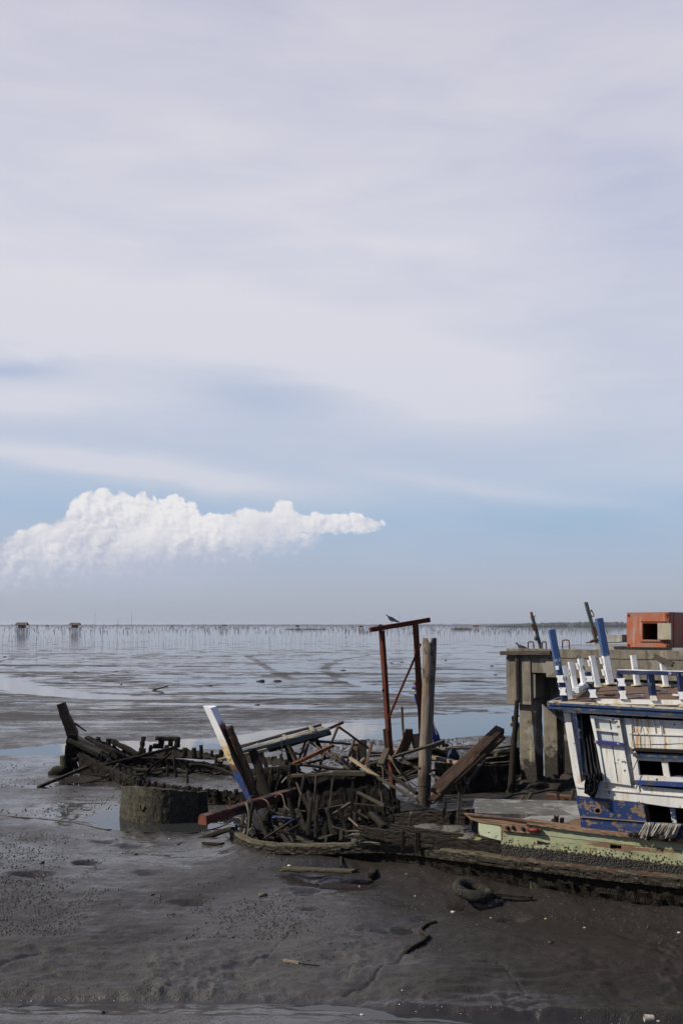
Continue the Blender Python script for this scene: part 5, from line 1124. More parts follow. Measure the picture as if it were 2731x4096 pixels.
# white corner post, inner blue post
panel('corner_post', [(2251, 2850), (2278, 2851), (2321, 3120), (2322, 3150), (2302, 3150), (2292, 3110)], CI, .10, P_WHITE)
panel('inner_post', [(2285, 2852), (2300, 2852), (2312, 2950), (2318, 3100), (2316, 3120), (2300, 3110)], 1.0, .08, P_DBLUE)
beam('inner_post', BS(2345, 2860, .9), BS(2356, 2905, .9), .06, .06, P_WHITE, FB); beam('fallen_stud', BS(2310, 2855, .6), BS(2335, 3105, .7), .07, .07, P_DBLUE, FB)
# door leaf with its window, standing proud of the wall
DO = CI-.07
win = [(2369, 2870), (2460, 2881), (2478, 2967), (2386, 2957)]
panel('door_panel', [(2384, 2970), (2491, 2980), (2522, 3142), (2470, 3135), (2412, 3127)], DO+.02, .05, P_WHITE)
for x0, y0, x1, y1 in ((2394, 2985, 2422, 3124), (2446, 2984, 2470, 3126)): bbeam('door_seam', 'X', (x0, y0), (x1, y1), .008, .006, SEAM, DO+.016)
def frame4(prefix, quad, w, off, th, mat, inner_h=None):
    q = [Vector(BS(*p, off)) for p in quad]
    for i in range(4): beam(prefix, q[i], q[(i+1) % 4], th, w, mat, FB, roll=(0 if i % 2 == 0 else 0))
DOOR = []
panel('door_stile', [(2357, 2862), (2371, 2863), (2389, 2960), (2396, 2985), (2420, 3128), (2411, 3128), (2384, 2985)], DO, .06, P_WHITE)
panel('door_stile', [(2458, 2871), (2474, 2873), (2492, 2978), (2478, 2976)], DO, .06, P_WHITE)
panel('door_rail', [(2371, 2863), (2458, 2871), (2461, 2883), (2373, 2873)], DO, .055, P_WHITE); panel('door_rail', [(2380, 2914), (2467, 2923), (2470, 2931), (2381, 2922)], DO+.002, .05, P_WHITE)
pf = panel('door_window', [(2373, 2873), (2461, 2883), (2478, 2968), (2388, 2959)], DO+.05, .006, P_PANE)
for x0, y0, x1, y1 in ((2437, 2881, 2443, 2918), (2444, 2928, 2452, 2966)): bbeam('glazing_bar', 'X', (x0, y0), (x1, y1), .012, .012, SEAM, DO+.046)
panel('door_sill', [(2375, 2963), (2392, 2962), (2493, 2973), (2491, 2981), (2486, 2986), (2379, 2974)], DO-.04, .09, P_PURP)
panel('jamb', [(2475, 2872), (2494, 2873), (2538, 3142), (2523, 3140), (2492, 2978)], CI+.03, .04, P_WHITE)
# main side wall, built round its window openings
panel('stile', [(2494, 2872), (2516, 2874), (2549, 3062), (2556, 3125), (2536, 3123), (2524, 3040)], CI-.012, .05, P_WHITE)
panel('side_wall', [(2514, 2874), (2640, 2880), (2900, 2892), (3150, 2905), (3150, 3030), (2900, 3012), (2731, 3000), (2522, 2992)], CI, .05, P_WHITE)
panel('window_post', [(2520, 3012), (2545, 3016), (2556, 3103), (2536, 3123)], CI+.003, .05, P_WHITE)
panel('window_head', [(2535, 3028), (2900, 3044), (2900, 3052), (2731, 3048), (2643, 3046), (2548, 3041)], CI, .05, P_WHITE)
panel('mullion', [(2643, 3045), (2668, 3047), (2677, 3108), (2652, 3105)], CI, .05, P_WHITE); panel('mullion', [(2768, 3051), (2800, 3053), (2808, 3116), (2776, 3114)], CI, .05, P_WHITE)
panel('window_stool', [(2548, 3101), (2652, 3107), (2900, 3122), (2900, 3142), (2540, 3124)], CI-.02, .07, P_WHITE)
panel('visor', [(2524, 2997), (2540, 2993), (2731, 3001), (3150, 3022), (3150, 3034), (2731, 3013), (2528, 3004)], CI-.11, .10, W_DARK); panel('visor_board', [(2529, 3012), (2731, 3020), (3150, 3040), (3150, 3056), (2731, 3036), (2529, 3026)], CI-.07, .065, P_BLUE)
beam('blue_ledge', BS(2678, 3104, .15), BS(2900, 3118, .15), .05, .03, P_BLUE, FB)
panel('sill_board', [(2535, 3122), (2560, 3123), (2731, 3131), (3150, 3152), (3150, 3172), (2731, 3149), (2540, 3138)], CI-.085, .08, P_DBLUE2)
for x0, y0, x1, y1, w in ((2520, 2874, 2531, 2932, .035), (2642, 2880, 2649, 2938, .035), (2613, 2879, 2620, 2936, .012)): bbeam('batten', 'X', (x0, y0), (x1, y1), w, .018, P_WHITE, CI-.012)
panel('batten', [(2513, 2931), (2731, 2939), (3150, 2955), (3150, 2960), (2731, 2944), (2514, 2937)], CI-.02, .018, P_WHITE); bbeam('plank_seam', 'X', (2521, 2978), (2600, 2977), .006, .006, SEAM, CI-.002); bbeam('plank_seam', 'X', (2600, 2977), (2760, 2973), .006, .006, SEAM, CI-.002)
# lower wall strakes
panel('lower_wall', [(2302, 3142), (2335, 3122), (2412, 3126), (2536, 3142), (2731, 3160), (3150, 3196), (3150, 3218), (2731, 3183), (2549, 3168), (2400, 3152), (2335, 3148), (2304, 3150)], CI-.006, .05, P_WHITE)
panel('rub_moulding', [(2302, 3144), (2335, 3147), (2549, 3168), (2731, 3183), (3150, 3220), (3150, 3226), (2731, 3188), (2549, 3173), (2335, 3153), (2303, 3150)], CI-.022, .03, P_WHITE)
panel('lower_wall', [(2303, 3151), (2335, 3154), (2549, 3174), (2731, 3189), (3150, 3226), (3150, 3270), (2731, 3233), (2675, 3228), (2574, 3213), (2400, 3193), (2308, 3182)], CI, .05, P_WHITE)
panel('post_foot', [(2536, 3140), (2552, 3141), (2556, 3170), (2542, 3169)], CI-.025, .02, P_WHITE)
# blue bulwark boards with hawse hole
def ring_board():
    pts = [(2299, 3184), (2345, 3189), (2400, 3194), (2572, 3212), (2583, 3285), (2450, 3274), (2318, 3266)]
    c = (2388, 3243); n = 24; hole = [(c[0]+9.5*math.cos(i*math.tau/n), c[1]+9.0*math.sin(i*math.tau/n)) for i in range(n)]
    # outer boundary sampled by angle
    out = []
    for i in range(n):
        a = i*math.tau/n; dx, dy = math.cos(a), math.sin(a); best = 1e9
        for j in range(len(pts)):
            x0, y0 = pts[j]; x1, y1 = pts[(j+1) % len(pts)]; ex, ey = x1-x0, y1-y0; den = dx*ey-dy*ex
            if abs(den) < 1e-9: continue
            t = ((x0-c[0])*ey-(y0-c[1])*ex)/den; u = ((x0-c[0])*dy-(y0-c[1])*dx)/den
            if t > 0 and -1e-6 <= u <= 1+1e-6: best = min(best, t)
        out.append((c[0]+dx*best, c[1]+dy*best))
    ang = lambda p: math.atan2(p[1]-c[1], p[0]-c[0]) % math.tau
    o2 = sorted([(ang(p), p, None) for p in pts]+[(i*math.tau/n, out[i], i) for i in range(n)], key=lambda t: t[0])
    vs = []; fs = []; off = CI-.03
    O = [BS(*p, off) for _, p, _ in o2]; I_ = [BS(*p, off) for p in hole]; vs = O+I_; no = len(O); cur = 0
    for k in range(no):
        a0, _, i0 = o2[k]; nk = (k+1) % no; h0 = int(a0/math.tau*n+1e-6) % n; i1 = o2[nk][2]
        h1 = int(o2[nk][0]/math.tau*n+1e-6) % n
        fs.append((k, nk, no+h1, no+h0) if h1 != h0 else (k, nk, no+h0))
    m_ = len(vs); vs = vs+[v+bn*.055 for v in vs]; fs = fs+[tuple(m_+i for i in reversed(f)) for f in fs]
    for k in range(n): fs.append((no+k, no+(k+1) % n, m_+no+(k+1) % n, m_+no+k))
    for k in range(no): fs.append((k, (k+1) % no, m_+(k+1) % no, m_+k))
    mesh('bulwark_board', vs, fs, P_BLUEB, FB)
    q = [BS(c[0]+17*math.cos(a)+2, c[1]+16*math.sin(a)-1, off-.004) for a in [i*math.tau/22 for i in range(22)]]; r2 = [BS(c[0]+10*math.cos(a), c[1]+9.5*math.sin(a), off-.008) for a in [i*math.tau/22 for i in range(22)]]
    rings = [q, r2, [p+bn*.05 for p in r2], [p+bn*.0035 for p in q]]; vs, fs = ring_mesh(rings, cap=False); mesh('hawse_ring', vs, fs, W_TAN, FB)
ring_board()
panel('bulwark_board', [(2320, 3270), (2450, 3278), (2583, 3288), (2740, 3300), (3150, 3345), (3150, 3400), (2731, 3358), (2640, 3352), (2500, 3336), (2321, 3312)], CI-.015, .055, P_BLUEB)
bbeam('plank_lip', 'X', (2320, 3267), (2583, 3287), .02, .012, W_PALE, CI-.035)
panel('hatch_post', [(2675, 3226), (2697, 3229), (2704, 3292), (2686, 3291)], CI+.02, .06, P_DBLUE); panel('hatch_jamb', [(2573, 3214), (2586, 3216), (2598, 3288), (2584, 3287)], CI+.03, .05, W_BROWN); panel('hatch_jamb', [(2700, 3232), (2731, 3235), (2731, 3290), (2706, 3292)], .9, .05, W_BROWN)
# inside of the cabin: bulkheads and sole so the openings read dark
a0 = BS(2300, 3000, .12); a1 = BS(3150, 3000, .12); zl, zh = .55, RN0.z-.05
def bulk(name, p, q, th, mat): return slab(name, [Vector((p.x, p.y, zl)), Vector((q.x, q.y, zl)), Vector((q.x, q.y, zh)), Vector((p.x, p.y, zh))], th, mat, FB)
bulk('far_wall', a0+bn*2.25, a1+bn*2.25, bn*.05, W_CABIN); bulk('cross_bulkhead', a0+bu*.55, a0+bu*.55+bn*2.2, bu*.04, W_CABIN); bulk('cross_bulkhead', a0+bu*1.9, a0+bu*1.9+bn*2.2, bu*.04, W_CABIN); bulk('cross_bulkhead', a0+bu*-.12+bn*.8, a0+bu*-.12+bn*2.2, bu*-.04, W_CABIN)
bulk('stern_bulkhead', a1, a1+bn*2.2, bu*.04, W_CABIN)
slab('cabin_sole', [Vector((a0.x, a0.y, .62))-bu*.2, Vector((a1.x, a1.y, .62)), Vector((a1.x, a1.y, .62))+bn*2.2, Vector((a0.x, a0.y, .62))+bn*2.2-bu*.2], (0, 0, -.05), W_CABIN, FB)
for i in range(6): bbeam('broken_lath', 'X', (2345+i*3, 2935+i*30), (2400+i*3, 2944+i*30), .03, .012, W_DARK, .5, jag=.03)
# ---- posts and rails on the roof
def onroof(px, py, off): return BS(px, py, off)
def rpost(top, bot, wpx, off, mat, mat2=None, split=None, k='X', name='roof_post', d=None):
    a = BS(*bot, off); c = BS(*top, off); w = wpx/F*a.y
    if mat2 is None: return beam(name, a, c, w, d or w, mat, FB, jit=.005)
    s = a.lerp(c, split); o1 = beam(name, a, s, w, d or w, mat2, FB, jit=.003); o2 = beam(name+'_upper', s, c, w*1.02, (d or w)*1.02, mat, FB, jit=.003); return o1
def bow_tie(cx, cy, wpx, hpx, off, lean=.18):
    """white hourglass cleat plate nailed to a post"""
    x0 = cx-wpx/2; x1 = cx+wpx/2; y0 = cy-hpx/2; y1 = cy+hpx/2; k = lean*hpx/2; q = wpx*.17
    pts = [(x0-k, y0), (x1-k, y0-1), (x1-q, cy), (x1+k, y1), (x0+k, y1), (x0+q, cy)]
    return slab('cleat_plate', [BS(*p, off) for p in pts], bn*.028, P_WHITE2, FB)
rpost((2205, 2519), (2257, 2804), 25, .02, P_BLUE2, P_DBLUE, .38, d=.10)
bow_tie(2239, 2716, 30, 28, -.06); bow_tie(2249, 2766, 29, 30, -.06); beam('post_flap', BS(2222, 2672, -.05), BS(2234, 2671, -.05), .03, .05, P_WHITE2, FB)
rpost((2350, 2688), (2372, 2798), 20, .02, P_DBLUE, d=.09); bow_tie(2356, 2716, 32, 22, -.06); bow_tie(2369, 2775, 31, 32, -.06); beam('cleat_cap', BS(2344, 2731, -.05), BS(2372, 2732, -.05), .07, .03, MOSSW, FB)
rpost((2476, 2690), (2490, 2800), 20, .02, P_DBLUE, d=.09); bow_tie(2483, 2729, 33, 31, -.06); bow_tie(2489, 2780, 31, 33, -.06)
rpost((2596, 2695), (2612, 2800), 24, .02, P_DBLUE, d=.10); panel('cleat_plate', [(2597, 2783), (2622, 2783), (2628, 2803), (2597, 2803)], -.06, .028, P_RUSTW)
rpost((2715, 2692), (2730, 2800), 22, .02, P_DBLUE, d=.09); bow_tie(2726, 2783, 32, 30, -.06)
rpost((2850, 2700), (2862, 2808), 22, .02, P_DBLUE, d=.09)
a = BS(2468, 2688, .02); c = BS(2731, 2693, .02); c2 = BS(3100, 2705, .02); beam('roof_rail', a, c2, .075, .055, P_DBLUE, FB); beam('roof_rail_cap', a+Vector((0, 0, .03)), c2+Vector((0, 0, .03)), .06, .012, P_WHITE2, FB)
# forward white posts, standing on the front edge beam
for (top, bot, w, off, hgt) in (((2255, 2662), (2277, 2794), 22, .35, 0), ((2280, 2646), (2301, 2762), 21, .75, 0), ((2319, 2634), (2336, 2742), 21, 1.25, 0), ((2366, 2622), (2390, 2746), 22, .9, 0), ((2530, 2620), (2547, 2740), 20, 2.3, 0), ((2646, 2645), (2662, 2745), 20, 2.3, 0), ((2745, 2622), (2758, 2748), 20, 2.3, 0)):
    rpost(top, bot, w, off, P_WHITE2, d=.09)
rpost((2393, 2474), (2439, 2736), 26, 2.15, P_BLUE2, P_WHITE2, .43, d=.13)
for x, y, off in ((2306, 2665, 1.2), (2353, 2653, .85), (2400, 2643, 2.1), (2409, 2690, 2.1), (2440, 2650, 2.2), (2448, 2692, 2.2), (2270, 2685, .7)): bow_tie(x, y, 9, 24, off, .3)
slab('front_beam', [BS(2286, 2763, .55), BS(2318, 2752, .9), BS(2318, 2764, .9), BS(2318, 2775, .9), BS(2306, 2778, .55), BS(2287, 2779, .5)], bn*.1, P_WHITE2, FB); bbeam('front_beam', 'X', (2300, 2762), (2348, 2731), .10, .08, P_WHITE2, .6, 1.7)
beam('broken_rail', BS(2618, 2626, 2.25), BS(2692, 2658, 2.2), .10, .07, W_GREY, FB, jag=.03); bbeam('roof_curb', 'X', (2390, 2741), (2440, 2733), .05, .03, P_CREAM, 2.3); bbeam('roof_curb', 'X', (2440, 2733), (3000, 2752), .05, .03, P_CREAM, 2.42)
for (x, y) in ((2440, 2738), (2546, 2741), (2660, 2746), (2388, 2747), (2276, 2796)): lump('lead_flashing', BS(x, y, 2.25 if x > 2400 else (.9 if x > 2300 else .35)), (.10, .08, .02), P_CREAM, FB, .5, 2)
# hoop of light cord down the cabin wall
tube('hanging_cord', [BS(2533, 2862, -.03), BS(2527, 2910, -.03), BS(2530, 2975, -.03), BS(2545, 3015, -.05), BS(2546, 3040, -.05), BS(2525, 3090, -.05), BS(2519, 3120, -.04), BS(2523, 3140, -.02)], .006, ROPE, FB, seg=5)
tube('hanging_cord', [BS(2560, 2876, .0), BS(2567, 2905, .0), BS(2577, 2945, .0), BS(2577, 2995, .0)], .004, SEAM, FB, seg=5)

# loose things on and around the boat
def sl_loose(name, pts3, vec, mat, label, cat): return tag(slab(name, pts3, vec, mat), label, cat)
rr = random.Random(3)
roofD = lambda px, py: None
for (x, y, w, h, off, mat, lb) in ((2522, 2782, 20, 8, .35, W_GREY, 'small square wood block lying on the boat roof near the second cleat post'), (2552, 2766, 28, 4, .9, P_WHITE2, 'pale splintered batten lying in the middle of the boat roof'), (2630, 2752, 20, 8, 1.5, W_DARK, 'dark small block on the boat roof near the far right posts'), (2655, 2753, 24, 5, 1.5, P_BLUE2, 'short pale blue offcut on the boat roof beside the dark block'), (2704, 2759, 30, 6, 1.1, P_WHITE2, 'flat white board offcut on the boat roof at the right edge'), (2440, 2774, 36, 3, .8, W_DARK, 'thin dark splinter of wood on the boat roof behind the toe rail')):
    p = BS(x, y, off); s = w/F*p.y; q = RN0+bn*(off+.12)+heel*((off+.12)/dep); zz = q.z+.0+h/F*p.y/2
    p.z = max(zz, RN0.z+.02+.15*(off+.12)/dep)+.005; beam_o = beam('roof_scrap', p-bu*s/2, p+bu*s/2, .09, max(.02, h/F*p.y*.8), mat, None, jag=.02); tag(beam_o, lb, 'wood scrap')
# black net hanging out of the doorway
def drape(name, outline, mat, label, cat, off0, off1, lobes=9, seed=1):
    """hanging cloth with folds: left and right edges given in the photo, closed solid of small thickness"""
    nU, nV = 14, 30; f = []
    lf = lerp_pts([Vector((x, y, 0)) for x, y in outline[0]], nV); rt = lerp_pts([Vector((x, y, 0)) for x, y in outline[1]], nV); fr = []; bk = []
    for i in range(nV+1):
        for j in range(nU+1):
            q = lf[i].lerp(rt[i], j/nU); off = off0+(off1-off0)*(i/nV)+.05*math.sin(j*lobes*.5+seed+i*.08)+.04*mn.noise(Vector((j*.5, i*.25, seed)))
            fr.append(BS(q.x, q.y, off)); bk.append(BS(q.x, q.y, off)+bn*.03)
    n = (nU+1)*(nV+1); fs = []
    for i in range(nV):
        for j in range(nU):
            a = i*(nU+1)+j; fs.append((a, a+1, a+nU+2, a+nU+1)); fs.append((n+a, n+a+nU+1, n+a+nU+2, n+a+1))
    return tag(mesh(name, fr+bk, fs, mat, None, smooth=True), label, cat)
drape('black_net', ([(2322, 2852), (2325, 2950), (2335, 3050), (2342, 3110), (2338, 3150), (2334, 3172)], [(2362, 2862), (2376, 2940), (2392, 3040), (2405, 3110), (2385, 3150), (2370, 3190)]), TARP, 'black crumpled net hanging out of the cabin doorway', 'net', .35, -.06)
lump_o = drape('black_net_end', ([(2342, 3103), (2335, 3140), (2337, 3170), (2360, 3188)], [(2404, 3090), (2394, 3125), (2386, 3160), (2374, 3192)]), TARP, 'x', 'net', -.06, -.12, 5, 4); tag(lump_o, 'bunched end of the black net over the white strake below the doorway', 'net')
rb = thing('frayed_rope_bundle', 'bundle of pale frayed rope strands hanging over the blue bulwark', 'rope', BS(2640, 3290, -.08))
for i in range(96):
    u = i/95; x0 = 2582+u*140+rr.uniform(-3, 3); drop = rr.uniform(38, 62)*(.9+.2*math.sin(u*9)); sl_ = -24+rr.uniform(-10, 6); gp = 1 if (.2 < u < .30) else 0
    if gp and rr.random() < .8: continue
    o_ = rr.uniform(-.10, -.05); tube('strand', [BS(x0, 3291+u*6, .1), BS(x0-2, 3294+u*6, o_), BS(x0+sl_*.5, 3294+drop*.5+u*4, o_-.02), BS(x0+sl_, 3294+drop+u*4, o_)], rr.uniform(.004, .009), ROPE_P, rb, seg=5, sub=4)
for px, py, r_ in ((2520, 3340, .03), (2540, 3338, .035), (2590, 3345, .05), (2655, 3350, .05), (2690, 3346, .06)): o = lump('black_lump', BS(px, py, -.06), (r_*1.4, r_, r_), BLACK, FB, .5, 2)
# small posts on the rail, white bit
for x, y0, y1 in ((2224, 3265, 3300), (2246, 3274, 3302), (2212, 3280, 3300)): loose('short_stake', BS(x, y1+6, .25), BS(x, y0, .25), .055, .045, W_DARK, {2224: 'taller dark stump standing behind the boat cap rail by the grey slab', 2246: 'middle dark stump standing behind the boat cap rail', 2212: 'lowest dark stump behind the boat cap rail'}[x], 'stake', jag=.03)
o = lump('crumpled_foil', BS(2275, 3306, .1), (.09, .05, .015), SHELL, None, .6, 2); tag(o, 'white scrap of plastic on the cap rail beside the blue board', 'litter')
slab('inner_waterway', [BS(2225, 3302, .1), BS(2320, 3268, .9), BS(2322, 3318, .2)], (0, 0, -.05), W_TAN, FB)
# concrete beam lying across the bow and grey slab
def cbeam():
    a = P(1888, 3222, 17.3); c = P(2330, 3238, 17.0)
    A_ = [P(1883, 3236, 17.0), P(2200, 3250, 16.85), P(2420, 3262, 16.75)]; B_ = [P(1898, 3199, 18.4), P(2200, 3209, 18.2), P(2420, 3218, 18.1)]
    h = P(1883, 3236, 17.0).z-P(1883, 3342, 17.0).z
    v = [A_[0], B_[0], B_[2], A_[2]]; zt = sum(p.z for p in v)/4
    for p in v: p.z = zt
    o = slab('concrete_beam', v, (0, 0, -min(h, .55)), C_BEAM, None); tag(o, 'long square grey concrete beam lying inside the boat below the quay', 'concrete beam')
cbeam()
o = slab('concrete_slab', [P(2075, 3279, 16.6), P(2170, 3247, 17.2), P(2320, 3213, 17.8), P(2330, 3265, 16.7), P(2240, 3300, 16.1), P(2130, 3290, 16.3)], Vector((.06, .18, -.16)), C_PIER2); tag(o, 'light grey tilted concrete slab wedged between the beam and the blue bulwark', 'concrete slab')

# dense broken ribs left of the hold and behind the stem
rq = random.Random(21)
for i in range(26):
    px = 1015+i*6.6+rq.uniform(-4, 4); y0 = rq.uniform(3040, 3120) if i > 5 else rq.uniform(3090, 3150); D = rq.uniform(20.4, 21.6); w = rq.uniform(8, 17)
    beam('rib', P(px+rq.uniform(-8, 8), rq.uniform(3205, 3240), D), P(px, y0, D+.1), w/F*D, w/F*D, W_CRUST if rq.random() < .6 else W_BLACK, FB, crust=.014, jag=.05)
for i in range(5):
    y = 3070+i*30; beam('torn_plank', P(1010+i*12, y+20, 20.9), P(1175+rq.uniform(-20, 30), y-rq.uniform(0, 12), 20.7), .05, .13, W_CRUST, FB, crust=.015, jag=.08)

for i in range(14):                    # broken straight frames leaning along the bow
    px = 985+i*34+rq.uniform(-10, 10); c0 = G(px, 3366, .25)+Vector((0, .2, 0)); h_ = rq.uniform(.25, .65)
    beam('rib', c0, c0+Vector((rq.uniform(-.22, .12), rq.uniform(.2, .5), h_)), rq.uniform(.05, .085), .06, W_CRUST if i % 3 else W_BLACK, FB, crust=.008, jag=.05)
# ------------------------------------------------------------------ loose timbers and frames heaped amidships
def wl(k, a, c, wz, D0, D1=None, mat=W_GREY, lb='', cat='plank', name='loose_plank', thick=.55, **kw):
    D1 = D0 if D1 is None else D1; w = wz/ZM[k][2]/F*(D0+D1)/2
    return loose(name, ZP(k, *a, D0), ZP(k, *c, D1), w*1.3, w*.8, mat, lb, cat, **kw)
rbm = thing('red_beam', 'heavy square beam with red paint and bare ends propped over the broken bow', 'beam', P(1000, 3230, 19.0))
beam('timber', P(812, 3280, 18.2), P(1190, 3163, 20.2), .18, .165, P_REDB, rbm, crust=.003); beam('end_face', P(811, 3280.5, 18.19), P(810, 3280.8, 18.18), .165, .15, P_ORB, rbm, step=.01)
beam('iron_spike', P(925, 3245, 18.7), P(915, 3190, 18.7), .02, .02, RUST, rbm)
rp = thing('mooring_rope', 'tangled tan rope wound round the red beam', 'rope', P(980, 3215, 19.0))
tube('coil', [P(905, 3262, 18.6), P(930, 3238, 18.72), P(960, 3226, 18.85), P(990, 3218, 18.9), P(1020, 3200, 19.1), P(1050, 3196, 19.15), P(1068, 3205, 19.0), P(1078, 3225, 18.95), P(1082, 3240, 19)], .010, ROPE, rp)
tube('coil', [P(962, 3226, 18.6), P(990, 3212, 18.8), P(1012, 3216, 18.8), P(1025, 3240, 18.8), P(1038, 3268, 18.8)], .012, ROPE_D, rp); tube('coil', [P(985, 3215, 18.9), P(1000, 3190, 19.2), P(1012, 3182, 19.3)], .009, ROPE, rp)
tube('coil', [P(1100, 3190, 19.4), P(1115, 3177, 19.5), P(1128, 3180, 19.4), P(1135, 3200, 19.3), P(1145, 3230, 19.2), P(1180, 3252, 19.1)], .012, ROPE, rp)
tg_ = tube('bent_stick', [P(986, 3212, 18.3), P(993, 3240, 18.2), P(997, 3275, 18.15), P(993, 3320, 18.1), P(986, 3360, 17.9)], lambda t: .026*(1-.6*t), ROPE, None); tag(tg_, 'pale bent stick hanging from the red beam down to the bow planking', 'stick')
tg_ = tube('white_stick', [ZP('A', 690, 870, 20.8), ZP('A', 640, 960, 20.7), ZP('A', 560, 1030, 20.6), ZP('A', 500, 1100, 20.5)], .014, ROPE_P, None); tag(tg_, 'thin curved pale stick under the rusty channel', 'stick')
tg_ = tube('white_stick', [ZP('A', 500, 990, 20.4), ZP('A', 430, 1110, 20.3), ZP('A', 405, 1200, 20.2), ZP('A', 390, 1310, 20.1)], .016, ROPE, None); tag(tg_, 'thin curved tan stick rising behind the red beam', 'stick')
# collapsed slatted frame
sf = thing('collapsed_slatted_frame', 'collapsed slatted roof frame of grey boards sloping up to the right', 'slatted frame', P(950, 3040, 21))
beam('main_beam', P(936, 3022, 21.4), P(1316, 2924, 22.6), .10, .12, P_SAGE, sf, jit=.008, jag=.03); beam('top_plank', P(940, 3012, 21.5), P(1300, 2913, 22.7), .16, .025, W_PALE, sf, jit=.006, jag=.05); beam('lower_plank', P(884, 3042, 20.8), P(1066, 2998, 21.4), .10, .06, W_PALE, sf, jit=.008, jag=.06)
beam('under_beam', P(1080, 2999, 21.9), P(1318, 2932, 22.7), .09, .09, W_BLACK, sf, jag=.03)
beam('slat', P(920, 2998, 22.2), P(1283, 2898, 23.3), .07, .065, W_SLAT, sf, jit=.005, jag=.01); beam('slat', P(930, 3012, 21.9), P(1292, 2913, 23.1), .07, .07, W_SLAT, sf, jit=.005, jag=.02); beam('slat', P(1060, 2980, 22.0), P(1186, 2944, 22.5), .08, .07, W_SLAT, sf)
for x, y, x1, y1 in ((1134, 2940, 1148, 2960), (1242, 2905, 1254, 2930), (1026, 2970, 1036, 2985)): beam('crosspiece', P(x, y, 23), P(x1, y1, 22), .08, .06, W_SLAT, sf)
beam('rusty_edge', P(1200, 2966, 22.2), P(1371, 2890, 22.9), .05, .06, RUST, sf, jag=.02)
beam('leg', P(1043, 3012, 21.8), P(1085, 3112, 21.5), .09, .07, W_BROWN, sf, taper=.7); beam('leg', P(1152, 2982, 22.0), P(1190, 3060, 21.9), .12, .08, W_BROWN, sf); beam('leg', P(1145, 2985, 22.1), P(1175, 3090, 22.0), .09, .06, W_BLACK, sf)
beam('leg', P(1262, 2950, 22.6), P(1300, 3035, 22.6), .09, .07, W_BLACK, sf)
for pts in ([(1126, 2958, 21.9), (1128, 2985, 21.8), (1127, 3020, 21.7), (1128, 3036, 21.7)], [(1054, 2990, 21.5), (1056, 3040, 21.4), (1058, 3080, 21.3), (1048, 3120, 21.2)], [(1110, 2998, 21.7), (1150, 3008, 21.7), (1185, 3018, 21.7), (1210, 3005, 21.8), (1222, 2992, 21.9)]): tube('cord', XP([p for p in pts]), .010, ROPE_D, sf)
tube('cord', XP([(1180, 3010, 22.1), (1200, 3018, 22.1), (1218, 3002, 22.1)]), .02, BLACK, sf)
# frame of round poles
pf = thing('collapsed_pole_frame', 'collapsed frame of round brown poles crossing each other amidships', 'pole frame', P(1300, 3060, 22))
for (a, c, w, D0, D1) in (((1351, 2906), (1322, 2982), 12, 22.4, 22.4), ((1223, 2962), (1196, 3040), 10, 22.3, 22.3), ((1237, 2965), (1212, 3042), 12, 22.2, 22.2), ((1236, 2962), (1447, 2981), 11, 22.5, 23.2), ((1240, 2968), (1410, 3085), 11, 22.3, 21.8), ((1352, 2905), (1478, 2997), 11, 22.5, 22.9), ((1302, 3005), (1276, 3070), 13, 22.2, 22.2), ((1416, 2956), (1388, 3056), 13, 22.7, 22.5), ((1190, 3056), (1390, 3083), 14, 21.9, 22.1), ((1314, 3000), (1406, 3072), 13, 22.4, 22.2), ((1350, 3022), (1424, 3084), 13, 22.0, 21.9), ((1288, 3066), (1268, 3092), 10, 22, 22)):
    beam('pole', P(*a, D0), P(*c, D1), w/F*22.3, w/F*22.3, W_POLE, pf, rnd_=True, jit=.004, taper=.85)
ch = thing('rusty_channel', 'orange-brown rusty steel channel lying across the round poles', 'steel channel', ZP('A', 650, 830, 21.7))
beam('web', ZP('A', 650, 826, 21.6), ZP('A', 1312, 515, 22.0), .02, .085, RUST2, ch, jit=.004); beam('flange', ZP('A', 650, 836, 21.55), ZP('A', 1318, 535, 21.93), .06, .012, RUST2, ch, jit=.004, jag=.03); beam('flange', ZP('A', 652, 812, 21.55), ZP('A', 1305, 500, 21.93), .06, .012, RUST, ch, jit=.004)
beam('splinter', ZP('A', 595, 905, 21.5), ZP('A', 660, 866, 21.6), .02, .015, W_PALE, ch, taper=2)
# single timbers
wl('B', (190, 320), (620, 610), 44, 21.8, 20.9, W_PALE, 'long bleached plank slanting down to the right across the heap', jag=.06)
wl('B', (610, 610), (1235, 985), 42, 20.9, 20.2, W_MOSSY, 'mossy lower half of the long slanting plank towards the tall post', jag=.03)
wl('B', (740, 515), (1240, 880), 48, 21.4, 20.6, W_DARK, 'dark plank parallel to and right of the long bleached plank')
wl('B', (770, 190), (672, 435), 72, 20.9, 20.4, W_GREY, 'short thick weathered block leaning at the foot of the gantry', 'timber', 'timber_stub')
wl('F', (360, 1440), (1205, 1180), 52, 21.6, 22.1, W_GREY, 'grey beam sloping up to the right behind the tall post', 'beam', 'loose_beam')
wl('F', (-20, 1368), (440, 1356), 40, 22.9, 22.9, W_BROWN, 'brown horizontal beam left of the gantry foot', 'beam', 'loose_beam')
wl('F', (-20, 1420), (430, 1400), 30, 22.7, 22.7, W_DARK, 'dark board just below the brown horizontal beam at the gantry foot', jag=.03)
wl('F', (330, 1335), (820, 1310), 34, 23.3, 23.3, W_PALE, 'pale board lying behind the curved knee timber', jag=.04)
wl('F', (1000, 1310), (1720, 1290), 46, 23.0, 22.7, W_PALE, 'bleached horizontal beam right of the tall post', 'beam', 'loose_beam')
wl('E', (340, 480), (745, 450), 26, 23.8, 23.8, W_PALE, 'thin pale board behind the bleached horizontal beam', jag=.02)
wl('E', (80, 615), (495, 715), 62, 22.6, 21.9, W_PALE, 'sunlit pale plank sloping down from the tall post to the big diagonal plank')
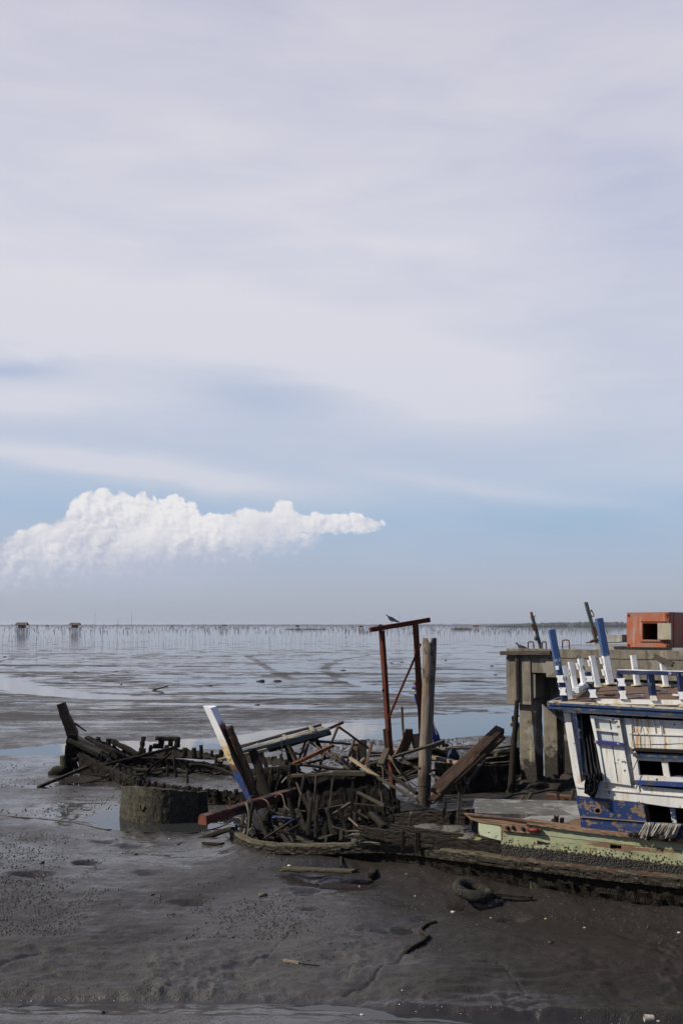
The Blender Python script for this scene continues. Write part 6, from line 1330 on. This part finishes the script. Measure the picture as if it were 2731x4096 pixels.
wl('E', (70, 850), (235, 945), 34, 22.0, 21.6, W_GREY, 'short grey plank low behind the tall post on its right', jag=.04)
wl('B', (1030, 370), (1290, 490), 40, 21.9, 21.6, W_BROWN, 'dark brown plank running down to the tall post from the left')
wl('B', (950, 358), (1028, 410), 22, 21.7, 21.6, W_PALE, 'small splintered pale end of wood left of the tall post', 'splinter', 'wood_splinter', jag=.04)
wl('B', (1020, 360), (1300, 300), 30, 22.3, 22.3, W_GREY, 'narrow grey board wedged under the sloping grey beam')
wl('B', (470, 425), (700, 360), 34, 21.3, 21.3, W_GREY, 'short grey board left of the leaning block', jag=.04)
wl('B', (355, 380), (415, 330), 34, 21.6, 21.6, W_PALE, 'small pale offcut on top of the heap beside the long plank', 'offcut', 'wood_offcut', jag=.03)
wl('B', (550, 45), (440, 430), 30, 22.5, 21.9, W_BROWN, 'reddish splintered lath standing up right of the pole frame', 'lath', 'wood_lath', jag=.06)
wl('B', (440, 430), (405, 530), 22, 21.8, 21.6, W_PALE, 'thin light lath end below the reddish lath', 'lath', 'wood_lath', jag=.04)
wl('B', (390, 60), (370, 460), 98, 23.2, 22.9, W_DARK, 'broad dark square post stump between pole frame and gantry', 'post', 'post_stump', jag=.02)
wl('B', (285, 120), (245, 430), 60, 23.3, 23.1, W_BROWN, 'brown post stump just left of the broad dark one', 'post', 'post_stump', jag=.03)
wl('B', (0, 310), (180, 300), 40, 23.6, 23.6, W_CRUST, 'crusty low timber behind the round pole frame', crust=.01)
wl('A', (870, 800), (1300, 690), 44, 23.4, 23.6, W_DARK, 'dark red-brown timber lying behind the rusty channel', 'beam', 'loose_beam')
wl('B', (300, 850), (715, 1060), 44, 18.9, 18.6, W_MOSSY, 'mossy plank slanting down between the two splintered frame posts', jag=.04)
wl('B', (-260, 1330), (190, 1030), 42, 18.4, 18.9, W_MOSSY, 'long mossy board slanting up to the left splintered frame post', jag=.04)
wl('B', (520, 1190), (720, 1400), 70, 18.2, 17.6, W_CRUST, 'barnacled short timber leaning low against the right splintered post', crust=.01)
wl('U', (380, 335), (455, 405), 12, 17.3, 17.2, W_PALE, 'short yellowish stick leaning on the end of the dark side plank', 'stick', 'wood_stick')
wl('U', (400, 225), (740, 262), 16, 19.3, 19.0, W_DARK, 'low dark red board lying in the hold', 'board')
wl('W', (740, 1110), (1000, 1160), 16, 18.9, 18.8, W_MOSSY, 'upper greenish batten in the dark hold right of the red beam', 'batten')
wl('W', (800, 1085), (1060, 1110), 14, 19.3, 19.2, W_MOSSY, 'topmost greenish batten in the dark hold below the red beam', 'batten')
wl('W', (720, 1140), (980, 1185), 18, 18.5, 18.4, W_GREY, 'grey batten in the hold beside the broken painted piece', 'batten')
wl('W', (985, 1345), (1170, 1425), 26, 17.2, 17.0, W_MOSSY, 'split mossy plank ending on the bow wale', jag=.06)
wl('W', (1100, 1335), (1330, 1280), 22, 18.2, 18.4, W_DARK, 'dark thin plank lying in the hold above the mossy split plank', jag=.05)
wl('W', (650, 1310), (790, 1265), 20, 18.2, 18.3, W_DARK, 'short dark stick left in the black hold near the bow', 'stick', 'wood_stick', jag=.05)
wl('W', (1290, 1245), (1440, 1290), 16, 18.0, 17.9, W_GREY, 'thin grey lath lying low in the hold below the left splintered post', 'lath', 'wood_lath')
wl('W', (1430, 1285), (1568, 1285), 12, 17.7, 17.7, W_PALE, 'straight pale lath above the silty mud in the hold', 'lath', 'wood_lath')
wl('W', (1120, 1110), (1400, 1060), 34, 19.0, 19.1, W_DARK, 'low dark timber with reddish face behind the hold debris', 'beam', 'loose_beam')
wl('D', (480, 430), (575, 415), 10, 17.8, 17.8, W_PALE, 'thin pale lath by the end of the concrete beam', 'lath', 'wood_lath')
o = loose('painted_fragment', ZP('C', 800, 380, 18.2), ZP('C', 1000, 405, 18.3), .16, .05, P_BLUEB, 'broken pale and blue painted fragment on the dark hold debris', 'boat part', jag=.08)
o = loose('foam_block', ZP('C', 470, 520, 17.9), ZP('C', 520, 585, 17.9), .14, .08, MUDPALE, 'small pale muddy block in the dark bow beside the bent stick', 'block')
# big diagonal planks leaning right of the post
dp = thing('leaning_plank_pair', 'two heavy brown planks bolted together and leaning up to the right beside the tall post', 'planks', P(1740, 3200, 21))
beam('broad_plank', P(1742, 3165, 20.8), P(1998, 2918, 22.6), .25, .11, W_BROWN, dp, roll=R(32), jit=.006, jag=.05); beam('upper_plank', P(1908, 3020, 21.8), P(2006, 2921, 22.5), .09, .16, W_DARKB, dp, roll=R(32), jag=.05)
beam('under_plank', P(1722, 3205, 21.0), P(2010, 2945, 22.9), .14, .12, W_BROWN, dp, roll=R(32), jag=.06)
wl('E', (830, 660), (575, 1000), 44, 22.8, 22.0, W_DARK, 'dark narrow board slanting under the two heavy leaning planks', 'board')
wl('E', (250, 400), (92, 470), 56, 22.8, 22.6, W_GREY, 'short square timber end right of the tall post at the blue stem foot', 'timber', 'timber_stub')
wl('E', (230, 455), (325, 458), 46, 23.1, 23.1, W_DARK, 'dark block behind the short square timber right of the post', 'block', 'timber_block')
for x in (152, 200): wl('E', (x, 490), (x, 462), 20 if x > 160 else 10, 22.8, 22.8, W_PALE, 'small tan round peg under the square timber, %s one' % ('thicker right' if x > 160 else 'thinner left'), 'peg', 'wood_peg', rnd_=True)
o = lump('blue_rag', ZP('E', 385, 605, 22.6), (.13, .1, .16), NAVY, None, .4, 3); tag(o, 'crumpled dark blue rag on the dark hull right of the tall post', 'rag')
o = lump('dark_hull_lump', ZP('E', 185, 590, 23.0), (.35, .2, .13), W_CRUST, None, .4, 3); tag(o, 'rounded barnacled timber lump right behind the tall post', 'lump')
# curved knee timbers left of the post
kn = thing('curved_knee_timber', 'thick dark curved knee timber with peeling pale side, between the gantry posts', 'knee timber', ZP('F', 550, 1380, 22.6))
loft('timber', [z('F', 640, 975), z('F', 635, 1080), z('F', 610, 1180), z('F', 560, 1290), z('F', 480, 1410)], [30, 30, 31, 34, 36], .2, 22.7, W_BROWN, kn, crust=.006)
loft('peeling_face', [z('F', 552, 1010), z('F', 556, 1100), z('F', 535, 1190), z('F', 495, 1290), z('F', 425, 1410)], [5, 9, 15, 16, 18], .16, 22.62, W_TAN, kn, crust=.004)
wl('F', (735, 1068), (790, 1290), 105, 22.9, 22.7, W_TAN, 'short thick peeling post piece leaning right of the curved knee timber', 'timber', 'timber_stub', jag=.02)
wl('F', (525, 608), (552, 1170), 30, 22.7, 22.6, W_BROWN, 'slim dark upright rod between the two gantry posts', 'rod', 'wood_rod')
# wreck behind the post with its blue stem
TW = thing('half_buried_hull', 'black half buried hull with a blue painted stem behind the tall post', 'wreck', P(1760, 3150, 24.5))
T_ = XP([(1480, 3040, 24.2), (1600, 3035, 24.3), (1720, 3030, 24.4), (1800, 3040, 24.6), (1900, 3030, 24.9), (2000, 3004, 25.3), (2075, 2990, 25.6)]); strake('side_planking', T_[3:], [Vector((p.x, p.y-.35, -.2)) for p in T_[3:]], .12, W_BLACK, TW, rough=.03, ragged=.02, nv=9, inward=(0, 1, 0))
strake('side_planking', T_[:3], [p+Vector((0, 0, -.42)) for p in T_[:3]], .1, W_BLACK, TW, rough=.03, ragged=.05, nv=6, inward=(0, 1, 0))
T2 = XP([(1740, 3050, 24.0), (1860, 3060, 24.1), (1960, 3062, 24.3), (2060, 3058, 24.5)]); strake('inner_planking', T2, [Vector((p.x, p.y-.2, -.2)) for p in T2], .1, W_BLACK, TW, rough=.03, ragged=.02, nv=8, inward=(0, 1, 0))
for (a, c, w, m_) in (((980, 502), (1255, 458), 30, W_MOSSY), ((1000, 545), (1240, 535), 16, W_MOSSY), ((975, 585), (1245, 560), 50, W_MOSSY), ((865, 640), (1240, 582), 10, W_GREY), ((740, 725), (1225, 672), 10, W_GREY), ((820, 700), (935, 706), 14, W_PALE)):
    beam('hull_plank', ZP('E', *a, 24.6), ZP('E', *c, 25.2), .10, w/3.484/F*25, m_, TW, jit=.008)
loft('stem', [(1660, 2775), (1670, 2810), (1690, 2850), (1722, 2900), (1738, 2935), (1748, 2968)], [12, 15, 19, 24, 28, 31], .22, 27.5, CLOTH, TW, crust=.004)
loft('stem_edge', [(1733, 2885), (1740, 2915), (1746, 2938)], [3, 3, 3], .06, 27.3, P_WHITE, TW)
lump('cloth_ribbon', P(1661, 2752, 27.4), (.10, .09, .05), CLOTH2, TW, .3, 3); lump('yellow_ribbon', P(1658, 2763, 27.35), (.06, .06, .022), YEL, TW, .4, 3); lump('stem_head', P(1661, 2733, 27.5), (.055, .05, .06), BROWN, TW, .1, 3)
# ropes amidships
ra = thing('frayed_rope', 'frayed tan rope running from the gantry foot down round the tall post', 'rope', P(1560, 3030, 21.5))
tube('strand', XP([(1555, 3022, 21.9), (1568, 3040, 21.7), (1580, 3065, 21.6), (1600, 3095, 21.4), (1625, 3125, 21.3), (1648, 3152, 21.3)]), .014, ROPE, ra); tube('strand', XP([(1540, 3040, 21.8), (1560, 3036, 21.7), (1590, 3080, 21.5), (1620, 3110, 21.5), (1650, 3135, 21.7), (1668, 3147, 21.9)]), .010, ROPE, ra)
tube('strand', XP([(1668, 3147, 21.95), (1690, 3146, 21.92), (1712, 3150, 21.95), (1722, 3158, 22.1), (1760, 3180, 22), (1800, 3195, 21.8), (1860, 3208, 21)]), .011, ROPE_D, ra)
tube('strand', XP([(1664, 3155, 21.8), (1650, 3180, 21.2), (1625, 3210, 20.5), (1590, 3235, 19.8), (1550, 3254, 19.0)]), .012, ROPE, ra); tube('strand', XP([(1664, 3152, 21.8), (1640, 3158, 21.5), (1630, 3180, 21.3), (1612, 3186, 21.3), (1620, 3175, 21.3), (1650, 3160, 21.6)]), .010, ROPE, ra)
ra = tube('hanging_rope', XP([(1509, 3058, 20.3), (1512, 3065, 20.2), (1524, 3064, 20.2), (1530, 3080, 20.1), (1532, 3115, 20.0), (1537, 3160, 19.9)]), .010, ROPE, None); tag(ra, 'pale rope end hanging from the leaning block on the heap', 'rope')
ra = tube('yellow_rope', [BS(1835, 3352, .5), BS(1860, 3357, .45), BS(1890, 3361, .42), BS(1925, 3357, .42), BS(1905, 3353, .5), BS(1870, 3351, .5)], .018, ROPE_Y, None); tag(ra, 'loop of yellow-green twisted rope lying on the plank below the concrete beam', 'rope')
ra = tube('thick_rope', XP([(1990, 3205, 22.5), (2030, 3190, 23.0), (2070, 3175, 23.3), (2140, 3172, 23.4), (2180, 3163, 23.6), (2230, 3158, 23.8)]), .025, ROPE_D, None); tag(ra, 'dark rope lying over the mound at the quay columns', 'rope')
# timbers at the column foot
wl('J', (720, 1120), (1110, 1150), 105, 19.5, 19.4, W_BROWNP, 'brown split plank standing on edge between quay column and cabin', thick=.3)
wl('J', (905, 1240), (895, 1060), 34, 19.3, 19.3, W_BROWN, 'splintered upright peg in front of the brown plank, left of two', 'peg', 'wood_peg', jag=.04)
wl('J', (1100, 1270), (1150, 1040), 34, 19.2, 19.2, W_BROWN, 'splintered upright peg beside the cabin, right of two', 'peg', 'wood_peg', jag=.04)
wl('J', (400, 1210), (480, 1070), 44, 19.8, 20.0, W_DARK, 'short dark plank leaning on the mound at the quay column', jag=.02)
wl('J', (300, 1200), (350, 1110), 26, 19.8, 19.9, W_BROWN, 'bent brown stick left of the short dark leaning plank', 'stick', 'wood_stick')
# heaps of broken laths
def heap(name, label, n, area, lens, mats, base=.25, up=.35, seed=1, wr=(.02, .05)):
    rq = random.Random(seed); (a, c, d, e) = area; t = thing(name, label, 'driftwood heap', G((a+d)/2, (c+e)/2, base))
    for i in range(n):
        px = rq.uniform(a, d); py = rq.uniform(c, e); p = G(px, py, base+rq.uniform(0, up*.5)); L = rq.uniform(*lens); az = rq.uniform(0, math.tau); el = abs(rq.gauss(0, .24))
        v = Vector((math.cos(az)*math.cos(el), math.sin(az)*math.cos(el)*.6, math.sin(el)))*L
        beam('stick', p, p+v, rq.uniform(*wr)*1.25, rq.uniform(*wr)*.7, rq.choice(mats), t, jag=.06, jit=.003, taper=rq.uniform(.7, 1))
heap('splinter_heap', 'dark tangle of broken laths filling the hold behind the bow wale', 50, (1010, 3290, 1420, 3372), (.3, .95), [W_CRUST, W_DARK, W_BLACK, W_BLACK, W_DARK, W_BLACK, W_DARK, W_GREY], .20, .3, 3, (.02, .075))
heap('splinter_heap', 'tangle of broken timber bits under the gantry and beside the tall post', 30, (1420, 3235, 1640, 3300), (.3, .8), [W_CRUST, W_DARK, W_DARK, W_BROWN, W_GREY], .2, .25, 4)
heap('splinter_heap', 'heap of dark broken timbers at the broken end between the hold and pole frame', 60, (1180, 3090, 1640, 3140), (.4, 1.1), [W_CRUST, W_DARK, W_BLACK, W_BROWN, W_DARK], .45, .35, 5, (.03, .09))
heap('splinter_heap', 'black broken pieces lying inside the left wreck bow', 34, (420, 3060, 620, 3110), (.3, 1.0), [W_CRUST, W_BLACK], .05, .3, 6, (.03, .09))
# ------------------------------------------------------------------ near mud litter
cb = tube('black_hose', [GZ(-60, 3258, .02), GZ(40, 3268, .03), GZ(130, 3275, .03), GZ(220, 3284, .03), GZ(300, 3294, .03), GZ(370, 3310, .03), GZ(420, 3320, .03), GZ(448, 3321, .02)], .022, ROPE_D, None); tag(cb, 'long dark hose lying on the mud at the left edge ending at the pool', 'hose')
cb = tube('mud_rope', [GZ(500, 3328, .05), GZ(620, 3330, .04), GZ(740, 3333, .04), GZ(830, 3322, .04), GZ(900, 3300, .1), GZ(925, 3280, .3)], .014, ROPE_D, None); tag(cb, 'thin muddy rope running from the pool to the broken bow', 'rope')
cb = tube('dark_branch', [GZ(712, 3382, .03), P(760, 3365, 19.3), P(800, 3358, 19.2), P(850, 3340, 19.1), P(900, 3322, 18.9), P(935, 3315, 18.6)], lambda t: .035+.02*math.sin(t*3), W_CRUST, None, wob=.01); tag(cb, 'crooked dark branch lying on the mud before the broken bow', 'branch')
loose('mud_board', GZ(815, 3372, .04), GZ(892, 3376, .04), .10, .05, W_CRUST, 'short dark board in the mud left of the bow', 'board', crust=.01)
ty = thing('buried_tyre', 'old tyre with pale growth half sunk in the mud before the hull', 'tyre', GZ(1885, 3592))
c = GZ(1893, 3580, -.055); rings = []
for i in range(40):
    a = i*math.tau/40; r = []
    for j in range(10):
        b2 = j*math.tau/10; rr_ = .235+.075*math.cos(b2); v = Vector((math.cos(a)*rr_, math.sin(a)*rr_, .075*math.sin(b2))); v += v.normalized()*.01*mn.noise(v*14); r.append(v)
    rings.append(r)
Mr = Matrix.Rotation(R(6), 3, 'X') @ Matrix.Rotation(R(12), 3, 'Y'); vs = [c+Vector((0, 0, .055))+Mr@v for r in rings for v in r]; fs = []
for i in range(40):
    for j in range(10): fs.append((i*10+j, i*10+(j+1) % 10, ((i+1) % 40)*10+(j+1) % 10, ((i+1) % 40)*10+j))
mesh('tyre', vs, fs, TYREM, ty, smooth=True)
o = lump('mud_crust', GZ(1960, 3618, .02), (.2, .12, .07), MUDLUMP, None, .5, 3); tag(o, 'raised mud crust right below the buried tyre', 'mud lump')
tb = tube('curved_rope', [GZ(1742, 3688, .05), GZ(1705, 3700, .05), GZ(1682, 3722, .06), GZ(1708, 3745, .06), GZ(1690, 3765, .06), GZ(1650, 3788, .06), GZ(1622, 3812, .06)], .028, W_DARK, None, wob=.02); tag(tb, 'thick curved dark rope lying on the wet foreground mud', 'rope')
loose('thin_stick', GZ(1134, 3840, .06), GZ(1196, 3851, .06), .035, .02, W_PALE, 'pale short stick on the foreground mud', 'stick'); loose('thin_stick', GZ(1196, 3851, .055), GZ(1275, 3860, .05), .015, .012, W_DARK, 'thin dark twig continuing right from the pale foreground stick', 'twig')
loose('bamboo_piece', GZ(1036, 3582, .05), GZ(1068, 3578, .05), .06, .05, ROPE, 'short tan bamboo piece on the mud left of the puddle', 'bamboo piece', rnd_=True)
loose('mud_plank', GZ(1130, 3474, .05), GZ(1425, 3486, .05), .16, .05, W_MOSSY, 'half buried pale edged plank in the mud below the bow', 'plank', jag=.08, crust=.01)
loose('mud_plank', GZ(1820, 3560, .05), GZ(2120, 3590, .05), .05, .04, W_CRUST, 'thin dark strip of wood in the mud under the hull', 'plank', jag=.05)
loose('prop_timber', GZ(1485, 3500, .0), P(1540, 3430, gD(1500, 3480)+.5), .12, .08, W_CRUST, 'short dark prop leaning under the hull amidships', 'timber', crust=.012)
loose('hull_stake', GZ(1364, 3470, .0), P(1362, 3395, gD(1364, 3460)-.2), .04, .04, W_DARK, 'thin dark stake standing before the bow wale', 'stake')
loose('hull_stake', P(2140, 3560, 14.9), P(2132, 3518, 14.9), .12, .06, MOSSW, 'greenish broken board end hanging under the wale', 'board', jag=.05)
litter = [(1158, 3464, 14, 'white crumpled plastic scrap at the bow mud plank', SHELL), (300, 3138, 8, 'small orange shell on the mud by the left wreck', ORANGE), (232, 3289, 9, 'small green leaf on the black hose', GREENP), (335, 3340, 8, 'tiny pale shell on the mud left of the pool bank', SHELL), (678, 3356, 7, 'tiny white shell before the ring fragment', SHELL),
          (1608, 3962, 9, 'pale shell on the bank right of the foreground creases', SHELL), (1448, 4060, 14, 'pale litter scrap in the runnel at the bottom', SHELL), (120, 4008, 10, 'white scrap at the runnel edge bottom left', SHELL), (2337, 3712, 10, 'bright white scrap on the dark mud at right', SHELL), (2181, 3676, 9, 'tan shell on the dark mud right of centre', YEL), (1955, 3636, 12, 'white shell scrap below the tyre', SHELL), (1962, 3672, 8, 'small shell pair on the mud below the tyre scrap', SHELL),
          (1812, 3650, 18, 'pale food wrapper scrap left below the tyre', SHELL), (2714, 3732, 14, 'curled white scrap at the right edge of the mud', SHELL), (1626, 3497, 12, 'green glass shard under the hull', GREENP), (1437, 3546, 8, 'small white shell beside the long puddle', SHELL), (600, 3420, 7, 'little pale stone on the left mud below the ring', SHELL), (1660, 3585, 8, 'tiny pale shell right of the long puddle', SHELL)]
for px, py, w, lb, mt in litter:
    p = GZ(px, py); s = w/F*p.y/2; o = lump('litter_scrap' if mt is SHELL else 'small_litter', (p.x, p.y, p.z+s*.2), (s, s*.8, s*.45), mt, None, .7, 2); tag(o, lb, 'litter')
cup = thing('plastic_cup', 'pale plastic cup lying on its side at the bottom right', 'cup', GZ(2592, 4072)); c = GZ(2592, 4072, .07)
rings = [[c+Vector((x, math.cos(a)*r_, math.sin(a)*r_)) for a in [i*math.tau/16 for i in range(16)]] for x, r_ in ((-.045, .036), (.05, .028), (.05, .026), (-.042, .033))]; vs, fs = ring_mesh(rings, cap=False); fs.append(tuple(range(32, 48))); mesh('cup', vs, fs, RUST_P, cup)
lump('lid', c+Vector((.09, -.02, -.02)), (.02, .02, .006), RUST_P, cup, .2, 2)
rg = random.Random(12)
clods = [(170, 3450), (545, 3418), (608, 3580), (2200, 3770), (410, 4050), (690, 3658)]
names = ['at the left below the hose', 'below the ring fragment', 'in the left middle mud', 'on the dark right mud', 'in the bottom runnel at left', 'left of the tan bamboo piece']
for (px, py), nm in zip(clods, names):
    p = GZ(px, py, .045); s = rg.uniform(.028, .045); o = lump('mud_clod', p, (s, s*.8, s*.5), MUDLUMP, None, .8, 3, 3); tag(o, 'small dark mud clod '+nm, 'mud clod')
# ------------------------------------------------------------------ air
hz = bpy.data.materials.new('haze'); hz.use_nodes = True; nt = hz.node_tree; nt.nodes.clear(); v = mk(nt, 'ShaderNodeVolumePrincipled'); v.inputs['Color'].default_value = (.80, .86, 1.0, 1); v.inputs['Density'].default_value = .00009; v.inputs['Anisotropy'].default_value = .2
nt.links.new(v.outputs[0], mk(nt, 'ShaderNodeOutputMaterial').inputs['Volume'])
me = bpy.data.meshes.new('haze'); bm = bmesh.new(); bmesh.ops.create_cube(bm, size=1); bm.to_mesh(me); bm.free(); me.materials.append(hz)
ho = bpy.data.objects.new('haze', me); COL.objects.link(ho); ho.scale = (82000, 82000, 42); ho.location = (0, 0, 42/2-1.6); tag(ho, kind='stuff')
